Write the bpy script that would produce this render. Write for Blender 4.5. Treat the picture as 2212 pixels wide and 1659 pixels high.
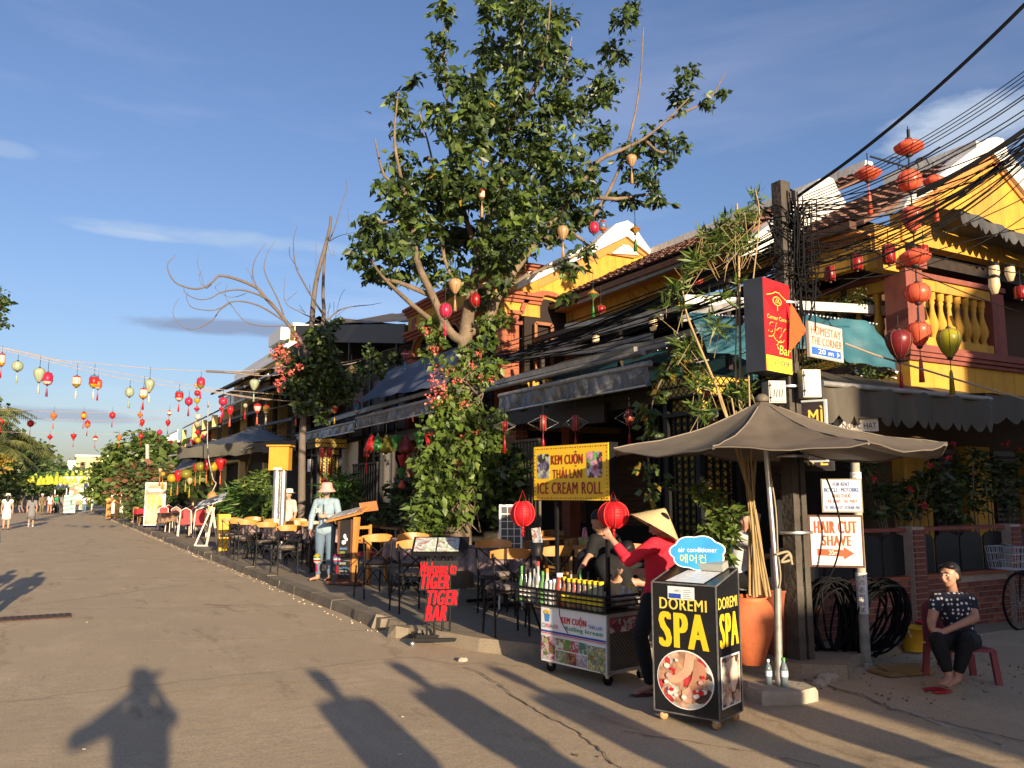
import bpy, math, random, mathutils
import numpy as np
from mathutils import Vector, Matrix
R=random.Random(7); NR=np.random.RandomState(5)
PI=math.pi; rad=math.radians
sc=bpy.context.scene; COL=sc.collection
for o in list(bpy.data.objects): bpy.data.objects.remove(o)
# ---------------------------------------------------------------- camera, sky, sun, exposure
FPX=1789.; PIT=math.atan(238/FPX); YAW=rad(28.9); EYE=1.6
cam=bpy.data.cameras.new('camera'); co=bpy.data.objects.new('camera',cam); COL.objects.link(co); sc.camera=co
cam.sensor_fit='HORIZONTAL'; cam.sensor_width=36; cam.lens=36*FPX/2212; cam.clip_end=3000; cam.clip_start=.05
co.location=(0,0,EYE); co.rotation_euler=(PI/2+PIT,0,-YAW)
SUN_AZ=rad(5.0); SUN_EL=rad(11.3)
w=bpy.data.worlds.new('World'); sc.world=w; w.use_nodes=True
nt=w.node_tree; nt.nodes.clear()
sky=nt.nodes.new('ShaderNodeTexSky'); sky.sky_type='NISHITA'; sky.sun_disc=False
sky.sun_elevation=SUN_EL; sky.sun_rotation=PI+SUN_AZ; sky.altitude=0; sky.air_density=1.15; sky.dust_density=1.3; sky.ozone_density=3.4
bg=nt.nodes.new('ShaderNodeBackground'); bg.inputs[1].default_value=.09
out=nt.nodes.new('ShaderNodeOutputWorld')
tc=nt.nodes.new('ShaderNodeTexCoord')
sep=nt.nodes.new('ShaderNodeSeparateXYZ'); nt.links.new(tc.outputs['Generated'],sep.inputs[0])
mp=nt.nodes.new('ShaderNodeMapping'); mp.inputs['Scale'].default_value=(1.6,1.6,8.5); nt.links.new(tc.outputs['Generated'],mp.inputs[0])
nz=nt.nodes.new('ShaderNodeTexNoise'); nz.inputs['Scale'].default_value=1.7; nz.inputs['Detail'].default_value=7; nz.inputs['Roughness'].default_value=.55
nz.inputs['Distortion'].default_value=.35
nt.links.new(mp.outputs[0],nz.inputs['Vector'])
rp=nt.nodes.new('ShaderNodeMapRange'); rp.inputs[1].default_value=.5; rp.inputs[2].default_value=.8; rp.inputs[3].default_value=.02; rp.inputs[4].default_value=.25
nt.links.new(nz.outputs[0],rp.inputs[0])
mx=nt.nodes.new('ShaderNodeMix'); mx.data_type='RGBA'
nt.links.new(rp.outputs[0],mx.inputs['Factor']); nt.links.new(sky.outputs[0],mx.inputs[6])
hs=nt.nodes.new('ShaderNodeHueSaturation'); hs.inputs['Saturation'].default_value=.35; hs.inputs['Value'].default_value=1.5
nt.links.new(sky.outputs[0],hs.inputs['Color']); nt.links.new(hs.outputs[0],mx.inputs[7])
ti=nt.nodes.new('ShaderNodeVectorMath'); ti.operation='MULTIPLY'; ti.inputs[1].default_value=(.895,.815,.935); nt.links.new(mx.outputs[2],ti.inputs[0])
CLOUDS_AT=ti.outputs[0]; nt.links.new(bg.outputs[0],out.inputs[0])
sl=bpy.data.lights.new('sun','SUN'); so=bpy.data.objects.new('sun',sl); COL.objects.link(so)
sl.energy=4.9; sl.angle=rad(.6); sl.color=(1,.80,.56)
sdir=Vector((math.sin(SUN_AZ)*math.cos(SUN_EL),math.cos(SUN_AZ)*math.cos(SUN_EL),-math.sin(SUN_EL)))
so.rotation_euler=sdir.to_track_quat('-Z','Y').to_euler(); so.location=(-3,-30,12)
sc.view_settings.view_transform='Standard'; sc.view_settings.look='None'; sc.view_settings.exposure=1.1; sc.view_settings.gamma=1
sc.view_settings.use_curve_mapping=False
sc.render.engine='CYCLES'; sc.cycles.max_bounces=6; sc.cycles.transparent_max_bounces=8
# ---------------------------------------------------------------- measuring: where a sight line meets a plane of the place
_cp,_sp,_cy,_sy=math.cos(PIT),math.sin(PIT),math.cos(YAW),math.sin(YAW)
def ray(x,y):
    dx=x-1106;dy=829.5-y; a=FPX*_cp-dy*_sp; b=FPX*_sp+dy*_cp
    return Vector((dx*_cy+a*_sy,-dx*_sy+a*_cy,b))
def G(x,y,z=0.):
    r=ray(x,y); return Vector((0,0,EYE))+r*((z-EYE)/r.z)
def PX(x,y,X): r=ray(x,y); return Vector((0,0,EYE))+r*(X/r.x)
def PY(x,y,Y): r=ray(x,y); return Vector((0,0,EYE))+r*(Y/r.y)
def PF(x,y,d):
    r=ray(x,y); return Vector((0,0,EYE))+r*(d/(r.x*_sy+r.y*_cy))
# thin clouds of the evening sky, each a soft noisy patch round its own direction
def vm(op,a,b_=None,s=None):
    n=nt.nodes.new('ShaderNodeVectorMath'); n.operation=op
    for i,q in enumerate((a,b_)):
        if q is None: continue
        if isinstance(q,(tuple,Vector)): n.inputs[i].default_value=tuple(q)
        else: nt.links.new(q,n.inputs[i])
    return n.outputs['Value'] if op=='DOT_PRODUCT' else n.outputs[0]
def mt(op,a,b_=0.,c_=0.):
    n=nt.nodes.new('ShaderNodeMath'); n.operation=op
    for i,q in enumerate((a,b_,c_)):
        if isinstance(q,(int,float)): n.inputs[i].default_value=q
        else: nt.links.new(q,n.inputs[i])
    return n.outputs[0]
cn_=nt.nodes.new('ShaderNodeTexNoise'); cn_.inputs['Scale'].default_value=9; cn_.inputs['Detail'].default_value=8; cn_.inputs['Roughness'].default_value=.62
cm_=nt.nodes.new('ShaderNodeMapping'); cm_.inputs['Scale'].default_value=(1,1,3.2); nt.links.new(tc.outputs['Generated'],cm_.inputs[0]); nt.links.new(cm_.outputs[0],cn_.inputs['Vector'])
for x,y,w_,h_,colr,am in ((470,512,330,20,(2.2,3.0,4.3),.75),(270,505,120,10,(2.6,3.3,4.5),.6),(500,706,210,20,(1.45,1.8,2.7),.85),(60,893,260,16,(2.0,2.3,3.0),.7),(2110,275,190,60,(3.0,3.5,4.3),.85),(0,320,60,18,(2.6,3.2,4.2),.35),(1280,600,260,40,(2.6,3.1,3.9),.5)):
    c_=ray(x,y).normalized(); t_=Vector((c_.y,-c_.x,0)).normalized(); u_=t_.cross(c_)
    a_=mt('MULTIPLY',vm('DOT_PRODUCT',tc.outputs['Generated'],t_),1830/w_); b_=mt('MULTIPLY',vm('DOT_PRODUCT',tc.outputs['Generated'],u_),1830/h_)
    r2=mt('ADD',mt('POWER',mt('ABSOLUTE',a_),2.),mt('POWER',mt('ABSOLUTE',b_),2.)); g_=mt('SUBTRACT',1.,r2)
    g_=mt('MULTIPLY_ADD',mt('SUBTRACT',cn_.outputs[0],.5),3.4,g_); g_=mt('MULTIPLY',mt('MINIMUM',mt('MAXIMUM',g_,0.),1.2),am/1.2)
    g_=mt('MULTIPLY',g_,mt('GREATER_THAN',vm('DOT_PRODUCT',tc.outputs['Generated'],c_),0.))
    g_=mt('MULTIPLY',g_,mt('MAXIMUM',mt('SUBTRACT',1.6,mt('MULTIPLY',r2,.45)),0.)); g_=mt('MINIMUM',g_,am)
    mm_=nt.nodes.new('ShaderNodeMix'); mm_.data_type='RGBA'; nt.links.new(g_,mm_.inputs['Factor']); nt.links.new(CLOUDS_AT,mm_.inputs[6]); mm_.inputs[7].default_value=(*colr,1); CLOUDS_AT=mm_.outputs[2]
nt.links.new(CLOUDS_AT,bg.inputs[0])
# ---------------------------------------------------------------- materials
MATS={}
def M(name,col=(.5,.5,.5),rough=.7,var=.18,scale=6.,bump=0.,metal=0.,trans=0.,spec=.4,emis=0.,island=0.,alpha=1.,glass=False,bscale=None,col2=None,coat=0.,streak=0.):
    if name in MATS: return MATS[name]
    m=bpy.data.materials.new(name); m.use_nodes=True; t=m.node_tree; N=t.nodes; L=t.links
    p=N['Principled BSDF']; o=N['Material Output']
    p.inputs['Roughness'].default_value=rough; p.inputs['Metallic'].default_value=metal
    p.inputs['Specular IOR Level'].default_value=spec
    if coat: p.inputs['Coat Weight'].default_value=coat
    c=N.new('ShaderNodeTexCoord'); n=N.new('ShaderNodeTexNoise'); n.inputs['Scale'].default_value=scale; n.inputs['Detail'].default_value=5
    L.new(c.outputs['Object'],n.inputs['Vector'])
    mr=N.new('ShaderNodeMapRange'); mr.inputs[1].default_value=.25; mr.inputs[2].default_value=.75; mr.inputs[3].default_value=1-var; mr.inputs[4].default_value=1+var
    L.new(n.outputs[0],mr.inputs[0]); fac=mr.outputs[0]
    if island:
        g=N.new('ShaderNodeNewGeometry'); m2=N.new('ShaderNodeMapRange'); m2.inputs[3].default_value=1-island; m2.inputs[4].default_value=1+island
        L.new(g.outputs['Random Per Island'],m2.inputs[0]); mu=N.new('ShaderNodeMath'); mu.operation='MULTIPLY'
        L.new(fac,mu.inputs[0]); L.new(m2.outputs[0],mu.inputs[1]); fac=mu.outputs[0]
    v=N.new('ShaderNodeVectorMath'); v.operation='SCALE'
    if col2:
        mm=N.new('ShaderNodeMix'); mm.data_type='RGBA'; mm.inputs[6].default_value=(*col,1); mm.inputs[7].default_value=(*col2,1)
        n3=N.new('ShaderNodeTexNoise'); n3.inputs['Scale'].default_value=scale*.37; n3.inputs['Detail'].default_value=6; n3.inputs['Roughness'].default_value=.65
        L.new(c.outputs['Object'],n3.inputs['Vector']); r3=N.new('ShaderNodeMapRange'); r3.inputs[1].default_value=.42; r3.inputs[2].default_value=.6
        L.new(n3.outputs[0],r3.inputs[0]); L.new(r3.outputs[0],mm.inputs['Factor']); L.new(mm.outputs[2],v.inputs[0])
        if island:
            g2=N.new('ShaderNodeNewGeometry'); L.new(g2.outputs['Random Per Island'],mm.inputs['Factor'])
    else: v.inputs[0].default_value=col
    if streak:
        q=N.new('ShaderNodeMapping'); q.inputs['Scale'].default_value=(5,5,.45); L.new(c.outputs['Object'],q.inputs[0]); n4=N.new('ShaderNodeTexNoise'); n4.inputs['Scale'].default_value=1.3; n4.inputs['Detail'].default_value=7; n4.inputs['Roughness'].default_value=.7; L.new(q.outputs[0],n4.inputs['Vector'])
        r4=N.new('ShaderNodeMapRange'); r4.inputs[1].default_value=.5; r4.inputs[2].default_value=.78; r4.inputs[3].default_value=1; r4.inputs[4].default_value=1-streak; L.new(n4.outputs[0],r4.inputs[0]); mu4=N.new('ShaderNodeMath'); mu4.operation='MULTIPLY'; L.new(fac,mu4.inputs[0]); L.new(r4.outputs[0],mu4.inputs[1]); fac=mu4.outputs[0]
    L.new(fac,v.inputs['Scale']); L.new(v.outputs[0],p.inputs['Base Color'])
    rr=N.new('ShaderNodeMapRange'); rr.inputs[3].default_value=max(0,rough-.1); rr.inputs[4].default_value=min(1,rough+.12); L.new(n.outputs[0],rr.inputs[0]); L.new(rr.outputs[0],p.inputs['Roughness'])
    if bump:
        n2=N.new('ShaderNodeTexNoise'); n2.inputs['Scale'].default_value=bscale or scale*5; n2.inputs['Detail'].default_value=6; L.new(c.outputs['Object'],n2.inputs['Vector'])
        b=N.new('ShaderNodeBump'); b.inputs['Strength'].default_value=bump; b.inputs['Distance'].default_value=.02; L.new(n2.outputs[0],b.inputs['Height']); L.new(b.outputs[0],p.inputs['Normal'])
    if emis:
        p.inputs['Emission Color'].default_value=(*col,1); p.inputs['Emission Strength'].default_value=emis
    if glass:
        p.inputs['Transmission Weight'].default_value=1-0.0; p.inputs['IOR'].default_value=1.33
    if trans:
        tr=N.new('ShaderNodeBsdfTranslucent'); L.new(v.outputs[0],tr.inputs[0]); ms=N.new('ShaderNodeMixShader'); ms.inputs[0].default_value=trans
        L.new(p.outputs[0],ms.inputs[1]); L.new(tr.outputs[0],ms.inputs[2]); L.new(ms.outputs[0],o.inputs[0])
    MATS[name]=m; return m
def pic(name,cols,scale=14,seed=0.):
    """printed picture: soft voronoi patches of the given colours"""
    m=bpy.data.materials.new(name); m.use_nodes=True; t=m.node_tree; N=t.nodes; L=t.links; p=N['Principled BSDF']; p.inputs['Roughness'].default_value=.35
    c=N.new('ShaderNodeTexCoord'); n=N.new('ShaderNodeTexNoise'); n.inputs['Scale'].default_value=scale*.8; L.new(c.outputs['Object'],n.inputs['Vector'])
    a=N.new('ShaderNodeMix'); a.data_type='RGBA'; a.inputs['Factor'].default_value=.12; L.new(c.outputs['Object'],a.inputs[6]); L.new(n.outputs['Color'],a.inputs[7])
    ad=N.new('ShaderNodeVectorMath'); ad.operation='ADD'; ad.inputs[1].default_value=(seed,seed*.7,seed*1.3); L.new(a.outputs[2],ad.inputs[0])
    v=N.new('ShaderNodeTexVoronoi'); v.inputs['Scale'].default_value=scale; L.new(ad.outputs[0],v.inputs['Vector'])
    sp=N.new('ShaderNodeSeparateColor'); L.new(v.outputs['Color'],sp.inputs[0])
    r=N.new('ShaderNodeValToRGB'); r.color_ramp.interpolation='CONSTANT'; e=r.color_ramp.elements
    while len(e)<len(cols): e.new(.5)
    for i,cc in enumerate(cols): e[i].position=i/len(cols); e[i].color=(*cc,1)
    L.new(sp.outputs[0],r.inputs[0])
    dm=N.new('ShaderNodeMapRange'); dm.inputs[1].default_value=0; dm.inputs[2].default_value=.7; dm.inputs[3].default_value=1.15; dm.inputs[4].default_value=.55
    L.new(v.outputs['Distance'],dm.inputs[0]); s=N.new('ShaderNodeVectorMath'); s.operation='SCALE'; L.new(r.outputs[0],s.inputs[0]); L.new(dm.outputs[0],s.inputs['Scale'])
    L.new(s.outputs[0],p.inputs['Base Color']); return m
black=M('black_metal',(.008,.008,.009),.5,.2,20,spec=.25)
ink=M('black_ink',(.012,.012,.014),.5,0,1)
white=M('white_paint',(.78,.77,.74),.5,.06,5)
whitewash=M('white_plaster',(.62,.60,.56),.8,.16,2.2,bump=.2,streak=.5)
yellow_wall=M('yellow_plaster',(.56,.30,.035),.85,.14,1.6,bump=.25,col2=(.44,.24,.045),streak=.6)
ochre_trim=M('ochre_trim',(.50,.20,.05),.8,.12,3)
terracotta=M('terracotta',(.30,.09,.042),.75,.2,4,streak=.35)
terra_rail=M('red_brown_plaster',(.22,.065,.045),.75,.2,4,streak=.4)
tile_m=M('roof_tile_clay',(.115,.055,.04),.85,.3,9,island=.35,col2=(.19,.10,.07),bump=.2)
brick_m=M('brick_red',(.22,.075,.045),.8,.2,7,bump=.3,island=0,col2=(.27,.10,.06))
mortar=M('mortar',(.38,.30,.24),.9,.15,12)
brown_wood=M('brown_wood',(.09,.042,.022),.55,.3,6)
dark_wood=M('dark_wood',(.03,.02,.015),.55,.3,8)
orange_wood=M('bentwood_orange',(.50,.22,.055),.36,.14,5,spec=.5,coat=.2)
canvas_dark=M('dark_grey_canvas',(.055,.054,.052),.42,.25,1.4,bump=.35,bscale=9,col2=(.085,.083,.078),trans=.03)
canvas_shiny=M('shiny_tarpaulin',(.10,.10,.105),.27,.35,3,bump=.6,bscale=14,col2=(.17,.165,.16))
canvas_brown=M('brown_grey_canvas',(.17,.142,.105),.62,.16,2.5,bump=.35,bscale=7,trans=.10,col2=(.125,.105,.078))
canvas_blue=M('blue_grey_canvas',(.09,.11,.16),.6,.12,1.5,bump=.2)
teal=M('teal_tarpaulin',(.022,.095,.125),.5,.25,1.6,bump=.4,bscale=6,col2=(.04,.135,.165),streak=.3)
steel=M('galvanised_steel',(.55,.56,.56),.35,.2,9,metal=.85)
dirty_steel=M('weathered_metal',(.30,.29,.27),.5,.3,7,metal=.4)
concrete_post=M('old_concrete',(.09,.078,.062),.9,.3,5,bump=.6,col2=(.05,.042,.035),streak=.4)
stone_m=M('pale_stone',(.42,.37,.29),.9,.2,7,bump=.5,col2=(.33,.29,.22))
rubber=M('cable_rubber',(.007,.007,.008),.75,.1,10,spec=.15)
red_print=M('red_print',(.62,.015,.02),.5,.05,3)
maroon_print=M('maroon_print',(.33,.008,.012),.5,.05,3)
yellow_print=M('yellow_print',(.80,.52,.02),.45,.04,3)
gold_print=M('gold_print',(.78,.60,.10),.45,.04,3)
blue_print=M('blue_print',(.02,.07,.35),.5,.05,3)
orange_print=M('orange_red_print',(.62,.09,.03),.6,.12,10)
green_print=M('green_print',(.01,.30,.09),.5,.05,3)
skin=M('skin',(.42,.22,.14),.5,.06,9)
skin_lip=M('lips',(.30,.07,.06),.45,.05,9)
hair_m=M('black_hair',(.012,.01,.009),.42,.2,30,bump=.3,bscale=60)
glow_bulb=M('lit_bulb',(1,.72,.35),.4,0,1,emis=6)
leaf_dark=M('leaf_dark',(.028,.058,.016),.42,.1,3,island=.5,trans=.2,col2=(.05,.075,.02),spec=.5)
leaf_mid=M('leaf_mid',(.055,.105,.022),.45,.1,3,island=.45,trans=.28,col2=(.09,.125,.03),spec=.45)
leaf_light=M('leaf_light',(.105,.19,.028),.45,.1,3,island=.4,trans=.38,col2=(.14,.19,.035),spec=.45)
leaf_far=M('leaf_far',(.05,.09,.028),.6,.1,3,island=.5,trans=.25,col2=(.085,.115,.035),spec=.3)
leaf_yellow=M('leaf_yellow',(.30,.20,.03),.5,.1,3,island=.35,trans=.3)
palm_m=M('palm_leaf',(.10,.13,.035),.5,.1,3,island=.4,trans=.3,col2=(.16,.16,.05))
fern_m=M('fern_leaf',(.07,.16,.03),.5,.1,3,island=.4,trans=.3)
flower_m=M('coral_flower',(.62,.10,.08),.6,.1,3,island=.35,trans=.3,col2=(.75,.22,.16))
bark=M('pale_bark',(.18,.135,.09),.9,.3,6,bump=.6,col2=(.12,.09,.06))
bark_red=M('reddish_bark',(.26,.12,.07),.9,.25,6,bump=.4)
twig=M('dry_twig',(.13,.105,.085),.9,.2,6)
bamboo_m=M('bamboo_cane',(.32,.22,.09),.5,.25,7,spec=.5)
def silk(n,c,tr=.38): return M('silk_'+n,c,.34,.06,30,trans=tr,spec=.5)
S=dict(red=silk('red',(.50,.02,.025)),coral=silk('coral',(.80,.17,.085)),maroon=silk('maroon',(.20,.018,.022),.2),lime=silk('lime',(.48,.44,.03)),
 gold=silk('gold',(.55,.38,.02)),cream=silk('cream',(.62,.47,.24)),mint=silk('mint',(.42,.50,.34)),magenta=silk('magenta',(.55,.02,.09)),green=silk('green',(.04,.22,.05)),
 blue=silk('blue',(.06,.24,.42)),white=silk('white',(.72,.68,.58)),purple=silk('purple',(.28,.08,.16)),orange=silk('orange',(.72,.20,.05)),dred=silk('dark_red',(.30,.008,.01),.25),olive=silk('olive',(.26,.24,.02)),tan=silk('tan',(.55,.36,.18)))
# ---------------------------------------------------------------- building helpers
class MB:
    def __init__(s): s.v=[]; s.f=[]; s.m=[]; s.sm=[]
    def add(s,vs,fs,mi=0,sm=False):
        b=len(s.v); s.v+= [tuple(x) for x in vs]; s.f+=[tuple(i+b for i in f) for f in fs]; s.m+=[mi]*len(fs); s.sm+=[sm]*len(fs); return s
    def box(s,c,d,rz=0,mi=0,rx=0,ry=0):
        x,y,z=[a/2 for a in d]; q=[(-x,-y,-z),(x,-y,-z),(x,y,-z),(-x,y,-z),(-x,-y,z),(x,-y,z),(x,y,z),(-x,y,z)]
        mt=Matrix.Translation(c)@mathutils.Euler((rx,ry,rz)).to_matrix().to_4x4()
        return s.add([mt@Vector(p) for p in q],[(0,3,2,1),(4,5,6,7),(0,1,5,4),(1,2,6,5),(2,3,7,6),(3,0,4,7)],mi)
    def bb(s,a,b,mi=0): return s.box([(p+q)/2 for p,q in zip(a,b)],[abs(q-p) for p,q in zip(a,b)],mi=mi)
    def beam(s,a,b,w,h,mi=0,up=(0,0,1)):
        a=Vector(a);b=Vector(b);d=(b-a);
        if d.length<1e-6: return s
        d.normalize(); u=Vector(up)
        if abs(d.dot(u))>.98: u=Vector((0,1,0))
        x=d.cross(u).normalized()*w/2; y=d.cross(x).normalized()*h/2
        q=[a-x-y,a+x-y,a+x+y,a-x+y,b-x-y,b+x-y,b+x+y,b-x+y]
        return s.add(q,[(0,1,2,3),(7,6,5,4),(0,4,5,1),(1,5,6,2),(2,6,7,3),(3,7,4,0)],mi)
    def tube(s,pts,r,n=6,mi=0,cap=True):
        pts=[Vector(p) for p in pts]; k=len(pts); rs=r if isinstance(r,(list,tuple)) else [r]*k
        vs=[];pn=None
        for i,p in enumerate(pts):
            d=(pts[min(i+1,k-1)]-pts[max(i-1,0)])
            d=d.normalized() if d.length>1e-9 else Vector((0,0,1))
            if pn is None:
                a=Vector((0,0,1)) if abs(d.z)<.9 else Vector((1,0,0)); pn=d.cross(a).normalized()
            else:
                pn=(pn-d*pn.dot(d)); pn=pn.normalized() if pn.length>1e-6 else d.orthogonal().normalized()
            b=d.cross(pn)
            for j in range(n):
                t=2*PI*j/n; vs.append(p+(pn*math.cos(t)+b*math.sin(t))*rs[i])
        fs=[(i*n+j,i*n+(j+1)%n,(i+1)*n+(j+1)%n,(i+1)*n+j) for i in range(k-1) for j in range(n)]
        s.add(vs,fs,mi,True)
        if cap:
            s.add(vs[:n][::-1],[tuple(range(n))],mi); s.add(vs[-n:],[tuple(range(n))],mi)
        return s
    def lathe(s,prof,c=(0,0,0),n=16,mi=0,sx=1,sy=1,mat=None,rowm=None,gore=0.,sm=True,rot=None):
        k=len(prof); vs=[]
        for r,z in prof:
            for j in range(n):
                t=2*PI*j/n; rr=r*(1-(gore if j%2 else 0)); v=Vector((rr*math.cos(t)*sx,rr*math.sin(t)*sy,z))
                if rot: v=rot@v
                vs.append(v+Vector(c))
        b=len(s.v); s.v+=[tuple(v) for v in vs]
        for i in range(k-1):
            for j in range(n):
                s.f.append((b+i*n+j,b+i*n+(j+1)%n,b+(i+1)*n+(j+1)%n,b+(i+1)*n+j)); s.m.append(rowm[i] if rowm else mi); s.sm.append(sm)
        return s
    def ball(s,c,r,n=10,k=6,mi=0,rot=None):
        r=r if isinstance(r,(tuple,list)) else (r,r,r)
        pr=[(max(1e-4,math.sin(PI*i/k)),-math.cos(PI*i/k)) for i in range(k+1)]
        vs=[];c=Vector(c)
        for a,z in pr:
            for j in range(n):
                t=2*PI*j/n; v=Vector((a*math.cos(t)*r[0],a*math.sin(t)*r[1],z*r[2]))
                if rot: v=rot@v
                vs.append(c+v)
        return s.add(vs,[(i*n+j,i*n+(j+1)%n,(i+1)*n+(j+1)%n,(i+1)*n+j) for i in range(k) for j in range(n)],mi,True)
    def prism(s,pl,off,mi=0):
        """closed polygon (3d points) pushed along off"""
        n=len(pl); pl=[Vector(p) for p in pl]; o=Vector(off); vs=pl+[p+o for p in pl]
        return s.add(vs,[tuple(range(n)),tuple(range(2*n-1,n-1,-1))]+[(i,i+n,(i+1)%n+n,(i+1)%n) for i in range(n)],mi)
    def build(s,name,mats,parent=None,world=False,kind=None,flip=False):
        me=bpy.data.meshes.new(name); V=s.v
        if world and parent is not None:
            iv=(Matrix.Translation(parent.location)@parent.rotation_euler.to_matrix().to_4x4()).inverted(); V=[tuple(iv@Vector(v)) for v in V]
        me.from_pydata(V,[],s.f)
        for m in (mats if isinstance(mats,(list,tuple)) else [mats]): me.materials.append(m)
        me.polygons.foreach_set('material_index',s.m); me.polygons.foreach_set('use_smooth',s.sm); me.update()
        return link(name,me,parent,kind)
def link(name,me,parent=None,kind=None):
    o=bpy.data.objects.new(name,me); COL.objects.link(o)
    if parent is not None: o.parent=parent
    if kind: o['kind']=kind
    return o
def thing(name,label,cat,loc=(0,0,0),rz=0,group=None):
    o=bpy.data.objects.new(name,None); COL.objects.link(o); o.location=loc; o.rotation_euler=(0,0,rz); o.empty_display_size=.1
    return tag(o,label,cat,group)
def tag(o,label,cat,group=None,kind=None):
    o['label']=label; o['category']=cat
    if group: o['group']=group
    if kind: o['kind']=kind
    return o
def copy_tree(o,label=None,group=None,loc=None,rz=None):
    def cp(a,par):
        c=a.copy(); COL.objects.link(c)
        if par is not None: c.parent=par
        for ch in KIDS.get(a.name,[]) : cp(ch,c)
        return c
    KIDS={}
    def walk(a):
        KIDS[a.name]=list(a.children)
        for ch in a.children: walk(ch)
    walk(o); c=cp(o,None)
    if label: c['label']=label
    if group: c['group']=group
    if loc is not None: c.location=loc
    if rz is not None: c.rotation_euler=(0,0,rz)
    return c
_tc={}
def txtmesh(s,bold=0.,shear=0.,space=1.):
    k=(s,bold,shear,space)
    if k in _tc: return _tc[k]
    cu=bpy.data.curves.new('t','FONT'); cu.body=s; cu.size=1; cu.offset=bold; cu.shear=shear; cu.resolution_u=3; cu.space_character=space; cu.align_x='CENTER'
    ob=bpy.data.objects.new('t',cu); COL.objects.link(ob); bpy.context.view_layer.update()
    me=bpy.data.meshes.new_from_object(ob.evaluated_get(bpy.context.evaluated_depsgraph_get()))
    v=[tuple(x.co[:2]) for x in me.vertices]; f=[tuple(p.vertices) for p in me.polygons]
    bpy.data.objects.remove(ob); bpy.data.curves.remove(cu); bpy.data.meshes.remove(me)
    xs=[a[0] for a in v] or [0,1]; ys=[a[1] for a in v] or [0,1]; x0,x1,y0,y1=min(xs),max(xs),min(ys),max(ys)
    v=[((a-x0)/(x1-x0+1e-9),(b-y0)/(y1-y0+1e-9)) for a,b in v]
    _tc[k]=(v,f); return v,f
def letter(s,x0,z0,x1,z1,mat,parent,y=-.003,bold=.0,shear=0.,space=1.,name='lettering',rot90=False,thick=0.,skew=0.,fn=None):
    """flat lettering in the parent's local x-z plane, filling the given rectangle, facing local -y"""
    v,f=txtmesh(s,0,shear,max(space,1.0)+bold*1.6); sh=bold*.42*(z1-z0) if not rot90 else 0; x0+=sh; x1-=sh
    if rot90: P=[(x0+(1-b)*(x1-x0),y,z0+a*(z1-z0)) for a,b in v]
    else: P=[(x0+a*(x1-x0),y,z0+b*(z1-z0)+skew*a) for a,b in v]
    b=MB(); P0=P
    for k_ in ((0,) if not sh else (0,-1,-.5,.5,1)):
        P=[(p[0]+k_*sh,p[1]-.0003*k_,p[2]) for p in P0]
        if fn: P=[fn(p) for p in P]
        b.add(P,f)
    if thick: b.add([(p[0],p[1]+thick,p[2]) for p in P],f)
    return b.build(name,mat,parent)
def plate(x0,z0,x1,z1,mat,parent,y=-.001,th=.001,name='panel'):
    return MB().bb((x0,y,z0),(x1,y+th,z1)).build(name,mat,parent)
def shape(pts,mat,parent,y=-.002,th=.001,name='emblem'):
    return MB().prism([(a,y,b) for a,b in pts],(0,th,0)).build(name,mat,parent)
def stroke(pts,r,mat,parent,y=-.003,name='line'):
    b=MB()
    for a,c in zip(pts[:-1],pts[1:]): b.beam((a[0],y,a[1]),(c[0],y,c[1]),.002,r,up=(0,1,0)) if False else b.beam((a[0],y,a[1]),(c[0],y,c[1]),r,.0015,up=(0,1,0))
    return b.build(name,mat,parent)
def frame_of(a,b):
    """rotation that lays local +x along a->b"""
    return math.atan2(b[1]-a[1],b[0]-a[0])
def leafmesh(name,C,D,size,mat,parent=None,world=True,wid=.42,fold=.18,kind=None,jit=.48,label=None):
    """many leaves in one mesh: C leaf bases, D directions"""
    C=np.asarray(C,float); D=np.asarray(D,float); n=len(C)
    if n==0: return None
    D/= (np.linalg.norm(D,axis=1,keepdims=True)+1e-9)
    U=NR.normal(size=(n,3)); Sd=np.cross(D,U); Sd/=(np.linalg.norm(Sd,axis=1,keepdims=True)+1e-9); Nn=np.cross(Sd,D)
    L=size*(1+jit*NR.uniform(-1,1,(n,1))); W=L*wid*.5; F_=L*fold
    V=np.stack([C,C+D*L*.42+Sd*W+Nn*F_*.5,C+D*L,C+D*L*.42-Sd*W+Nn*F_*.5,C+D*L*.45],1).reshape(-1,3)
    if world and parent is not None:
        iv=np.array((Matrix.Translation(parent.location)@parent.rotation_euler.to_matrix().to_4x4()).inverted()); V=V@iv[:3,:3].T+iv[:3,3]
    b=np.arange(n)[:,None]*5; T=np.stack([b+[[0,1,4]],b+[[1,2,4]],b+[[2,3,4]],b+[[3,0,4]]],1).reshape(-1,3)
    me=bpy.data.meshes.new(name); me.vertices.add(len(V)); me.vertices.foreach_set('co',V.ravel())
    me.loops.add(T.size); me.loops.foreach_set('vertex_index',T.ravel().astype(np.int32))
    me.polygons.add(len(T)); me.polygons.foreach_set('loop_start',np.arange(0,T.size,3,dtype=np.int32)); me.polygons.foreach_set('loop_total',np.full(len(T),3,dtype=np.int32))
    me.materials.append(mat); me.update(calc_edges=True)
    return link(name,me,parent,kind)
def cloud(c,r,n,squash=1.,shell=.0):
    """n points in a ball of radius r"""
    d=NR.normal(size=(n,3)); d/=np.linalg.norm(d,axis=1,keepdims=True); q=NR.uniform(shell,1,(n,1))**.45
    p=d*q*r; p[:,2]*=squash; return p+np.array(c)
def droop(n,dz=-.6,sp=1.):
    d=NR.normal(size=(n,3))*sp; d[:,2]=d[:,2]*.45+dz; return d
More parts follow.
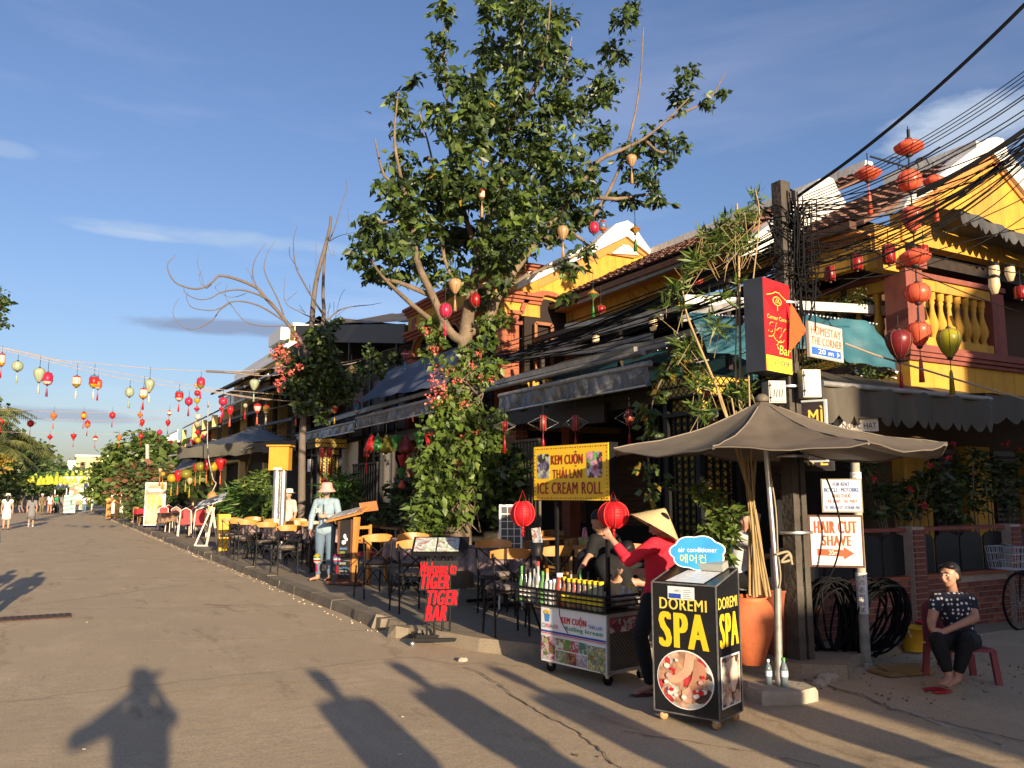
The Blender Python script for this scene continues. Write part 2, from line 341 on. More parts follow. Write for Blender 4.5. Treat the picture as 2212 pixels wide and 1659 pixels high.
# ================================================================ SETTING
def ground_mat(name,a,b,c3):
    m=bpy.data.materials.new(name); m.use_nodes=True; t=m.node_tree; N=t.nodes; L=t.links; p=N['Principled BSDF']
    c=N.new('ShaderNodeTexCoord')
    def noise(s,d=6,r=.6,sc=None):
        n=N.new('ShaderNodeTexNoise'); n.inputs['Scale'].default_value=s; n.inputs['Detail'].default_value=d; n.inputs['Roughness'].default_value=r
        if sc:
            q=N.new('ShaderNodeMapping'); q.inputs['Scale'].default_value=sc; L.new(c.outputs['Object'],q.inputs[0]); L.new(q.outputs[0],n.inputs['Vector'])
        else: L.new(c.outputs['Object'],n.inputs['Vector'])
        return n.outputs[0]
    def mix(f,x,y,lo,hi):
        r=N.new('ShaderNodeMapRange'); r.inputs[1].default_value=lo; r.inputs[2].default_value=hi; L.new(f,r.inputs[0])
        k=N.new('ShaderNodeMix'); k.data_type='RGBA'; L.new(r.outputs[0],k.inputs['Factor'])
        for i,q in ((6,x),(7,y)):
            if isinstance(q,tuple): k.inputs[i].default_value=(*q,1)
            else: L.new(q,k.inputs[i])
        return k.outputs[2]
    o=mix(noise(.55,8,.62),a,b,.3,.7)
    o=mix(noise(1.7,7,.7,(1,.45,1)),o,c3,.50,.72)
    o=mix(noise(9,5,.7),o,tuple(x*.62 for x in a),.62,.80)
    st=mix(noise(.9,4,.75,(2.2,.5,1)),(1,1,1),(.72,.70,.68),.58,.70)
    v=N.new('ShaderNodeTexVoronoi'); v.feature='DISTANCE_TO_EDGE'; v.inputs['Scale'].default_value=.33
    wob=N.new('ShaderNodeTexNoise'); wob.inputs['Scale'].default_value=2.5; wob.inputs['Detail'].default_value=8; L.new(c.outputs['Object'],wob.inputs['Vector'])
    ma=N.new('ShaderNodeMix'); ma.data_type='RGBA'; ma.inputs['Factor'].default_value=.35; L.new(c.outputs['Object'],ma.inputs[6]); L.new(wob.outputs['Color'],ma.inputs[7]); L.new(ma.outputs[2],v.inputs['Vector'])
    ck=N.new('ShaderNodeMapRange'); ck.inputs[1].default_value=0; ck.inputs[2].default_value=.010; ck.inputs[3].default_value=.78; ck.inputs[4].default_value=1; L.new(v.outputs['Distance'],ck.inputs[0])
    gr=N.new('ShaderNodeMapRange'); gr.inputs[1].default_value=.3; gr.inputs[2].default_value=.7; gr.inputs[3].default_value=.72; gr.inputs[4].default_value=1.25; L.new(noise(55,4,.8),gr.inputs[0])
    m1=N.new('ShaderNodeMath'); m1.operation='MULTIPLY'; L.new(ck.outputs[0],m1.inputs[0]); L.new(gr.outputs[0],m1.inputs[1])
    s=N.new('ShaderNodeVectorMath'); s.operation='MULTIPLY'; L.new(o,s.inputs[0]); L.new(st,s.inputs[1])
    s2=N.new('ShaderNodeVectorMath'); s2.operation='SCALE'; L.new(s.outputs[0],s2.inputs[0]); L.new(m1.outputs[0],s2.inputs['Scale']); L.new(s2.outputs[0],p.inputs['Base Color'])
    p.inputs['Roughness'].default_value=.88; p.inputs['Specular IOR Level'].default_value=.25
    ad=N.new('ShaderNodeMath'); ad.operation='MULTIPLY_ADD'; ad.inputs[1].default_value=.35; L.new(noise(70,5,.75),ad.inputs[0]); L.new(noise(6,6,.6),ad.inputs[2])
    a2=N.new('ShaderNodeMath'); a2.operation='MULTIPLY_ADD'; a2.inputs[1].default_value=.5; L.new(ck.outputs[0],a2.inputs[0]); L.new(ad.outputs[0],a2.inputs[2])
    bp=N.new('ShaderNodeBump'); bp.inputs['Strength'].default_value=.5; bp.inputs['Distance'].default_value=.012; L.new(a2.outputs[0],bp.inputs['Height']); L.new(bp.outputs[0],p.inputs['Normal'])
    return m
road_m=ground_mat('worn_concrete_road',(.46,.355,.22),(.42,.325,.21),(.52,.41,.265))
pave_m=ground_mat('pavement_concrete',(.28,.225,.15),(.24,.20,.14),(.33,.265,.18))
kerb_m=M('kerb_concrete',(.20,.165,.115),.9,.25,5,bump=.5,col2=(.15,.125,.09))
dirt_m=ground_mat('far_ground',(.16,.14,.09),(.12,.12,.07),(.18,.15,.10))
b=MB(); b.add([(-900,-300,-.02),(900,-300,-.02),(900,1500,-.02),(-900,1500,-.02)],[(0,1,2,3)]); b.build('ground',dirt_m,kind='structure')
# street: slightly uneven sheet
b=MB(); xs=[-9+.6*i for i in range(74)]; ys=[-20+.8*i for i in range(40)]+[12+3*i for i in range(60)]
vs=[];
for y in ys:
    for x in xs: vs.append((x,y,0.004*math.sin(x*1.7+y*.6)+.003*math.sin(y*2.1-x)))
b.add(vs,[(j*74+i,j*74+i+1,(j+1)*74+i+1,(j+1)*74+i) for j in range(len(ys)-1) for i in range(73)],0,True); b.build('street',road_m,kind='structure')
KX=3.62
edge=[(KX,190),(KX,9.55),(3.78,8.55),(3.98,7.9),(4.35,7.25),(4.9,6.85),(5.35,6.45),(5.62,5.95),(5.85,5.35),(6.15,5.12)]
b=MB(); top=[Vector((x,y,.125)) for x,y in edge]+[Vector((6.6,5.45,.11)),Vector((8.2,5.9,.03)),Vector((11,6.0,.012)),Vector((40,6.0,.012)),Vector((40,190,.125))]
low=[Vector((v.x-.05,v.y-.04,-.03)) for v in top]
n=len(top); b.add(top,[tuple(range(n))[::-1]]); b.add(top+low,[(i,i+1,i+1+n,i+n) for i in range(n-2)])
pv=b.build('pavement',pave_m,kind='structure')
# kerb stones, one by one
kb=thing('kerb','long line of worn concrete kerb stones edging the pavement','kerb',(KX,9.6,0)); kb['kind']='structure'
base=None; y=9.62; i=0
def stone_mesh(L,w,h,seed):
    r=random.Random(seed); m=MB(); j=lambda s:.5*s+r.uniform(-.012,.012); q=[]
    for z in (0,1):
        for sx,sy in ((-1,-1),(1,-1),(1,1),(-1,1)): q.append((sx*j(w)-(.02 if z and sx<0 else 0)*-1,sy*(L/2-.006)+r.uniform(-.005,.005),h if z else -.05))
    m.add(q,[(0,3,2,1),(4,5,6,7),(0,1,5,4),(1,2,6,5),(2,3,7,6),(3,0,4,7)]); return m
variants=[]
while y<118:
    L=1.0 if y<60 else 3.0
    if len(variants)<8 or L==3.0 and len(variants)<9:
        o=stone_mesh(L,.20,.135,i).build('kerb_stone',kerb_m,kb); variants.append(o)
    else:
        s_=variants[8] if L==3.0 else variants[i%8]; o=s_.copy(); COL.objects.link(o); o.parent=kb
    o.location=(R.uniform(-.012,.012),y+L/2-9.6,R.uniform(-.008,.006)); y+=L; i+=1
# broken kerb pieces and the ramp lumps at the corner
for k,(px,py,sx,sy,sz,rz,lab) in enumerate([(832,1352,.5,.25,.13,.5,'loose grey kerb slab lying tilted at the pavement corner'),(868,1372,.55,.4,.10,.9,'rough concrete lump of broken kerb beside the tilted slab'),(925,1378,.6,.35,.09,1.1,'low broken kerb piece behind the red letter sign')]):
    p=G(px,py); rr=random.Random(k+3); m=MB(); q=[]
    for z in (0,1):
        for t in range(8):
            a=2*PI*t/8; f=rr.uniform(.82,1.1)*(1 if z==0 else .82); q.append((math.cos(a)*sx/2*f,math.sin(a)*sy/2*f,(sz+rr.uniform(-.02,.02)) if z else -.02))
    m.add(q,[tuple(range(8))[::-1],tuple(range(8,16))]+[(i,(i+1)%8,(i+1)%8+8,i+8) for i in range(8)])
    o=m.build('kerb_slab',kerb_m); o.location=p; o.rotation_euler=(0.12*(k==0),0.1,rz); tag(o,lab,'kerb slab')
# drain grate and stains on the road
gr=thing('drain_grate','rusty slotted drain grate set flush in the road','drain grate',G(70,1334,.009)); 
MB().bb((-.55,-.22,0),(.45,.22,.004)).build('frame',M('rust',(.12,.06,.035),.8,.3,9),gr)
m=MB()
for k in range(12): m.bb((-.5+k*.08,-.19,.004),(-.45+k*.08,.19,.010))
g=m.build('bars',M('rust_dark',(.06,.035,.025),.8,.3,9),gr)
lit=M('litter_pale',(.55,.45,.30),.8,.2,9)
for k in range(12):
    px=R.uniform(150,1500); py=R.uniform(1230,1640); p=G(px,py,.006); 
    if p.x>3.5: continue
    m=MB(); a=R.uniform(0,6); s=R.uniform(.007,.018); m.box((0,0,.006),(s*2,s,.006),rz=a,rx=.15)
    o=m.build('dry_leaf',lit if k%2 else M('litter_brown',(.15,.09,.04),.8,.2,9)); o.location=p; tag(o,'small dry leaf or scrap lying on the open road','litter','scraps scattered on the road')
b=MB()
for k in range(260):
    x=R.uniform(3.35,3.52); y=R.uniform(9.5,60); s=R.uniform(.006,.02); b.box((x,y,.008),(s,s*1.5,.01),rz=R.uniform(0,3))
o=b.build('kerb_litter',lit,kind='stuff'); o['label']='dry leaves and grit gathered in the gutter along the kerb'
ckm=M('crack_dirt',(.17,.13,.085),.95,.3,20)
for lab,pts,w_ in (('long crack running from the letter sign to the lower edge',[(1010,1440),(1080,1480),(1150,1530),(1240,1575),(1300,1620),(1360,1680)],.016),('thin crack crossing the middle of the road',[(300,1385),(560,1378),(760,1362),(960,1350)],.008),('short dark crack in the middle of the road',[(440,1305),(495,1308),(552,1305)],.035),('crack along the right of the photographer shadow',[(350,1500),(520,1480),(640,1476),(760,1462)],.010),('jagged concrete joint at the corner',[(1735,1466),(1790,1482),(1860,1500),(1925,1530),(2010,1552),(2120,1580),(2260,1612)],.022),('rough seam by the spa box',[(1350,1580),(1480,1600),(1640,1625),(1800,1660)],.014)):
    P=[G(x,y,.0105) for x,y in pts]; m=MB(); r_=random.Random(len(lab)); Q_=[]
    for a,c_ in zip(P[:-1],P[1:]):
        for k in range(8): Q_.append(a.lerp(c_,k/8)+Vector((r_.uniform(-.02,.02),r_.uniform(-.02,.02),0)))
    for a,c_ in zip(Q_[:-1],Q_[1:]):
        m.beam(a,c_,w_*r_.uniform(.2,.9),.002)
    o=m.build('road_crack',ckm,kind='structure')
# ---------------------------------------------------------------- house on the corner
H1=thing('corner_house','yellow two storey corner house with balcony, tiled roof and white gable coping','house',(10.5,7.4,0))
def wp(pts,off,mat,name,par,mi=0): return MB().prism([Vector(p) for p in pts],off).build(name,mat,par,world=True)
yfac=7.4
# gable wall (faces us), terracotta band, white coping
A0=PY(2150,345,yfac); 
def P1(x,y,d=0): return PY(x,y,yfac-d)
wp([(10.52,yfac,5.22),P1(1948,458),P1(2140,352),(14.6,yfac,5.75),(15.6,yfac,5.3),(15.6,yfac,5.22)],(0,.2,0),yellow_wall,'gable_wall',H1)
wp([P1(1950,470,.03),P1(1957,444,.03),P1(2146,322,.03),P1(2146,352,.03)],(0,.028,0),ochre_trim,'gable_band',H1)
wp([P1(2146,322,.035),P1(2146,352,.035),(14.9,yfac-.035,5.55),(15.1,yfac-.035,5.75)],(0,.03,0),ochre_trim,'gable_band',H1)
wp([P1(1950,452,.1),P1(1962,428,.1),P1(2110,318,.1),P1(2108,304,.1),P1(2122,308,.1),P1(2132,300,.1),P1(2150,296,.1),P1(2168,300,.1),P1(2178,330,.1),P1(2200,352,.1),(15.3,yfac-.1,5.7),(15.1,yfac-.1,5.55),P1(2146,330,.1)],(0,.32,0),whitewash,'gable_coping',H1)
# party gable (white) between the two roofs
Y2=9.1
wp([PY(1590,560,Y2),PY(1607,528,Y2),PY(1700,455,Y2),PY(1768,388,Y2),PY(1785,380,Y2),PY(1800,386,Y2),PY(1812,412,Y2),PY(1835,450,Y2),PY(1880,490,Y2),PY(1760,520,Y2)],(0,.25,0),whitewash,'party_gable',H1)
# roofs: eave X 9.6, ridge X 12.6
def tiled_roof(par,y0,y1,xe,ze,xr,zr,name):
    MB().prism([(xe,y0,ze-.06),(xr,y0,zr-.06),(xr,y0,zr),(xe,y0,ze)],(0,y1-y0,0)).build(name,tile_m,par,world=True)
    m=MB(); dx=xr-xe; L=math.hypot(dx,zr-ze); ux=(dx/L,(zr-ze)/L); rows=int(L/.24); cols=int((y1-y0)/.2)
    for j in range(cols):
        yc=y0+.1+.2*j
        for i in range(rows):
            s=i*.24; 
            x=xe+ux[0]*s; z=ze+ux[1]*s; lf=.045+R.uniform(-.008,.01); jx=R.uniform(-.012,.012); q=[]
            for e,(ss,hh) in enumerate(((-.03,lf+.03),(.24,.012))):
                for k in range(4):
                    t=PI*k/3; q.append((x+ux[0]*ss-ux[1]*(math.sin(t)*.055+hh)*1, yc+jx+math.cos(t)*.088, z+ux[1]*ss+ux[0]*(math.sin(t)*.055+hh)))
            m.add(q,[(0,1,5,4),(1,2,6,5),(2,3,7,6),(3,2,1,0)])
    m.build('roof_tiles',tile_m,par,world=True,kind='stuff')
    MB().prism([(xr-.15,y0,zr-.05),(xr+.15,y0,zr-.05),(xr+.1,y0,zr+.22),(xr-.1,y0,zr+.22)],(0,y1-y0,0)).build('ridge',whitewash,par,world=True)
tiled_roof(H1,9.36,15.5,9.6,5.84,12.5,7.32,'roof')
tiled_roof(H1,7.44,9.08,9.75,5.42,12.6,6.95,'roof')
MB().bb((9.96,7.44,4.76),(10.62,7.62,5.4)).build('gable_return',yellow_wall,H1,world=True)
MB().bb((10.64,7.62,5.1),(16,8.4,5.2)).build('ceiling',dark_wood,H1,world=True)
for y0,y1,z in ((9.36,15.5,5.8),(7.5,9.08,5.38)):
    MB().bb((9.52,y0,z-.10),(9.66,y1,z+.01)).build('gutter',brown_wood,H1,world=True)
    MB().bb((9.95,y0,z-.55),(10.1,y1,z-.11)).build('fascia',yellow_wall,H1,world=True)
    MB().bb((9.66,y0,z-.14),(9.95,y1,z-.10)).build('soffit',ochre_trim,H1,world=True)
# diamond reliefs under the eave
for (yc,n) in ((13.1,4),(10.4,3)):
    for k in range(n):
        y_=yc-k*.46; d=MB(); r=.20
        d.prism([(9.915,y_-r*1.2,5.43),(9.915,y_,5.43+r),(9.915,y_+r*1.2,5.43),(9.915,y_,5.43-r)],(.034,0,0)); 
        d.build('diamond_relief',M('ochre_relief',(.42,.22,.03),.85,.1,3),H1,world=True)
        MB().prism([(9.88,y_-.12,5.43),(9.88,y_,5.53),(9.88,y_+.12,5.43),(9.88,y_,5.33)],(.034,0,0)).build('diamond_relief',yellow_wall,H1,world=True)
# open upper floor: slab, terracotta rail wall, back wall, ceiling
MB().bb((10.3,7.55,3.32),(14.5,15.5,3.5)).build('floor_slab',dark_wood,H1,world=True)
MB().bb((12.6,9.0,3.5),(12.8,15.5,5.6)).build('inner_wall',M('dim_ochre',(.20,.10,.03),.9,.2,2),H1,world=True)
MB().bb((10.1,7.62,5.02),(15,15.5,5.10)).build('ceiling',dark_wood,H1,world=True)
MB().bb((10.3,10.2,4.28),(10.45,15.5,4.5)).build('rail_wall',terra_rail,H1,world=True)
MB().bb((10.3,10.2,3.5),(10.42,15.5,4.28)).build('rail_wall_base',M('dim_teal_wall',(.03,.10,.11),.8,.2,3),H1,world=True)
m=MB()
for z in (4.62,4.8,4.98): m.beam((10.36,10.2,z),(10.36,15.5,z),.03,.03)
for k in range(14): m.beam((10.36,10.25+k*.4,4.5),(10.36,10.25+k*.4,5.0),.02,.02)
m.build('iron_railing',black,H1,world=True)
for k in range(5):
    f=MB(); y_=10.7+k*1.05
    f.bb((12.50,y_,3.55),(12.56,y_+.75,5.0)); fo=f.build('shutter',brown_wood,H1,world=True)
    g=MB()
    for q in range(10): g.box((12.48,y_+.37,3.7+q*.125),(.03,.62,.045),ry=.5)
    g.build('louvre_slats',M('louvre',(.16,.075,.035),.6,.2,5),fo,world=False)
    fo.children[0].location=(0,0,0)
    # louvres were modelled in world space: shift into the house frame
    fo.children[0].location=(-10.5,-7.4,0)
# street side open windows frames in orange wood catching the sun
for (x,y) in ((1130,1180),):
    pass
for k,(y_,z) in enumerate(((10.6,4.35),(13.9,4.4))):
    f=MB(); 
    for a,c in (((10.9,y_,z),(10.9,y_,z+.75)),((11.5,y_,z),(11.5,y_,z+.75)),((10.9,y_,z+.75),(11.5,y_,z+.75)),((10.9,y_,z),(11.5,y_,z))): f.beam(a,c,.07,.06)
    fo=f.build('open_casement',M('warm_brown_frame',(.26,.10,.04),.5,.2,5),H1,world=True)
# ----- balcony at the corner: piers, balusters, rails, band, mouldings
bx0,by0=10.6,7.5
MB().bb((bx0-.15,by0-.16,3.72),(bx0+.22,by0+.2,4.82)).build('corner_pier',terra_rail,H1,world=True)
MB().bb((bx0-.22,by0-.22,4.82),(bx0+.26,by0+.26,4.92)).build('pier_cap',terra_rail,H1,world=True)
ex=PY(2150,720,by0).x
MB().bb((ex-.2,by0-.1,3.7),(ex+.12,by0+.15,4.7)).build('end_pier',terra_rail,H1,world=True)
MB().bb((bx0+.22,by0-.08,4.56),(ex-.2,by0+.1,4.72)).build('hand_rail',yellow_wall,H1,world=True)
MB().bb((bx0-.1,by0-.12,4.725),(ex+.15,by0+.14,4.80)).build('rail_cap',terra_rail,H1,world=True)
MB().bb((bx0+.22,by0-.08,3.72),(ex-.2,by0+.1,3.86)).build('bottom_rail',yellow_wall,H1,world=True)
pr=[(.055,0),(.055,.03),(.04,.05),(.052,.09),(.085,.17),(.088,.23),(.06,.33),(.038,.43),(.035,.5),(.05,.55),(.038,.58),(.062,.6),(.062,.7)]
bal=MB().lathe([(r,z) for r,z in pr],n=12).build('baluster',yellow_wall,H1); nb=8
for k in range(nb):
    o=bal if k==0 else bal.copy()
    if k: COL.objects.link(o); o.parent=H1
    o.location=(bx0+.42+k*((ex-bx0-.75)/(nb-1))-10.5,by0-7.4,3.86)
for k in range(7):
    o=bal.copy(); COL.objects.link(o); o.parent=H1; o.location=(bx0+.02-10.5,by0+.45+k*.34-7.4,3.86)
MB().bb((bx0-.08,by0+.2,4.56),(bx0+.1,10.1,4.72)).build('hand_rail',yellow_wall,H1,world=True)
MB().bb((bx0-.12,by0+.2,4.725),(bx0+.14,10.1,4.80)).build('rail_cap',terra_rail,H1,world=True)
MB().bb((bx0-.08,by0+.2,3.72),(bx0+.1,10.1,3.86)).build('bottom_rail',yellow_wall,H1,world=True)
for k,(d,z) in enumerate(((.05,3.66),(.10,3.60),(.07,3.54),(.03,3.48))):
    MB().bb((bx0-.12-d,by0-.12-d,z),(16,by0+.05,z+.055)).build('moulding',terra_rail,H1,world=True)
MB().bb((bx0-.1,by0-.1,3.0),(16,by0+.4,3.48)).build('balcony_band',yellow_wall,H1,world=True)
MB().bb((bx0-.1,by0+.4,3.0),(bx0+.1,10.1,3.66)).build('balcony_band',yellow_wall,H1,world=True)
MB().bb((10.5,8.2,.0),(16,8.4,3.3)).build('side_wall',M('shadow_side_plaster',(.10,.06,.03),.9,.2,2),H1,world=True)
for k,xx in enumerate((11.05,12.6,14.3)):
    MB().bb((xx,8.0,.3),(xx+.62,8.195,2.35)).build('wall_panel',yellow_wall,H1,world=True)
for k,xx in enumerate((11.9,13.45)):
    f=MB().bb((xx,8.08,.9),(xx+.6,8.19,2.3)).build('shutter',M('shutter_dark_red',(.05,.02,.015),.5,.2,5),H1,world=True)
    g=MB()
    for q in range(16): g.box((xx+.3,8.065,1.0+q*.08),(.5,.03,.03),rx=.5)
    g.build('louvre_slats',M('shutter_slat',(.06,.025,.02),.5,.2,5),f); f.children[0].location=(-10.5,-7.4,0)
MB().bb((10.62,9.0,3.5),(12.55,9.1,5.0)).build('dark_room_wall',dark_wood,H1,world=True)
# shuttered doorway on the balcony
f=MB().bb((12.6,8.3,3.75),(13.3,8.36,5.1)).build('balcony_door',M('old_brown_door',(.12,.05,.03),.6,.2,5),H1,world=True)
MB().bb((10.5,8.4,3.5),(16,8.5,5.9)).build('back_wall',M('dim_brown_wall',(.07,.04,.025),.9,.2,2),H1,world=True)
# green hedge plants along the street balcony rail
c=[];
for k in range(6): c.append(cloud((10.35,8.1+k*.35,4.5),.22,160)); c.append(cloud((10.4,8.0+k*.38,3.62),.25,150))
c=np.concatenate(c); o=leafmesh('hanging_hedge',c,droop(len(c)),.05,leaf_dark,None); tag(o,'dark small leaved hedge hanging over the balcony corner by the balusters','plant')
c=cloud((10.1,7.75,3.2),.35,420); o=leafmesh('flowering_bush',c,droop(len(c),-.2),.055,leaf_mid,None); tag(o,'bush with small white flowers under the balcony corner','bush')
c=cloud((10.02,7.6,3.2),.33,60,shell=.85); leafmesh('blossom',c,droop(len(c),.2),.035,white,o,wid=1.)
# ---------------------------------------------------------------- house 2 with arched porch
H2=thing('arched_house','bright yellow house with vented gable and arched porch behind the tree','house',(8.4,15.6,0))
Y3=15.6
def Q(x,y,d=0): return PY(x,y,Y3-d)
wp([(9.0,Y3,3.0),(9.0,Y3,6.3),Q(1165,612),Q(1352,518),Q(1420,560),(14,Y3,6.7),(14,Y3,3.0)],(0,.25,0),yellow_wall,'gable_wall',H2)
wp([Q(1130,640,.04),Q(1130,612,.04),Q(1355,508,.04),Q(1355,528,.04)],(0,.035,0),ochre_trim,'gable_band',H2)
wp([Q(1355,508,.04),Q(1355,528,.04),Q(1420,572,.04),Q(1420,552,.04)],(0,.035,0),ochre_trim,'gable_band',H2)
wp([Q(1118,625,.12),Q(1122,596,.12),Q(1180,572,.12),Q(1290,520,.12),Q(1330,484,.12),Q(1356,476,.12),Q(1370,486,.12),Q(1386,512,.12),Q(1412,548,.12),Q(1412,556,.12),Q(1355,510,.12)],(0,.4,0),whitewash,'gable_coping',H2)
wp([Q(1312,548,.07),Q(1352,524,.07),Q(1385,552,.07),Q(1370,557,.07)],(0,.06,0),ochre_trim,'gable_vent_frame',H2)
vb=MB()
for k in range(6):
    t=(k+.6)/6.5; a=Q(1320+t*28,548-t*20,.10); c_=Q(1380-t*24,551-t*22,.10); vb.beam(a,c_,.03,.045)
vb.build('gable_vent_slats',whitewash,H2,world=True)
tiled_roof(H2,15.9,21,8.9,6.25,11.8,7.75,'roof')
# arched window on the bright wall
def arch(par,mk,xc,w,z0,z1,zs,name,mat,rows=10,ring=.0):
    pts=[mk(xc-w/2,z0),mk(xc-w/2,zs)]+[mk(xc-w/2*math.cos(PI*k/rows),zs+(z1-zs)*math.sin(PI*k/rows)) for k in range(1,rows)]+[mk(xc+w/2,zs),mk(xc+w/2,z0)]
    return pts
xc=(Q(1180,700).x); wN=1.15
mk=lambda d:(lambda x,z:Vector((x,Y3-d,z)))
MB().prism(arch(H2,mk(.015),xc,wN,4.15,5.95,5.55,'',0),(0,.012,0)).build('arched_doorway',M('deep_interior',(.02,.013,.01),.9,.2,3),H2,world=True)
rm=MB(); zs=5.55
pp=[Vector((xc-(wN/2+.1)*math.cos(PI*k/14),Y3-.05,zs+(.52)*math.sin(PI*k/14))) for k in range(15)]
for a,c_ in zip(pp[:-1],pp[1:]): rm.beam(a,c_,.1,.12,up=(0,1,0))
rm.beam(pp[0],pp[0]+Vector((-.35,0,0)),.08,.12,up=(0,1,0)); rm.beam(pp[-1],pp[-1]+Vector((.35,0,0)),.08,.12,up=(0,1,0)); rm.build('arch_moulding',terracotta,H2,world=True)
f=MB()
for a,c_ in (((0,0),(0,1.2)),((.42,0),(.42,1.2)),((0,1.2),(.42,1.2)),((0,.05),(.42,.05))): f.beam((xc-.35+a[0],Y3-.12,4.15+a[1]),(xc-.35+c_[0],Y3-.12,4.15+c_[1]),.07,.05,up=(0,1,0))
f.build('open_door_leaf',M('warm_brown_frame',(.26,.10,.04)),H2,world=True)
f=MB().bb((9.95,Y3-.06,4.25),(10.5,Y3-.01,5.15)).build('shutter',M('warm_brown_frame',(.26,.10,.04)),H2,world=True)
g=MB()
for q in range(9): g.box((10.22,Y3-.08,4.34+q*.09),(.42,.02,.035),rx=.5)
g.build('louvre_slats',terracotta,f); f.children[0].location=(-8.4,-15.6,0)
# porch block: corner (8.4,15.55) running to Y 21.2
def cornice(par,z0,name='cornice',x0=8.4,y0=15.55,y1=21.2,xr=9.3,m=terracotta):
    for k,(d,h) in enumerate(((.06,.07),(.12,.07),(.19,.07))):
        MB().bb((x0-d,y0-d,z0+k*.072),(x0+.05,y1,z0+k*.072+.07)).build(name,m,par,world=True)
        MB().bb((x0+.052,y0-d,z0+k*.072),(xr,y0+.04,z0+k*.072+.07)).build(name,m,par,world=True)
MB().bb((8.4,15.55,5.5),(9.3,15.75,6.6)).build('porch_wall',yellow_wall,H2,world=True)
MB().bb((8.4,15.75,5.95),(8.6,21.2,6.5)).build('porch_parapet',yellow_wall,H2,world=True)
cornice(H2,6.45); cornice(H2,5.78)
MB().bb((8.6,15.8,5.85),(11,21.2,5.95)).build('porch_roof',dark_wood,H2,world=True)
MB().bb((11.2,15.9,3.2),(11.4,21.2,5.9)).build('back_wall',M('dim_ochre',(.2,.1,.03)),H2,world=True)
for k,y_ in enumerate((15.55,17.35,19.2,20.85)):
    MB().bb((8.36,y_,3.3),(8.76,y_+.38,5.5)).build('porch_pillar',brick_m,H2,world=True)
    g=MB()
    for q in range(18):
        for s in range(2): g.bb((8.345,y_+.02+s*.18,3.35+q*.12),(8.36,y_+.18+s*.18,3.45+q*.12)); g.bb((8.38+s*.19,y_-.012,3.35+q*.12),(8.55+s*.19,y_,3.45+q*.12))
    g.build('brick_facing',terracotta,H2,world=True,kind='stuff')
    MB().bb((8.3,y_-.06,5.28),(8.82,y_+.44,5.36)).build('pillar_cap',terra_rail,H2,world=True)
for y0,y1 in ((15.93,17.35),(17.73,19.2),(19.58,20.85)):
    # arch spandrel
    pts=[Vector((8.42,y0,5.95)),Vector((8.42,y0,5.36))]; yc=(y0+y1)/2; r=(y1-y0)/2
    pts+=[Vector((8.42,yc-r*math.cos(PI*k/12),5.36+.45*math.sin(PI*k/12))) for k in range(1,12)]+[Vector((8.42,y1,5.36)),Vector((8.42,y1,5.95))]
    MB().prism(pts,(.16,0,0)).build('arch_spandrel',yellow_wall,H2,world=True)
    rm=MB(); pp=[Vector((8.40,yc-(r)*math.cos(PI*k/12),5.36+.45*math.sin(PI*k/12))) for k in range(13)]
    for a,c_ in zip(pp[:-1],pp[1:]): rm.beam(a,c_,.06,.07,up=(1,0,0))
    rm.build('arch_moulding',terracotta,H2,world=True)
for k,y_ in enumerate((16.1,20.6)):
    MB().bb((8.372,y_,6.08),(8.4,y_+.3,6.36)).build('square_relief',terracotta,H2,world=True)
m=MB()
for z in (3.7,3.95,4.2): m.beam((8.5,15.9,z),(8.5,21,z),.03,.03)
for k in range(16): m.beam((8.5,15.95+k*.33,3.4),(8.5,15.95+k*.33,4.2),.02,.02)
m.build('iron_railing',black,H2,world=True)
MB().bb((8.45,15.7,3.2),(11,21.2,3.35)).build('floor_slab',terra_rail,H2,world=True)
# ground floor front of both houses: dark restaurant interior
RS=thing('restaurant_interior','dark open ground floor of the corner restaurant behind the tables','building',(9.6,12,0))
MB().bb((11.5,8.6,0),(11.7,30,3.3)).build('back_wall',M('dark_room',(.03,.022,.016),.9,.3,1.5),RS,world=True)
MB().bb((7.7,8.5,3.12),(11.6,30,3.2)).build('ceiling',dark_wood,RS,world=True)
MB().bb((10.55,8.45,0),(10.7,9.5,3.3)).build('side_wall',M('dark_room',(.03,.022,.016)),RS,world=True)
MB().bb((7.6,8.5,2.9),(7.75,29.8,3.12)).build('front_beam',dark_wood,RS,world=True)
for k,y_ in enumerate((14.4,17.1,19.9)):
    MB().bb((9.3,y_,.1),(9.55,y_+.3,3.1)).build('brick_pillar',terracotta,RS,world=True)
for k in range(8):
    y_=9.5+k*2.5; f=MB().bb((11.44,y_,.9),(11.5,y_+1.5,2.5)).build('shutter',brown_wood,RS,world=True)
    g=MB()
    for q in range(12): g.box((11.42,y_+.75,1.0+q*.12),(.03,1.3,.04),ry=.5)
    g.build('louvre_slats',M('louvre',(.16,.075,.035)),f); f.children[0].location=(-9.6,-12,0)
sg=MB().bb((7.5,10.6,2.72),(7.56,12.3,3.02)).build('name_board',dark_wood,RS,world=True)
# brick pillars near the tree (front line)
for k,(px,lab) in enumerate(((1102,'slim red brick pillar of the restaurant front right of the tree'),(873,'slim red brick pillar behind the hanging lanterns'))):
    p=PX(px,1000,7.9); t=thing('brick_pillar',lab,'pillar',(7.9,p.y,.12)); MB().bb((0,-.2,0),(.3,.2,2.9)).build('core',mortar,t)
    g=MB()
    for q in range(28):
        for s in range(2): g.bb((-.015,-.19+s*.195,.02+q*.1),(.0,-.01+s*.195,.105+q*.1)); g.bb((.01+s*.15,-.215,.02+q*.1),(.14+s*.15,-.2,.105+q*.1))
    g.build('brick_facing',brick_m,t,kind='stuff')
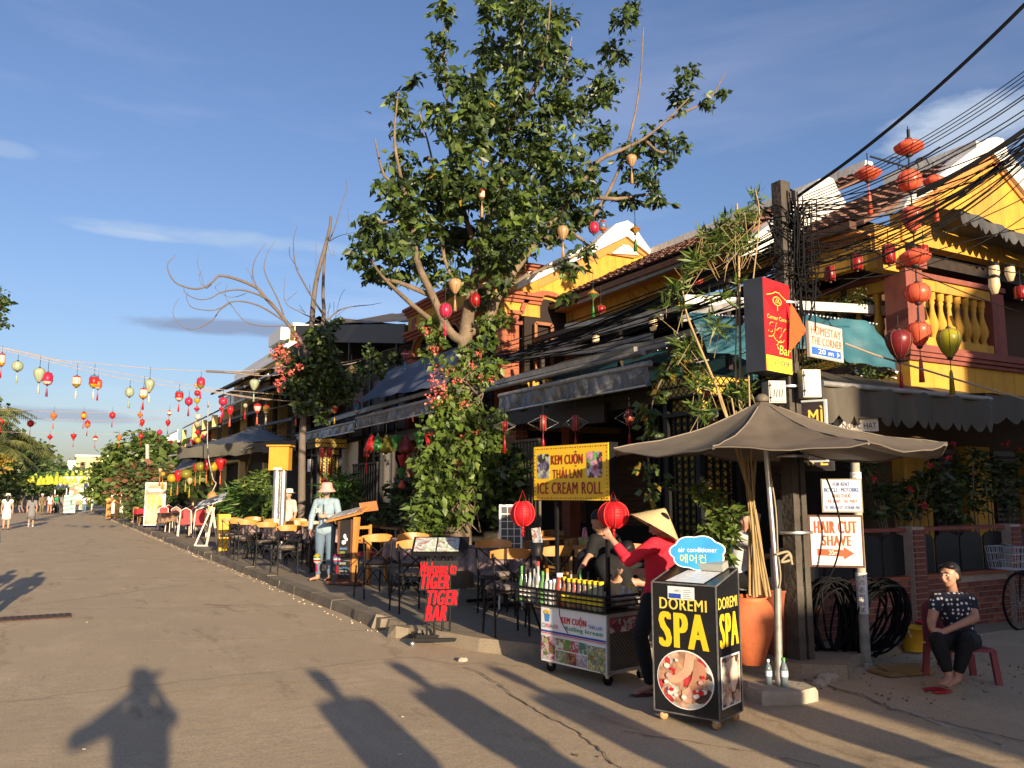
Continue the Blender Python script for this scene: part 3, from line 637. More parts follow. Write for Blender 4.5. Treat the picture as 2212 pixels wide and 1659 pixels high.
# gold lattice pillars
gold_panel_m=M('gold_panel',(.50,.33,.04),.5,.15,8)  # plain gold colour without emission
def lattice_pillar(p,w,h,lab,rz=0,cap=.5,grp=None):
    t=thing('lattice_pillar',lab,'pillar',p,rz,grp)
    for (x,y) in ((-w/2,-w/2),(w/2,-w/2),(w/2,w/2),(-w/2,w/2)): MB().bb((x-.04,y-.04,0),(x+.04,y+.04,h)).build('post',black,t)
    MB().bb((-w/2+.045,-w/2+.045,.1),(w/2-.045,w/2-.045,h-.02)).build('gold_core',gold_panel_m,t)
    for side in range(2):
        g=MB()
        def pt(u,z,side=side): return (u,-w/2+.02,z) if side==0 else (-w/2+.02,u,z)
        n=int((h-.2)/.1)
        for i in range(n):
            z=.1+i*.1
            for s in range(-2,2):
                u=s*w/4.6; a=w/4.6
                g.beam(pt(u,z),pt(u+a,z+.1),.012,.012); g.beam(pt(u+a,z),pt(u,z+.1),.012,.012)
        for s in (-.3,-.1,.1,.3): g.beam(pt(s*w,.1),pt(s*w,h-cap),.03,.03)
        g.build('lattice',black,t)
    for z in (h-cap,.55): MB().bb((-w/2-.05,-w/2-.05,z),(w/2+.05,w/2+.05,z+.05)).build('band',black,t)
    MB().bb((-w/2-.14,-w/2-.14,h-.26),(w/2+.14,w/2+.14,h)).build('crown_block',gold_panel_m,t)
    g=MB()
    for zz in (h-.26,h-.13,h): g.bb((-w/2-.15,-w/2-.15,zz-.012),(w/2+.15,w/2+.15,zz+.012))
    n=int((w+.28)/.1)
    for i in range(n):
        u=-w/2-.14+i*.1
        for z in (h-.25,h-.13):
            g.beam((u,-w/2-.145,z),(u+.1,-w/2-.145,z+.12),.01,.01); g.beam((u+.1,-w/2-.145,z),(u,-w/2-.145,z+.12),.01,.01)
            g.beam((-w/2-.145,u,z),(-w/2-.145,u+.1,z+.12),.01,.01); g.beam((-w/2-.145,u+.1,z),(-w/2-.145,u,z+.12),.01,.01)
    g.build('crown_lattice',black,t)
    return t
p=PX(663,1100,6.9); lattice_pillar((p.x,23.6,.12),.62,3.05,'gold and black lattice pillar right of the yellow box','structure' and 0)
p=PX(1472,900,7.5); lattice_pillar((7.55,8.45,.12),.62,3.0,'dark lattice pillar beside the bamboo, half behind the big parasol')
p=PX(790,960,7.6); lattice_pillar((7.6,20.6,.12),.40,2.95,'slim gold lattice column between the two white panels')
# slatted screens
def slat_screen(p,w,h,lab,rz=PI/2,n=11,mat=black):
    t=thing('slat_screen',lab,'screen',p,rz)
    for k in range(n): 
        o=MB().bb((-w/2+k*w/(n-1)-.02,-.02,0),(-w/2+k*w/(n-1)+.02,.02,h)).build('slat',mat,t)
    MB().bb((-w/2-.03,-.035,h-.04),(w/2+.03,.035,h)).build('top_bar',mat,t); MB().bb((-w/2-.03,-.035,.1),(w/2+.03,.035,.15)).build('bottom_bar',mat,t)
    return t
slat_screen(PX(776,1095,7.2)*1 if False else Vector((7.25,21.2,.12)),1.9,2.3,'black vertical slat screen between the two white panels')
slat_screen(Vector((7.0,12.3,.12)),1.1,2.4,'weathered vertical slat screen just right of the vine tree',mat=M('grey_bamboo',(.10,.085,.06),.7,.3,8))
slat_screen(Vector((8.0,9.2,.12)),1.6,2.9,'dark slatted screen behind the bamboo stems',n=14)
# white panels
def wpanel(x0,x1,y0,y1,X,lab,deco):
    a=PX(x0,y1,X); c_=PX(x1,y1,X); t=thing('display_board',lab,'panel',(X,c_.y,.12)); z0=a.z-.12; z1=PX(x0,y0,X).z-.12
    MB().bb((0,0,z0),(.05,a.y-c_.y,z1)).build('board',M('cream_board',(.75,.66,.48),.6,.06,2),t)
    m=MB().bb((-.015,-.05,z0-.05),(.06,0,z1+.05)); m.bb((-.015,a.y-c_.y,z0-.05),(.06,a.y-c_.y+.05,z1+.05)); m.bb((-.015,0,z1),(.06,a.y-c_.y,z1+.05)); m.bb((-.015,0,z0-.05),(.06,a.y-c_.y,z0)); m.build('frame',dark_wood,t)
    MB().bb((0,0,0),(.1,.1,z0)).build('leg',dark_wood,t); MB().bb((0,a.y-c_.y-.1,0),(.1,a.y-c_.y,z0)).build('leg',dark_wood,t)
    if deco:
        g=MB()
        for k in range(9):
            yy=(.15+.08*k)*(a.y-c_.y); zz=z1-.18-.05*abs(k-4)*R.random(); g.beam((-.004,yy,zz),(-.004,yy+.06,zz-R.uniform(.02,.3)),.003,.02,up=(0,0,1))
            g.ball((-.006,yy,zz-.1),(.003,.035,.035),6,4)
        g.build('ink_branch_print',ink,t)
    return t
wpanel(724,772,962,1085,7.5,'plain white board panel lit by the sun behind the waitress',False)
wpanel(805,845,970,1085,7.5,'white board panel with black ink branch drawing under the lanterns',True)
# ================================================================ AWNINGS
def sheet(q,nu,nv,sag=0.,ripple=0.,seed=0,seg=None):
    """cloth between four corners q=[a,b,c,d] (a->b along, a->d across)"""
    a,b_,c_,d_=[Vector(p) for p in q]; r=random.Random(seed); ph=[r.uniform(0,6) for _ in range(4)]; m=[]
    for j in range(nv+1):
        for i in range(nu+1):
            u=i/nu; v=j/nv; p=(a*(1-u)+b_*u)*(1-v)+(d_*(1-u)+c_*u)*v
            s=sag*math.sin(PI*v)*(1 if not seg else .4+.6*abs(math.sin(PI*u*seg)))
            w_=ripple*(math.sin(u*23+ph[0]+v*3)+.6*math.sin(u*51+ph[1]-v*5)+.5*math.sin(v*9+ph[2]+u*7))
            m.append(p+Vector((0,0,-s+w_)))
    f=[(j*(nu+1)+i,j*(nu+1)+i+1,(j+1)*(nu+1)+i+1,(j+1)*(nu+1)+i) for j in range(nv) for i in range(nu)]
    return m,f
def awning(lab,y0,y1,xw,zw,xf,zf,mat,val=.3,valmat=None,grp=None,ripple=.012,sag=.06,arms=3,z1w=None,z1f=None):
    t=thing('awning',lab,'awning',(xw,y0,0),0,grp); z1w=z1w or zw; z1f=z1f or zf
    m=MB(); v,f=sheet([(xf,y0,zf),(xf,y1,z1f),(xw,y1,z1w),(xw,y0,zw)],40,8,sag,ripple,int(y0)); m.add(v,f,0,True); m.build('canopy',mat,t,world=True)
    m=MB(); m.tube([(xf,y0-.05,zf),(xf,y1+.05,z1f)],.045,8); m.build('front_bar',dirty_steel,t,world=True)
    if val:
        m=MB(); v,f=sheet([(xf-.03,y0,zf-val),(xf-.03,y1,z1f-val),(xf-.02,y1,z1f-.03),(xf-.02,y0,zf-.03)],70,5,0,0,int(y1)); r=random.Random(3)
        v=[Vector((p.x+(.018*math.sin(p.y*9+p.z*9)+.014*math.sin(p.y*23-p.z*14)+.02*math.sin(p.y*2.3)+.008*math.sin(p.y*57+p.z*20))*(.3+(zf-p.z)/val),p.y,p.z)) for p in v]
        m.add(v,f,0,True); m.build('valance',valmat or mat,t,world=True)
        MB().tube([(xf-.035,y0,zf-val),(xf-.035,y1,z1f-val)],.022,6).build('hem_bar',steel,t,world=True)
    for k in range(arms):
        y=y0+.25+(y1-y0-.5)*k/max(1,arms-1); MB().beam((xf,y,zf-.06),(xw,y,zw-.06),.04,.05).build('arm',dirty_steel,t,world=True)
    return t
awning('near lower dark awning with drooping valance over the ice cream stall',8.85,13.1,8.3,3.62,7.0,3.36,canvas_dark,.30,canvas_shiny)
awning('upper dark awning sheet with roller bar above the near awning',9.7,15.9,8.9,4.25,7.55,3.68,canvas_dark,0,ripple=.008)
awning('middle awning with silver drop curtain left of the vine tree',15.9,21.2,8.3,3.9,7.0,3.6,canvas_dark,.28,canvas_shiny)
awning('far awning with silver drop curtain reaching the gold pillar',21.3,27.4,8.3,3.75,7.0,3.52,canvas_dark,.26,canvas_shiny)
# roller casings above
t=thing('awning_beams','bundle of long metal awning beams running above the front canopies','frame',(7.6,10,0))
for a,c_ in (((7.75,9.7,3.95),(7.75,16.2,4.35)),((8.2,10,4.35),(8.2,17,4.5)),((7.5,15.5,3.95),(7.5,27,3.85)),((7.8,16,4.05),(7.8,27,4.0)),((8.35,8.7,4.35),(8.35,13,4.75)),((7.6,9.9,3.78),(7.6,15.9,3.8))):
    MB().beam(a,c_,.07,.09).build('beam',dirty_steel,t,world=True)
# pale timber / steel bars crossing in front of the balcony
def bar(a,c_,w,h,mat,lab,nm='beam'):
    m=MB().beam(Vector(a)-Vector(a),Vector(c_)-Vector(a),w,h); o=m.build(nm,mat); o.location=a; return tag(o,lab,'beam')
bar(PX(1190,765,8.6),PX(1400,762,8.6)-Vector((0,1.2,0)),.1,.1,dirty_steel,'pale aluminium bar lying level above the roller awning')
bar(PX(1190,760,9.2),PX(1460,650,9.2),.12,.12,dirty_steel,'grey metal beam sloping across the upper open floor')
bar(PY(1475,648,8.4),PY(1935,672,8.0),.1,.13,M('pale_alu',(.5,.5,.48),.45,.1,5),'pale metal beam above the teal tarpaulins')
bar(PY(1470,690,8.2),PY(1600,655,8.2),.09,.12,dirty_steel,'short grey beam rising beside the teal tarpaulin')
bar(PX(1275,657,9.9)+Vector((-.3,0,0)),PX(1520,568,9.9)+Vector((-.3,0,0)),.06,.08,dirty_steel,'thin grey rail fixed under the yellow fascia')
# lean-to dark roofing over the upper floor opening
t=thing('lean_to_roof','dark corrugated lean-to roofing under the yellow fascia','roof',(9.0,9,0))
m=MB(); v,f=sheet([(9.0,9.3,4.95),(9.0,15.2,4.95),(10.3,15.2,5.25),(10.3,9.3,5.25)],60,2,0,0); v=[Vector((p.x,p.y,p.z+.02*math.sin(p.y*30))) for p in v]; m.add(v,f); m.build('corrugated_sheet',canvas_dark,t,world=True)
MB().bb((8.95,9.3,4.84),(9.02,15.2,4.96)).build('edge_board',dark_wood,t,world=True)
for y_ in (9.4,12.2,15.0): MB().bb((9.0,y_,3.5),(9.08,y_+.08,4.86)).build('post',dark_wood,t,world=True)
# blue grey canvas lean-to
t=thing('canvas_lean_to','big blue grey canvas sheet sloping beside the arched porch','canvas',(8,18,0))
m=MB(); v,f=sheet([(7.3,16.4,3.95),(7.3,22.4,4.15),(8.3,22.4,5.15),(8.3,16.0,5.05)],30,8,.12,.015,5); m.add(v,f,0,True); m.build('canopy',canvas_blue,t,world=True)
# teal tarpaulins
def tarp(lab,q,sag=.05):
    t=thing('teal_tarpaulin',lab,'tarpaulin',q[0]); m=MB(); v,f=sheet(q,22,12,0,0)
    n=(Vector(q[1])-Vector(q[0])).cross(Vector(q[3])-Vector(q[0])).normalized(); rr=random.Random(len(lab))
    v=[p+n*(.035*math.sin(p.x*5+p.z*3)+.02*math.sin(p.x*13-p.z*7)+.012*math.sin(p.z*21+p.x*9)) for p in v]; m.add(v,f,0,True); m.build('sheet',teal,t,world=True)
    m=MB(); 
    for k in range(23): m.ball(Vector(q[3]).lerp(Vector(q[2]),k/22),.02,5,3)
    m.build('eyelets',steel,t,world=True); return t
tarp('teal tarpaulin stretched left of the sky bar sign',[PY(1528,762,7.6),PY(1650,782,7.4),PY(1650,688,7.6),PY(1482,676,7.8)])
tarp('teal tarpaulin hanging right of the homestay sign under the balusters',[PY(1722,748,7.1),PY(1935,802,7.1),PY(1893,700,7.3),PY(1722,676,7.3)])
tarp('strip of teal tarpaulin tied under the upper terrace rail',[PX(1110,845,9.6),PX(1440,764,9.6),PX(1440,752,9.7),PX(1110,826,9.7)])
# brown awnings with scalloped edge on the side street
scal_m=M('olive_canvas',(.062,.052,.036),.6,.2,2,bump=.3,bscale=8,streak=.3)
t=thing('scalloped_awning','olive brown scalloped awning above the side wall, under the balcony','awning',(7.2,7.2,0))
def scal(par,q0,q1,z0,dr,n,mat):
    a=Vector(q0);c_=Vector(q1); m=MB(); N_=n*10; vs=[]
    for i in range(N_+1):
        u=i/N_; p=a.lerp(c_,u); ph=abs(math.sin(PI*u*n)); vs.append(p+Vector((0,.03*math.sin(u*31),0))); vs.append(p+Vector((0,-.02+.03*math.sin(u*31+1),-dr+.09*(1-ph))))
    m.add(vs,[(2*i,2*i+2,2*i+3,2*i+1) for i in range(N_)],0,True); return m.build('scalloped_valance',mat,par,world=True)
fa=PY(1775,828,5.7); fb=PY(2140,862,5.7)
m=MB(); v,f=sheet([fa,fb,(fb.x+.5,7.38,3.15),(7.6,7.38,3.2)],36,10,.05,.008,4); m.add(v,f,0,True); m.build('canopy',scal_m,t,world=True)
scal(t,fa,fb,0,.40,14,scal_m)
MB().tube([fa,fb],.03,8).build('front_bar',dirty_steel,t,world=True)
t=thing('scalloped_awning','second scalloped awning at the right edge, stained with pale streaks','awning',(10,7.2,0))
fa=PY(2128,850,6.2); fb=PY(2500,880,6.2); m=MB(); v,f=sheet([fa,fb,(fb.x+.5,7.38,3.05),(fa.x+.2,7.38,3.12)],24,8,.05,.008,8); m.add(v,f,0,True); m.build('canopy',scal_m,t,world=True); scal(t,fa,fb,0,.38,12,scal_m)
# dark canopy over the balcony
t=thing('balcony_canopy','dark frilled canopy over the corner balcony at the right edge','awning',(11,7,0))
a=PY(2075,452,6.9); c_=PY(2300,545,6.9)
m=MB(); v,f=sheet([a,c_,(c_.x,8.6,5.6),(10.5,8.6,5.5)],24,6,.04,.01,9); m.add(v,f,0,True); m.build('canopy',canvas_dark,t,world=True); scal(t,a,c_,0,.22,16,canvas_dark)
m=MB(); v,f=sheet([PY(2010,452,7.0),a,(11,8.6,5.5),(10.4,8.6,5.4)],8,6,.02,.01,9); m.add(v,f,0,True); m.build('side_flap',canvas_dark,t,world=True)
# ================================================================ BUILDINGS FURTHER DOWN THE STREET
def windows(par,X,ys,z0,z1,wd,frame=white):
    for y in ys:
        f=MB().bb((X-.04,y,z0),(X-.005,y+wd,z1)).build('window',frame,par,world=True)
        g=MB().bb((X-.055,y+.08,z0+.08),(X-.041,y+wd-.08,z1-.08)).build('pane',M('dark_glass',(.02,.025,.03),.15,.1,2),f); g.location=-par.location
# C: vine covered building under the big dark canopy, Y 21.4-37
Cb=thing('vine_house','dark two storey restaurant with huge brown canopy roof and creeper','house',(8.8,22,0))
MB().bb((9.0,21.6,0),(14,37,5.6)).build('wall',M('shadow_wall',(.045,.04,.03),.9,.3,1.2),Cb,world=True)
q=[(8.3,21.25,6.35),(8.3,33.5,8.5),(12.5,33.5,9.4),(12.5,21.25,7.4)]
m=MB(); m.prism([(8.3,21.25,5.75),(8.3,33.3,7.75),(8.3,33.3,8.42),(8.3,21.25,6.3)],(.06,0,0)); m.build('canopy_fascia',M('brown_canopy',(.085,.065,.045),.6,.2,1.5,bump=.3,bscale=6),Cb,world=True)
m=MB(); v,f=sheet([q[0],q[1],q[2],q[3]],16,4,.1,.02,2); m.add(v,f,0,True); m.build('canopy_top',M('brown_canopy'),Cb,world=True)
m=MB(); v,f=sheet([(8.36,21.25,5.8),(8.36,33.3,7.8),(12.5,33.3,7.8),(12.5,21.25,5.8)],4,2); m.add(v,f); m.build('canopy_underside',dark_wood,Cb,world=True)
for k in range(6): MB().beam((8.4,22+k*2.2,3.3),(8.4,22+k*2.2,5.9+k*.36),.07,.07).build('post',dark_wood,Cb,world=True)
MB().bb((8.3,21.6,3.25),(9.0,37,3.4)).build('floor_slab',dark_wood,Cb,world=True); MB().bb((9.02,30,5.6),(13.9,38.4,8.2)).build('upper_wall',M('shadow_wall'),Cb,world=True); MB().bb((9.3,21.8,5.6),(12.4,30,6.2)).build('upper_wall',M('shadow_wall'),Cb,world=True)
m=MB()
for z in (3.7,4.0,4.25): m.beam((8.35,21.6,z),(8.35,37,z),.04,.04)
m.build('railing',black,Cb,world=True)
for k in range(7): MB().bb((8.9,22.2+k*2.1,3.5),(8.99,23.2+k*2.1,5.2)).build('window',brown_wood,Cb,world=True)
wp([PX(650,703,13),PX(690,682,13),PX(722,703,13)],(0,.2,0),whitewash,'far_gable',Cb)
for k,(y0,y1,z) in enumerate(((33.6,40,7.2),(34,42,6.4))):
    m=MB(); v,f=sheet([(7.4-k*.3,y0,z-.9),(7.4-k*.3,y1,z-.6),(9.6,y1,z+.5),(9.6,y0,z+.4)],10,4,.05,.02,k); m.add(v,f); m.build('dark_eave_sheet',canvas_dark,Cb,world=True)
# D: cream building with white parapet
Db=thing('cream_house','tall cream house with stepped white parapet down the street','house',(9,38,0))
cream=M('cream_plaster',(.70,.52,.22),.85,.1,1.5); 
MB().bb((9.0,38.6,0),(16,50,7.9)).build('wall',cream,Db,world=True)
MB().bb((8.9,38.5,7.9),(16.1,50.1,8.05)).build('cornice',white,Db,world=True)
MB().bb((9.0,38.6,8.05),(9.2,50,8.5)).build('parapet',white,Db,world=True); MB().bb((9.2,38.6,8.05),(16,38.8,8.75)).build('parapet',white,Db,world=True)
MB().bb((8.92,38.5,8.75),(9.35,41,9.35)).build('chimney_block',white,Db,world=True); MB().bb((9.6,38.7,8.7),(12.0,40.5,9.5)).build('roof_room',cream,Db,world=True); MB().bb((9.5,38.6,9.5),(12.1,40.6,9.65)).build('cornice',white,Db,world=True)
MB().bb((8.4,38.6,6.4),(9.0,50,6.55)).build('balcony_slab',white,Db,world=True); MB().bb((8.4,38.6,3.3),(9.0,50,3.45)).build('balcony_slab',cream,Db,world=True)
MB().bb((8.93,38.9,.2),(8.99,49.6,6.3)).build('painted_shade_front',M('painted_shade_front',(.05,.035,.022),.8,.4,1.2),Db,world=True)  # flat panel added over the wall, its dark colour standing in for shaded interiors
MB().bb((9.22,50.9,.2),(9.29,63.6,6.1)).build('painted_shade_front',M('painted_shade_front'),Db,world=True)  # same painted darkness along the yellow house front
for k,(xa,y0,y1,z) in enumerate(((7.2,37.5,44,6.9),(7.6,40,49,7.6),(7.0,38,48,4.6),(7.3,44,52,5.6),(6.9,33,41,5.4),(7.4,30,38,6.3),(7.0,28,36,4.7),(7.3,50,58,4.9))):
    t_=thing('tin_awning','dark patched awning sheet, the %s one of the stack down the row'%['highest','upper middle','lower far','cream house side','nearer lower','nearest upper','nearest lower','yellow house side'][k],'awning',(xa,y0,z)); m=MB(); v,f=sheet([(xa,y0,z-.55),(xa,y1,z-.35),(9.2,y1,z+.35),(9.2,y0,z+.2)],14,4,.08,.03,k+20); m.add(v,f,0,True); m.build('sheet',[canvas_dark,M('rusty_tin',(.10,.065,.045),.7,.4,2,bump=.3)][k%2],t_,world=True)
    MB().beam((xa,y0,z-.58),(xa,y1,z-.38),.08,.1).build('edge_beam',dark_wood,t_,world=True)
windows(Db,9.0,[39.3,41.6,43.9,46.2],4.1,5.9,1.1,brown_wood); windows(Db,9.0,[39.5,42,44.5,47],6.8,7.7,.9,brown_wood)
for y in (38.8,44.5,49.8): MB().bb((8.45,y,0),(8.75,y+.3,6.4)).build('pillar',cream,Db,world=True)
m=MB()
for k in range(40): m.beam((8.45,38.7+k*.28,6.55),(8.45,38.7+k*.28,7.1),.03,.03)
m.beam((8.45,38.6,7.1),(8.45,50,7.1),.05,.05); m.build('railing',white,Db,world=True)
for k in range(8): 
    MB().bb((10+k*.01,38.52,1),(10.01,38.53,1.01)) 
windows_dy=None
for xx in (10.2,12.2,14.2):
    f=MB().bb((xx,38.54,4.3),(xx+.9,38.595,5.8)).build('window',brown_wood,Db,world=True); g=MB().bb((xx+.07,38.52,4.37),(xx+.83,38.539,5.73)).build('pane',M('dark_glass'),f); g.location=-Db.location
# E: old yellow house with tiled roof and lantern balcony
Eb=thing('old_yellow_house','old yellow two storey house with tiled lean-to roof and lantern hung balcony','house',(8.5,51,0))
MB().bb((9.3,50.6,0),(15,66,6.6)).build('wall',cream,Eb,world=True)
m=MB(); v,f=sheet([(8.0,50.6,6.3),(8.0,64,6.3),(11.5,64,8.3),(11.5,50.6,8.3)],50,10); v=[Vector((p.x,p.y,p.z+.05*math.sin(p.y*14))) for p in v]; m.add(v,f); m.build('tiled_roof',tile_m,Eb,world=True)
MB().prism([(9.3,50.5,6.6),(14.5,50.5,6.6),(11.6,50.5,8.4)],(0,.15,0)).build('gable',cream,Eb,world=True)
MB().bb((7.9,50.6,3.3),(9.3,64,3.5)).build('balcony_slab',terra_rail,Eb,world=True)
for y in (50.7,54.5,58.5,63.6): MB().bb((8.0,y,0),(8.3,y+.35,6.2)).build('pillar',cream,Eb,world=True)
windows(Eb,9.3,[51.6,55.4,59.5],3.9,5.7,1.4,brown_wood)
m=MB()
for k in range(50): m.beam((8.1,50.8+k*.26,3.5),(8.1,50.8+k*.26,4.3),.03,.03)
m.beam((8.1,50.7,4.3),(8.1,64,4.3),.07,.07); m.build('railing',brown_wood,Eb,world=True)
for k in range(16):
    o=MB().ball((0,0,0),(.16,.16,.2),8,5).build('paper_lantern',S[['magenta','gold','red','cream','blue'][k%5]]); o.location=(8.0,51+k*.55,5.0+.12*math.sin(k*1.3)); tag(o,'small coloured paper lantern in the row along the far yellow balcony','lantern','paper lanterns on the far balcony')
Fb=thing('far_white_house','white balconied house further down with red awning','house',(8.5,68,0))
MB().bb((8.8,67,0),(16,78,5.6)).build('wall',white,Fb,world=True); MB().bb((8.0,67,5.5),(16,78,5.65)).build('roof_slab',white,Fb,world=True); windows(Fb,8.8,[68,71,74],3.6,4.9,1.2,brown_wood)
m=MB()
for k in range(36): m.beam((8.1,67.2+k*.3,5.65),(8.1,67.2+k*.3,6.4),.05,.05)
m.beam((8.1,67,6.4),(8.1,78,6.4),.08,.08); m.build('railing',white,Fb,world=True)
o=MB().ball((0,0,0),(.7,.7,.55),10,6).build('red_parasol',S['red']); o.location=(7.9,69,5.2); tag(o,'round red lantern on the white far house','lantern')
Gb=thing('distant_yellow_house','small distant yellow house above the trees at the end of the street','house',(13,150,0))
p=PF(190,1030,150); MB().bb((p.x-2,p.y,0),(p.x+5,p.y+9,8.3)).build('wall',M('far_cream',(.75,.55,.22)),Gb,world=True); MB().bb((p.x-3.4,p.y+.2,0),(p.x-2,p.y+8,7.6)).build('side_wing',whitewash,Gb,world=True)
MB().bb((p.x-2.3,p.y-.3,8.3),(p.x+5.3,p.y+9,8.6)).build('roof_slab',white,Gb,world=True)
for k in range(3):
    for z in (3.2,6): MB().bb((p.x-1.4+k*2,p.y-.06,z),(p.x-.5+k*2,p.y,z+1.4)).build('window',brown_wood,Gb,world=True)
# ================================================================ TREES
def limb(m,pts,r0,r1,n=7): m.tube(pts,[r0+(r1-r0)*i/(len(pts)-1) for i in range(len(pts))],n)
def smooth(pts,k=4):
    out=[]; P=[Vector(p) for p in pts]; P=[P[0]*2-P[1]]+P+[P[-1]*2-P[-2]]
    for i in range(1,len(P)-2):
        for j in range(k):
            t=j/k; a,b_,c_,d=P[i-1],P[i],P[i+1],P[i+2]
            out.append(.5*((2*b_)+(c_-a)*t+(2*a-5*b_+4*c_-d)*t*t+(3*b_-a-3*c_+d)*t**3))
    out.append(P[-2]); return out
TY=12.6
T=thing('street_tree','tall leafy street tree with flowering creeper up its trunk','tree',(PY(990,1195,TY).x,TY,.12))
def tp(x,y,d=0): return PY(x,y,TY+d)
m=MB(); trunk=smooth([(T.location.x,TY,.05),tp(988,1100),tp(990,1000),tp(1000,900,.05),tp(1003,800),tp(1006,720),tp(1018,640,.1),tp(1035,560,.2),tp(1055,470,.25),tp(1075,380,.3),tp(1095,280,.35),tp(1115,170,.4),tp(1128,40,.4),tp(1130,-120,.4)],5)
rs=[max(.03,.21-.0036*i*1.0) if i>6 else .26-.008*i for i in range(len(trunk))]; m.tube(trunk,rs,12)
limbs=[([(1012,720),(1055,690),(1080,630),(1130,560),(1190,480),(1240,420),(1290,350),(1340,325),(1390,300),(1440,260),(1500,200)],.095,-.5),
([(1065,680),(1050,600),(1042,500),(1045,400),(1040,330)],.045,.3),
([(1005,740),(970,715),(935,640),(900,560),(890,470),(870,400),(852,300),(860,200)],.09,-.3),
([(975,715),(930,690),(870,640),(820,590),(790,540)],.06,-.8),
([(935,640),(860,610),(810,600),(775,575)],.05,.5),
([(1035,560),(1000,450),(975,350),(965,200),(960,60)],.055,.6),
([(1060,470),(1120,400),(1180,300),(1215,180),(1235,80)],.05,.7),
([(1160,520),(1240,500),(1300,440),(1350,330),(1380,200),(1390,60)],.055,.9),
([(1190,480),(1260,520),(1290,570)],.05,-.7),([(1240,420),(1330,430),(1400,420),(1440,440)],.05,-.2),
([(870,400),(830,380),(810,300)],.04,.3),([(890,470),(840,480),(800,480)],.04,-.6),([(1390,300),(1430,330),(1475,300)],.04,.2),([(1440,260),(1530,215),(1565,160)],.03,.1),([(1080,630),(1150,590),(1230,560),(1290,520)],.045,-.6),
([(1000,640),(960,560),(950,450),(930,330),(905,240)],.04,.4),([(1095,280),(1150,200),(1180,100),(1190,-20)],.06,-.4)]
for P,r,d in limbs:
    n=len(P); limb(m,smooth([tp(x,y,d*i/(n-1)) for i,(x,y) in enumerate(P)],3),r,.012,7)
m.build('trunk',bark,T,world=True)
blobs=[(1130,20,60),(1060,110,45),(1130,120,70),(1200,40,45),(1100,-30,60),(1180,110,55),(1350,40,38),(1365,10,25),(1335,110,40),(1300,190,50),(1265,230,40),(1235,150,38),(965,20,30),(950,100,34),(965,160,34),(1010,190,50),(1100,220,75),(1200,230,60),(900,165,14),(860,225,26),(880,270,34),(935,250,38),(1000,290,65),(1100,320,80),(1200,330,70),(1290,290,42),(870,350,36),(835,405,22),(860,430,45),(935,390,55),(800,475,30),(785,525,28),(840,520,46),(900,490,55),(1000,400,75),(1100,420,75),(1190,420,65),(1270,390,42),(1355,330,30),(1410,300,44),(1465,315,30),(1430,345,34),(1490,165,34),(1465,205,30),(1530,225,20),(1400,390,30),(1425,430,26),(1350,430,34),(1370,375,34),(1265,460,42),(1200,490,48),(1090,500,75),(1000,510,62),(930,570,50),(850,580,42),(800,590,26),(1060,560,48),(1120,555,36),(1235,575,28),(1262,540,22),(985,600,36),(1040,640,34),(1085,615,28),(770,560,20),(1150,470,55),(1560,200,12),(1225,640,16),(960,440,50),(1040,250,50),(1060,30,40)]
C=[];Dd=[];C2=[];D2=[];C3=[];D3=[]
for (x,y,r) in blobs:
    for rep in range(2 if r>40 else 1):
        d=R.uniform(-1.2,1.2)*min(1,r/45); c0=tp(x,y,d); rr=r*.0078
        k=int(24+r*r*.070/(1.35 if r>40 else 1)); tw=cloud(c0,rr,max(5,k//7),.95)
        for q in tw:
            n=R.randint(6,9); ax=NR.normal(size=3); ax[2]*=.25; ax/=np.linalg.norm(ax); tt=NR.uniform(-.17,.17,(n,1)); base=q+ax*tt+NR.normal(size=(n,3))*.02
            side=NR.normal(size=(n,3)); side[:,2]=side[:,2]*.3-.75; side+=ax*.3
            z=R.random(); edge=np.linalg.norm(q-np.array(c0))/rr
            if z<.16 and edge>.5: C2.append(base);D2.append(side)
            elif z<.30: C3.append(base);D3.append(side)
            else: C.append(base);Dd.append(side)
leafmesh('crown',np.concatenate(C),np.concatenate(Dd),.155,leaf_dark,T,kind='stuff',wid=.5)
leafmesh('crown_bright_tufts',np.concatenate(C2),np.concatenate(D2),.15,leaf_light,T,kind='stuff',wid=.5)  # brighter green leaf clusters from the outer part of each blob
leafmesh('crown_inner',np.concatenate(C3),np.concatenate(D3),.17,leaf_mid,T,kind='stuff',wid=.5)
# 300 single leaves on the near side
lb=leafmesh('leaf',[(0,0,0)],[(0,0,-1)],.2,leaf_mid,T,world=False,wid=.5,jit=0); lb2=leafmesh('leaf',[(0,0,0)],[(0,0,-1)],.2,leaf_yellow,T,world=False,wid=.5,jit=0)
cc=np.concatenate(C); sel=cc[np.argsort(cc[:,0]*.48+cc[:,1]*.87)[:4000]]; sel=sel[NR.choice(len(sel),298,replace=False)]
for k,p in enumerate(sel):
    s_=lb2 if k%23==0 else lb; o=s_.copy(); COL.objects.link(o); o.parent=T; o.location=Vector(p)-T.location-Vector((0.03,.06,0)); o.rotation_euler=(R.uniform(-.9,.9),R.uniform(-.9,.9),R.uniform(0,6.2))
lb.location=Vector(sel[0])-T.location; lb2.location=Vector(sel[1])-T.location
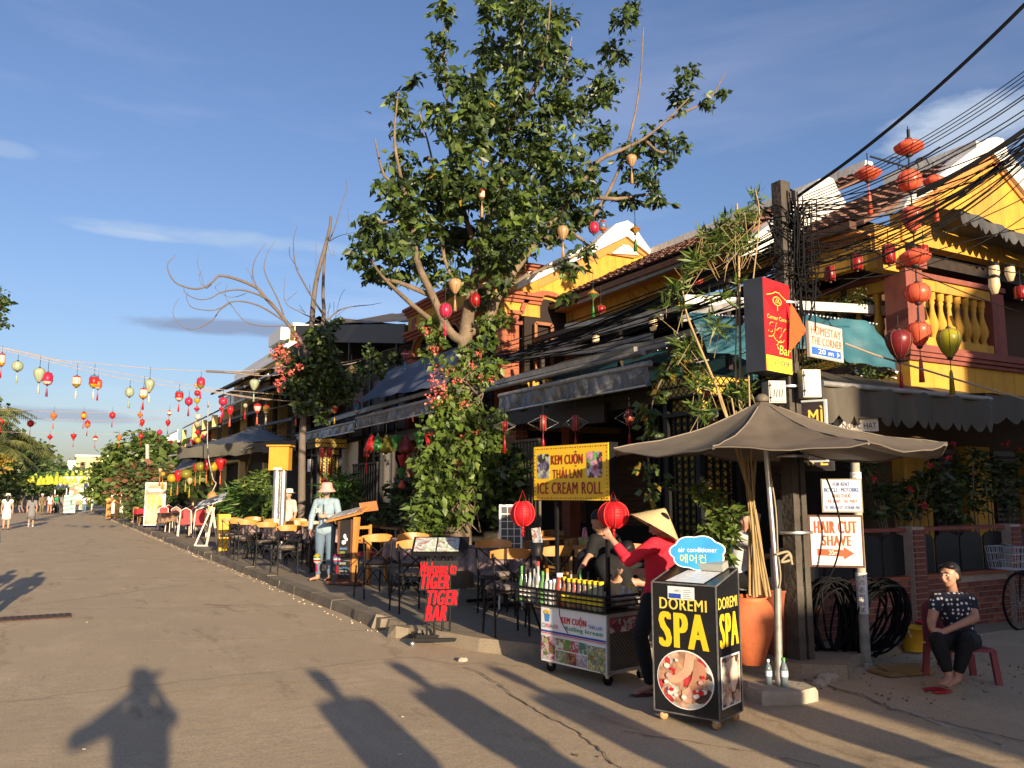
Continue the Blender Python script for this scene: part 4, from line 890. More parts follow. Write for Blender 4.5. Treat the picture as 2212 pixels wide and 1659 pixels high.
# creeper round the trunk
V=thing('flowering_creeper','leafy creeper with coral flower bunches wrapped round the tree trunk','creeper',(T.location.x,TY,.12))
C=[];
for (x,y,r,n) in [(1000,800,26,90),(960,790,26,60),(1040,820,24,60),(985,850,34,110),(960,890,40,160),(1010,900,45,200),(1050,930,45,200),(950,940,45,190),(1000,960,50,230),(1060,970,40,190),(930,990,36,130),(985,1010,45,190),(1040,1010,40,160),(960,1050,42,170),(1000,1060,36,120),(920,1040,24,70),(950,1100,40,130),(935,1080,30,90),(905,1000,18,40),(1070,900,26,60),(1010,760,22,60),(1050,740,28,90),(1055,790,30,90),(940,730,22,60),(925,760,20,50),(975,1125,24,60),(1050,1085,10,8),(925,700,20,50),(1085,690,26,60),(1050,700,26,70)]:
    C.append(cloud(tp(x,y,-.25+R.uniform(-.25,.15)),r*.0085,n))
C=np.concatenate(C); idx=NR.uniform(size=len(C)); 
leafmesh('leaves',C[idx<.5],droop(int((idx<.5).sum()),-.7),.115,leaf_light,V,kind='stuff',wid=.62); s2=idx>=.5; leafmesh('leaves',C[s2],droop(int(s2.sum()),-.7),.115,leaf_mid,V,kind='stuff',wid=.62)
big=[]
lbm=leafmesh('large_leaf',[(0,0,0)],[(0,-.25,-1)],.16,leaf_light,V,world=False,wid=.66,jit=0)
for k in range(150):
    p=tp(R.gauss(1000,42),R.uniform(880,1120),-.62+R.uniform(-.12,.2)); o=lbm if k==0 else lbm.copy()
    if k: COL.objects.link(o); o.parent=V
    o.location=p-V.location; o.rotation_euler=(R.uniform(-.7,.5),R.uniform(-1,1),R.uniform(-.8,2)); 
m=MB()
for k in range(9):
    pts=[tp(R.uniform(960,1040),1150,-.3)]
    for j in range(7): pts.append(tp(R.uniform(970,1050),1100-j*50,-.3+R.uniform(-.1,.1)))
    m.tube(smooth(pts,3),.012,5)
m.build('stems',bark,V,world=True)
for k in range(3):
    for j in range(3): pass
for (x,y,r) in [(945,800,14),(950,835,15),(935,828,12),(970,800,10),(985,820,12),(1000,872,12),(1032,930,10),(1000,945,8),(938,755,9),(1040,815,8),(1062,818,8),(936,860,16),(962,862,14),(990,1000,5),(924,715,8),(1035,765,8),(1080,1005,6),(990,905,8),(1020,790,6)]:
    c=cloud(tp(x,y,-.45),r*.0095,int(6+r*2.4)); leafmesh('flower_bunch',c,NR.normal(size=(len(c),3)),.042,flower_m,V,wid=.8,fold=.5,kind='stuff')
# ---- right hand vine at the lattice pillar
V2=thing('hanging_vine','green and yellow leaved vine hanging left of the big parasol','creeper',PY(1420,900,8.2))
c=[]
for (x,y,r,n) in [(1470,770,26,70),(1500,800,22,60),(1440,800,20,40),(1420,850,18,30),(1400,900,20,34),(1410,930,26,40),(1390,880,14,20),(1415,960,20,24),(1395,1010,22,20),(1405,1060,20,26),(1415,1100,16,20),(1440,1040,16,20)]: c.append(cloud(PY(x,y,8.0),r*.0055,n))
c=np.concatenate(c); k_=NR.uniform(size=len(c))<.18; leafmesh('leaves',c[~k_],droop((~k_).sum(),-.7),.11,leaf_mid,V2,kind='stuff',wid=.62); leafmesh('yellow_leaves',c[k_],droop(k_.sum(),-.8),.13,leaf_yellow,V2,kind='stuff',wid=.6)
MB().tube(smooth([PY(1480,740,8.1),PY(1440,800,8.0),PY(1410,870,8.),PY(1400,980,8.),PY(1410,1120,8.)],4),.012,5).build('stem',bark,V2,world=True)
# ---- bare tree with creeper at left centre
BY=22.
Bt=thing('bare_tree','leafless tree with long curling branches rising from a creeper clad trunk','tree',(PY(656,1050,BY).x,BY,.12))
def bp(cx,cy,d=0): return PY(274.3+cx*.2645,384+cy*.2645,BY+d)
m=MB(); limb(m,smooth([Bt.location,PY(652,1000,BY),PY(656,900,BY),PY(668,860,BY),PY(665,800,BY),bp(1450,1380)],4),.105,.06,10)
limb(m,smooth([PY(668,860,BY),bp(1510,1200,.3),bp(1530,950,.4),bp(1560,780,.3),bp(1620,560,.2),bp(1655,420,.1),bp(1667,310)],4),.085,.035,8)
limb(m,smooth([PY(668,860,BY),bp(1600,1180,.3),bp(1600,950,.5),bp(1610,700,.5),bp(1635,520,.4)],4),.07,.025,7)
for P,r in [([(1450,1380),(1340,1230),(1250,1110),(1130,980),(1060,900),(900,830),(760,800),(700,850),(640,890),(560,908),(470,890),(390,850),(340,770),(335,700),(400,630)],.085),
([(1250,1110),(1160,1000),(1000,930),(880,915),(760,940),(690,980),(600,995),(520,970),(470,930),(465,880)],.045),
([(1300,1180),(1110,1060),(960,1012),(850,1015),(780,1055),(700,1083),(590,1075),(520,1050),(485,980),(500,930)],.04),
([(850,1015),(760,1080),(700,1160),(600,1220),(510,1235),(430,1200),(385,1140),(378,1070),(425,985)],.028),
([(1300,1208),(1150,1213),(1010,1195),(930,1140),(860,1050),(815,990),(800,930),(825,870)],.025),
([(1110,980),(1050,870),(1025,770),(1050,660),(1130,540)],.035),([(1280,1120),(1230,990),(1140,810),(1120,720),(1150,610),(1215,505)],.035),
([(1630,1160),(1520,990),(1440,850),(1380,730),(1360,580),(1365,480),(1395,385)],.045),([(1400,750),(1330,640),(1330,560)],.015),([(1570,1170),(1400,1090),(1290,1010),(1290,810)],.03),([(1300,1005),(1395,930)],.012),
([(1630,1170),(1720,1090),(1800,1060),(1900,1045),(1990,1038),(2080,1020)],.04),([(1650,520),(1700,400),(1740,260),(1790,110),(1795,50),(1780,0)],.03),([(1650,520),(1720,480),(1790,460),(1880,440)],.02),([(1790,460),(1810,380),(1800,250)],.012),([(1640,540),(1660,620),(1695,630),(1680,590)],.012),
([(690,870),(640,900),(600,780),(575,700),(585,630)],.014),([(1530,900),(1540,780),(1545,530)],.012),([(640,895),(600,860),(590,800),(615,755)],.012),([(980,940),(900,970),(820,970),(720,900),(770,855)],.012),([(1025,870),(1010,790),(965,730)],.01),([(1700,1150),(1740,980),(1780,910)],.012),([(1640,1150),(1655,1020)],.01),([(1620,1140),(1665,1040)],.01),([(1690,1100),(1690,1010)],.01),([(1700,1140),(1800,1060)],.01),([(1500,960),(1490,870)],.01),([(1450,1100),(1410,1040)],.012),([(1460,1100),(1400,1070)],.01)]:
    d=R.uniform(-.8,.8); n=len(P); limb(m,smooth([bp(x,y,d*i/(n-1)) for i,(x,y) in enumerate(P)],4),r*.62,max(.005,r*.10),6)
m.build('trunk',twig,Bt,world=True)
Vb=thing('green_creeper','dense green creeper with red blossom over the bare tree trunk','creeper',(Bt.location.x,BY-.3,.5))
C=[]
for (x,y,r,n) in [(690,730,30,300),(700,770,36,400),(655,790,18,140),(648,880,14,60),(690,820,36,330),(720,810,34,260),(660,800,26,200),(700,860,32,240),(740,850,28,180),(760,830,26,150),(650,840,24,150),(780,800,24,100),(820,790,24,100),(640,780,20,130),(720,700,14,60),(735,690,8,25),(670,870,22,120),(610,760,22,130),(625,800,18,90),(620,840,16,60),(700,900,20,80),(800,760,20,60),(850,770,20,60)]: C.append(cloud(PY(x,y,BY+R.uniform(-.6,.3)),r*.0125,n))
C=np.concatenate(C); k_=NR.uniform(size=len(C))<.25; leafmesh('leaves',C[~k_],droop((~k_).sum(),-.6),.15,leaf_dark,Vb,kind='stuff',wid=.65); leafmesh('leaves',C[k_],droop(k_.sum(),-.6),.15,leaf_mid,Vb,kind='stuff',wid=.65)
for (x,y,r) in [(598,765,12),(603,795,12),(622,775,9),(612,815,9),(640,730,9),(645,745,8),(605,750,10),(630,805,9),(606,840,8),(650,790,8),(590,760,9),(615,760,9),(600,826,8)]:
    c=cloud(PY(x,y,BY-.9),r*.0135,int(6+r*1.8)); leafmesh('flower_bunch',c,NR.normal(size=(len(c),3)),.07,flower_m,Vb,wid=.8,fold=.5,kind='stuff')
# ---- background trees
def far_tree(lab,base,h,blobs,mat,lsz,n,mat2=None,cat='tree',trunk=True,tr=.25,nm='tree'):
    t=thing(nm,lab,cat,base)
    if trunk:
        m=MB(); top=Vector((sum(b[0].x for b in blobs)/len(blobs),sum(b[0].y for b in blobs)/len(blobs),max(b[0].z for b in blobs)*.8)); limb(m,smooth([base,base.lerp(top,.5)+Vector((R.uniform(-.3,.3),0,0)),top],3),tr,tr*.3,7)
        for c_,r in blobs: limb(m,[base.lerp(top,.45),base.lerp(c_,.75),c_],tr*.4,.03,5)
        m.build('trunk',bark,t,world=True)
    C=np.concatenate([cloud(c_,r,int(n*r*r),.85) for c_,r in blobs]); k_=NR.uniform(size=len(C))<(.3 if mat2 else 0)
    leafmesh('crown',C[~k_],droop((~k_).sum(),-.3),lsz,mat,t,kind='stuff',wid=.6)
    if mat2: leafmesh('crown_flecks',C[k_],droop(k_.sum(),-.3),lsz,mat2,t,kind='stuff',wid=.6)
    return t
def fb(x,y,d,r): return (PF(x,y,d),r)
far_tree('big round green tree beyond the cafes, left of the old yellow house',PF(300,1085,62)*1,6,[fb(300,985,62,2.4),fb(265,1005,62,2),fb(335,1000,62,2.2),fb(240,1030,62,1.7),fb(300,1030,62,2.3),fb(350,1030,61,2),fb(260,1055,62,1.8),fb(325,960,63,1.3),fb(225,1060,62,1.3)],leaf_mid,.42,230,leaf_light)
far_tree('brown tinged flowering tree with crooked pale stem by the pavement',G(318,1118,.12),5,[fb(290,1030,46,1.2),fb(330,1035,46,1.3),fb(355,1055,46,1.3),fb(270,1050,46,1.0),fb(370,1030,46,1.0),fb(300,1060,46,1.0)],leaf_far,.3,300,M('rust_blossom',(.20,.09,.05),.6,.1,3,island=.4,trans=.3),tr=.12)
far_tree('dark leafy shrub mass under the flowering tree',G(300,1118,.12),2,[fb(290,1095,44,.8),fb(320,1090,44,.9),fb(345,1085,44,.9),fb(370,1070,43,1.0),fb(330,1070,45,1.0)],leaf_far,.22,600,leaf_mid,cat='shrub',trunk=False,nm='shrub')
far_tree('broad leaved palm like tree beside the old yellow house',G(385,1120,.12),4,[fb(370,985,48,1.0),fb(390,1010,48,1.2),fb(400,1040,46,1.2),fb(410,1000,48,.8)],leaf_mid,.6,90,leaf_far,tr=.12)
for k,(x,y,d,r) in enumerate([(30,1070,150,5),(95,1045,160,5),(150,1040,170,6),(215,1050,170,5),(60,1000,140,6),(85,1030,130,4)]):
    far_tree(['dark tree clump beyond the palm at the left','rounded tree at the far end of the street','low wide tree line tree at the street end','hazy green tree at the end beside the far yellow house','tall dark tree behind the coconut palm','small dark tree at the edge of the left grove'][k],PF(x,1082,d),8,[fb(x+R.uniform(-12,12),y+R.uniform(-8,12),d,r*R.uniform(.6,.9)) for _ in range(5)],leaf_far,.9,26,leaf_mid)
far_tree('dense low hedge like trees closing the street behind the crowd',PF(60,1082,120),4,[fb(x,1050,120,4.2) for x in (-40,0,40,80,120,160)],leaf_far,.7,40,None,cat='trees',trunk=False)
far_tree('tall tree grove outside the left edge behind the palm',PF(-60,1085,70),9,[fb(-60,900,70,3),fb(-10,960,75,2.6),fb(-70,980,70,4),fb(-30,1030,70,3.2),fb(10,1040,80,2.6),fb(45,1010,85,2.2)],leaf_far,.5,120,leaf_dark)
far_tree('leafy branch of a near tree poking in at the left edge',G(-220,1180),6,[fb(-12,640,30,.55),fb(2,655,30,.4),fb(-5,690,30,.5),fb(-40,660,30,.8),fb(-25,900,32,.5)],leaf_dark,.22,500,leaf_mid)
far_tree('yellow flowering bush under the palms at the left edge',PF(8,1100,60),2,[fb(5,1000,60,.9),fb(18,992,60,.5)],leaf_yellow,.3,160,leaf_light,trunk=False,nm='bush',cat='bush')
# coconut palms
def palm(base,h,lean,n,L,lab,mat=palm_m):
    t=thing('coconut_palm',lab,'palm tree',base); top=Vector(base)+Vector((lean[0],lean[1],h)); m=MB(); limb(m,smooth([base,Vector(base).lerp(top,.5)+Vector((lean[0]*-.15,0,0)),top],5),.2,.12,8); m.build('trunk',bark,t,world=True)
    for k in range(n):
        a=2*PI*k/n+R.uniform(-.2,.2); e=R.uniform(.1,1.1); dirv=Vector((math.cos(a),math.sin(a),0)); LL=L*R.uniform(.8,1.1)
        pts=[top+dirv*LL*s*math.cos(e*(1-s*.4))+Vector((0,0,LL*(math.sin(e)*s-.75*s*s))) for s in [i/9 for i in range(10)]]
        mm=MB(); mm.tube(pts,[.03-.0028*i for i in range(10)],4)
        for i in range(1,10):
            for q in range(3):
                p=pts[i-1].lerp(pts[i],q/3); tg=(pts[i]-pts[i-1]).normalized(); sd=tg.cross(Vector((0,0,1))).normalized(); ln=.62*LL/3*math.sin(PI*min(.95,(i+q/3)/10.5))+.1
                for s in (-1,1):
                    tip=p+sd*s*ln*.75+tg*ln*.35+Vector((0,0,-ln*R.uniform(.35,.8))); wv=tg*.045*L/3; mm.add([p-wv,p+wv,tip],[(0,1,2)])
        mm.build('frond',mat,t,world=True)
    return t
for k,(x,y,d,hh,L) in enumerate([(5,1090,75,5.6,4.2),(-45,1090,70,7.0,4.5),(40,1088,95,5.0,4.0),(-15,1085,60,4.0,3.6)]):
    b_=PF(x,1100,d); b_.z=0; palm(b_,hh+1,(R.uniform(-.5,.5),0),16,L,['coconut palm with drooping fronds at the left edge','taller coconut palm mostly outside the left edge','smaller coconut palm beyond the first one at the left','low young palm near the left edge of the street'][k])
# ---- potted palms, ferns and shrubs along the cafe
def shrub(lab,base,pts,mat,lsz,n,mat2=None,wid=.35,cat='plant',nm='leafy_plant',par=None,dz=-.1):
    t=thing(nm,lab,cat,base)
    C=np.concatenate([cloud(c_,r,int(n*r*r*10),1) for c_,r in pts]); k_=NR.uniform(size=len(C))<(.35 if mat2 else 0)
    leafmesh('leaves',C[~k_],droop((~k_).sum(),dz),lsz,mat,t,kind='stuff',wid=wid)
    if mat2: leafmesh('leaves',C[k_],droop(k_.sum(),dz),lsz,mat2,t,kind='stuff',wid=wid)
    m=MB()
    for c_,r in pts: b0=Vector(base) if (c_-Vector(base)).xy.length<.8 else Vector((c_.x,c_.y,base[2])); m.tube([b0,b0.lerp(c_,.6)+Vector((R.uniform(-.05,.05),0,0)),c_],[.014,.01,.006],5)
    m.build('stem',bark,t,world=True); return t
yp=G(480,1190,.12)
t=thing('yellow_planter','tall tapered yellow planter at the pavement edge by the cafe chairs','planter',yp)
m=MB(); q=[(-.14,0),(.14,0)]; 
m.add([(-.10,-.10,0),(.10,-.10,0),(.10,.10,0),(-.10,.10,0),(-.155,-.155,.95),(.155,-.155,.95),(.155,.155,.95),(-.155,.155,.95),(-.13,-.13,.93),(.13,-.13,.93),(.13,.13,.93),(-.13,.13,.93)],[(0,1,5,4),(1,2,6,5),(2,3,7,6),(3,0,4,7),(4,5,9,8),(5,6,10,9),(6,7,11,10),(7,4,8,11),(8,9,10,11)]); m.build('pot',M('yellow_glaze',(.75,.42,.03),.4,.08,3),t)
shrub('green ferny palm growing in the tall yellow planter',yp+Vector((0,0,.93)),[(PF(490,1085,27),.42),(PF(515,1070,27),.4),(PF(480,1105,27),.3),(PF(470,1080,27),.3)],fern_m,.34,75,leaf_mid,.12,nm='fern')
shrub('feathery palm behind the bentwood chairs, right of the yellow planter',Vector((5.6,23.5,.12)),[(PF(530,1080,26),.5),(PF(560,1085,25),.45),(PF(520,1060,27),.35),(PF(545,1100,25),.4)],fern_m,.4,70,leaf_mid,.12,nm='fern')
shrub('glossy leaved potted shrub left of the silver pipes',Vector((6.2,22.5,.12)),[(PF(555,1040,25),.35),(PF(570,1060,25),.4),(PF(540,1050,25),.3),(PF(568,1030,25),.25)],leaf_mid,.24,110,leaf_light,.3)
shrub('bright leaved bush in front of the white pot',Vector((5.8,21.5,.12)),[(PF(585,1090,23.5),.35),(PF(600,1070,24),.28),(PF(570,1100,23.5),.3)],leaf_light,.2,120,leaf_mid,.55)
shrub('spiky palm fronds rising behind the waitress with the pink hat',Vector((6.6,20,.12)),[(PF(735,1055,20),.38),(PF(745,1075,20),.35),(PF(722,1048,20),.25),(PF(750,1040,20),.2)],fern_m,.4,90,leaf_mid,.10,nm='fern')
shrub('dark leafy plants behind the blue shirted woman',Vector((8.6,19,.12)),[(PF(870,1060,18),.4),(PF(880,1090,18),.4),(PF(835,1110,19),.3),(PF(900,1110,17),.35)],leaf_dark,.2,110,leaf_mid,.45)
shrub('tall thin plant stems at the foot of the street tree',T.location+Vector((-.45,.4,0)),[(tp(915,1110,-.2),.3),(tp(935,1130,-.2),.3),(tp(905,1140,-.2),.25)],leaf_mid,.2,120,leaf_light,.3)
shrub('dark wall climbing foliage behind the folding board',Vector((9,13.2,.12)),[(PF(1085,1050,14),.45),(PF(1095,1010,14),.4),(PF(1080,1090,14),.4)],leaf_dark,.16,220,leaf_mid,.6)
shrub('greenery hanging from the restaurant ceiling edge above the red tube lanterns',Vector((7.9,11.5,2.9)),[(PX(1150,885,7.9),.25),(PX(1200,880,7.9),.25),(PX(1260,870,7.9),.25),(PX(1330,860,7.9),.28),(PX(1370,850,7.9),.25),(PX(1110,900,7.9),.3)],leaf_dark,.10,300,leaf_mid,.6)
# white pot
p=PF(583,1080,24.2); t=thing('white_plant_pot','white square plant pot standing among the leaves left of the pipes','plant pot',(p.x,p.y,.12)); m=MB(); m.lathe([(.12,0),(.16,.8),(.24,1.45),(.22,1.45),(.2,1.3)],n=4); m.build('pot',white,t)
# ================================================================ ICE CREAM CART
FL=G(1169,1426,.1); FR=G(1312,1459,.1); L=.84; WD=.52; rz=frame_of(FL,FR)
cart=thing('ice_cream_cart','black and silver ice cream roll cart with bottle rack and printed front panel','cart',(FL.x,FL.y,0),rz)
m=MB(); m.bb((0,.02,.1),(L,WD,.13)); m.bb((0,.02,.56),(L,WD,.6))
for x in (0,L-.03):
    for y in (0,WD-.03): m.bb((x,y,.1),(x+.03,y+.03,.6))
m.build('frame',dirty_steel,cart)
MB().bb((.01,-.006,.105),(L-.01,.004,.585)).build('front_panel',white,cart)
MB().bb((.04,.04,.14),(L-.04,WD-.04,.55)).build('cabinet',M('cart_dark',(.05,.05,.05),.6,.2),cart)
g=MB(); n=14
for i in range(-n,n*2):
    y0=.03+i*.04
    for s in (1,-1):
        a=[L+.004,y0,.14]; c_=[L+.004,y0+s*.40,.54]
        if s<0: a[1]+=.0
        pts=[]
        for t in (0,1):
            pass
        ya,yb=a[1],c_[1]; lo,hi=.03,WD-.03; za,zb=.14,.54
        def clip(ya,za,yb,zb):
            P=[(ya,za),(yb,zb)]
            t0,t1=0,1; d=yb-ya
            for lim,sg in ((lo,1),(hi,-1)):
                if d*sg>0: t0=max(t0,(lim-ya)/d)
                else: t1=min(t1,(lim-ya)/d)
            return (t0,t1)
        t0,t1=clip(ya,za,yb,zb)
        if t1-t0>.03: g.beam((L+.004,ya+(yb-ya)*t0,za+(zb-za)*t0),(L+.004,ya+(yb-ya)*t1,za+(zb-za)*t1),.005,.004,up=(1,0,0))
g.build('side_lattice',M('dull_grille',(.16,.14,.10),.5,.2,8,metal=.4),cart)
m=MB().bb((L+.002,.03,.44),(L+.014,WD-.02,.555)); m.build('side_print',pic('side_print_pic',[(.5,.02,.03),(.05,.04,.04),(.6,.5,.4),(.2,.02,.05),(.4,.35,.3)],26),cart)
W_=L; H0=.105; HT=.48
def uv(u,v): return (.01+u*(L-.02),.585-v*HT)
def rect(u0,v0,u1,v1,mat,par=cart,y=-.009,nm='print'):
    a=uv(u0,v1); c_=uv(u1,v0); return plate(a[0],a[1],c_[0],c_[1],mat,par,y,.001,nm)
rect(.0,.43,1,.465,blue_print,nm='stripe'); rect(0,.475,1,.49,red_print,nm='stripe'); rect(0,.50,1,.515,M('pale_print',(.6,.55,.55)),nm='stripe')
pts=[uv(.30+.14*(t)**2.2,.0+.42*t) for t in [i/10 for i in range(11)]]; stroke(pts,.008,M('navy_curve',(.15,.01,.06)),cart,-.010,'curve_line')
def L_(s,u0,v0,u1,v1,mat,par=cart,**k):
    a=uv(u0,v1); c_=uv(u1,v0); return letter(s,a[0],a[1],c_[0],c_[1],mat,par,y=-.012,**k)
L_('KEM CUỘN',.33,.10,.72,.285,red_print,bold=.10); L_('THÁI LAN',.75,.19,.95,.27,blue_print,bold=.01); L_('Rolling Icream',.40,.295,.96,.395,green_print,bold=.09)
for i,(ch,mt) in enumerate(zip('CANAAN',[blue_print,red_print,orange_print,blue_print,orange_print,red_print])): L_(ch,.03+i*.042,.30,.066+i*.042,.38,mt,bold=.03)
lg=MB().prism([(uv(a,b_)[0],-.010,uv(a,b_)[1]) for a,b_ in ((.06,.12),(.15,.12),(.135,.27),(.075,.27))],(0,.001,0)).build('cup_logo',M('logo_blue',(.05,.25,.6),.5),cart)
m=MB()
for a,b_ in ((.08,.10),(.105,.08),(.13,.10)):
    x,z=uv(a,b_); m.prism([(x+.016*math.cos(t*PI/5),-.0125,z+.016*math.sin(t*PI/5)) for t in range(10)],(0,.001,0))
m.build('scoops_logo',yellow_print,cart)
pv_=[[(.35,.05,.1),(.75,.7,.65),(.2,.1,.05),(.8,.5,.55),(.6,.6,.55)],[(.15,.08,.04),(.6,.5,.35),(.3,.2,.1),(.8,.75,.6)],[(.05,.3,.05),(.5,.1,.02),(.7,.6,.3),(.2,.3,.1)],[(.6,.02,.1),(.7,.6,.6),(.35,.02,.05)],[(.05,.3,.2),(.5,.6,.5),(.1,.2,.15)],[(.3,.35,.15),(.6,.6,.45),(.2,.25,.1)],[(.3,.02,.03),(.5,.3,.1),(.1,.05,.05)],[(.7,.7,.75),(.3,.3,.4),(.6,.4,.4)],[(.5,.5,.3),(.15,.2,.2),(.7,.6,.2),(.3,.4,.2)]]
for k,(a,b_,c_,d) in enumerate([(.0,.54,.23,.97),(.24,.54,.36,.74),(.365,.54,.48,.74),(.485,.54,.60,.74),(.605,.54,.72,.74),(.24,.76,.40,.97),(.405,.76,.56,.97),(.565,.76,.72,.97),(.73,.56,.99,.98)]):
    rect(a,b_,c_,d,pic('food_picture_%d'%k,pv_[k],24+3*k,k*1.7),nm='food_picture')
for k,(a,b_) in enumerate(((.78,.64),(.92,.64),(.78,.80),(.93,.82),(.80,.93),(.94,.95),(.86,.72),(.08,.66),(.17,.80),(.08,.85))):
    x,z=uv(a,b_-.02); MB().prism([(x+.032*math.cos(t*PI/7),-.0115,z+.032*math.sin(t*PI/7)) for t in range(14)],(0,.001,0)).build('round_food_picture',pic('bowl_picture_%d'%k,pv_[(k*3+5)%9],34,k*2.3),cart)
# rack with rails
RX0=-.30; RX1=L+.02; RY0=-.04; RY1=WD
m=MB().bb((RX0,RY0,.600),(RX1,RY1,.612)); m.build('rack_shelf',black,cart)
for z in (.655,.695): 
    m=MB(); m.beam((RX0,RY0,z),(RX1,RY0,z),.014,.014); m.beam((RX1,RY0,z),(RX1,RY1,z),.014,.014); m.beam((RX0,RY0,z),(RX0,RY1,z),.014,.014); m.build('rail',black,cart)
m=MB(); m.beam((RX0,RY0,.738),(RX1,RY0,.738),.02,.02); m.beam((RX1,RY0,.738),(RX1,RY1,.738),.02,.02); m.beam((RX0,RY0,.738),(RX0,RY1,.738),.02,.02); m.build('top_rail',black,cart)
for x in (RX0,RX0+.29,RX0+.58,RX1): MB().beam((x,RY0,.60),(x,RY0,.738),.016,.016).build('rail_post',black,cart)
MB().beam((RX1,RY1,.60),(RX1,RY1,.738),.016,.016).build('rail_post',black,cart)
for x in (-.28,-.1): MB().beam((x,.1,.62),(x+.1,.3,.02),.02,.02).build('prop_leg',black,cart)
MB().bb((.1,.16,.64),(L-.05,WD-.05,.70)).build('cold_plate_box',dirty_steel,cart)
MB().bb((.14,.2,.70),(.5,WD-.08,.712)).build('cold_plate',steel,cart)
SX0=-.115; SX1=.875; SZ0=1.54; SZ1=2.05; SY=.02
for x in (.16,.80): MB().beam((x,SY+.04,.62),(x,SY+.04,SZ0+.1),.028,.028).build('sign_post',black,cart)
for x in (.05,L-.08):
    for y in (.04,WD-.06):
        w_=MB(); w_.lathe([(.001,-.014),(.042,-.014),(.042,.014),(.001,.014)],(x+.02,y+.02,.045),14,rot=mathutils.Euler((PI/2,0,.4)).to_matrix()); w_=w_.build('caster_wheel',rubber,cart)
        MB().bb((x,y,.06),(x+.045,y+.035,.105)).build('caster_fork',steel,cart)
# lightbox sign
sg=thing('ice_cream_sign','yellow lightbox sign reading KEM CUON THAI LAN ICE CREAM ROLL above the cart','sign',cart.matrix_basis@Vector((SX0,SY,0)) if False else (FL+Matrix.Rotation(rz,3,'Z')@Vector((SX0,SY,-.1))),rz)
SW=SX1-SX0
MB().bb((0,.003,SZ0),(SW,.11,SZ1)).build('case',black,sg)
MB().bb((.006,-.004,SZ0+.006),(SW-.006,.002,SZ1-.006)).build('yellow_face',yellow_print,sg)
def SR(u0,v0,u1,v1): return (u0*SW,SZ1-v1*(SZ1-SZ0),u1*SW,SZ1-v0*(SZ1-SZ0))
letter('KEM CUỘN',*SR(.255,.12,.68,.40),maroon_print,sg,y=-.008,bold=.06); letter('THÁI LAN',*SR(.275,.40,.665,.60),maroon_print,sg,y=-.008,bold=.06)
letter('ICE CREAM ROLL',*SR(.06,.67,.92,.88),maroon_print,sg,y=-.008,bold=.085)
for k,(u0,u1) in enumerate(((.055,.23),(.725,.92))):
    x0,z0,x1,z1=SR(u0,.15,u1,.60); r_=.03; pts=[]
    for cx,cz,a0 in ((x1-r_,z1-r_,0),(x0+r_,z1-r_,90),(x0+r_,z0+r_,180),(x1-r_,z0+r_,270)):
        for t in range(5): a=rad(a0+t*22.5); pts.append((cx+r_*math.cos(a),cz+r_*math.sin(a)))
    shape(pts,pic('sign_picture_%d'%k,[[(.18,.15,.25),(.6,.6,.4),(.45,.5,.3),(.05,.04,.03),(.5,.45,.6)],[(.8,.75,.75),(.7,.08,.12),(.8,.4,.5),(.2,.5,.15),(.1,.05,.05)]][k],20,k*3.1),sg,-.0065,.001,'round_corner_picture')
m=MB()
for k in range(30):
    x=.03*SW+k*(.94*SW/29)
    for z in (SZ0+.025,SZ1-.03):
        r_=.012 if k%2 else .006; m.prism([(x-r_,-.006,z),(x,-.006,z-.007),(x+r_,-.006,z),(x,-.006,z+.007)],(0,.001,0))
for k in range(13):
    z=SZ0+.05+k*.034
    for x in (.022*SW,.972*SW):
        r_=.012 if k%2 else .006; m.prism([(x-.006,-.006,z),(x,-.006,z-r_),(x+.006,-.006,z),(x,-.006,z+r_)],(0,.001,0))
m.build('diamond_border',maroon_print,sg)
# menu holder cup on the left post
mh=thing('menu_holder','black bucket holder with white picture menus on the cart post','menu holder',PF(1160,1200,fdv:=(FL.x*_sy+FL.y*_cy)-.1),rz)
MB().lathe([(.05,0),(.07,.12),(.066,.12),(.048,.01)],n=14).build('bucket',black,mh)
for k in range(3):
    m=MB().box((0,0,.17),(.10,.003,.16),rz=.1+k*.1,rx=.08,ry=-.12); m.build('menu_sheet',pic('menu_pic_%d'%k,[(.8,.78,.72),(.7,.72,.75),(.5,.25,.2),(.8,.8,.8),(.3,.45,.6)],30,k),mh)
# bottles on the rack
glass_g=M('bottle_green_glass',(.16,.40,.12),.1,.05,3,trans=.3); glass_c=M('bottle_clear_glass',(.60,.62,.56),.1,.05,3,trans=.5); glass_k=M('bottle_dark',(.03,.03,.035),.12,.05,3); plastic_w=M('plastic_milky',(.65,.63,.58),.3,.05,3,trans=.2)
def bottle(x,y,h,r,mat,cap,label,lab,cm=None,neck=.4):
    o=FL+Matrix.Rotation(rz,3,'Z')@Vector((x,y,.5125)); t=thing('syrup_bottle',lab,'bottle',o,rz,'bottles on the cart rack')
    nr=r*neck
    MB().lathe([(r*.9,0),(r,.01),(r,h*.5),(r*.9,h*.58),(nr,h*.74),(nr,h*.9),(.001,h*.91)],n=12).build('glass',mat,t)
    MB().lathe([(nr*1.12,h*.88),(nr*1.15,h),(.001,h)],n=12).build('cap',cap,t)
    if label: MB().lathe([(r*1.02,h*.12),(r*1.02,h*.42)],n=12).build('label',label,t)
wl=M('paper_label',(.75,.72,.62),.6,.1,20); ylab=M('yellow_label',(.75,.55,.03),.5,.2,40); 
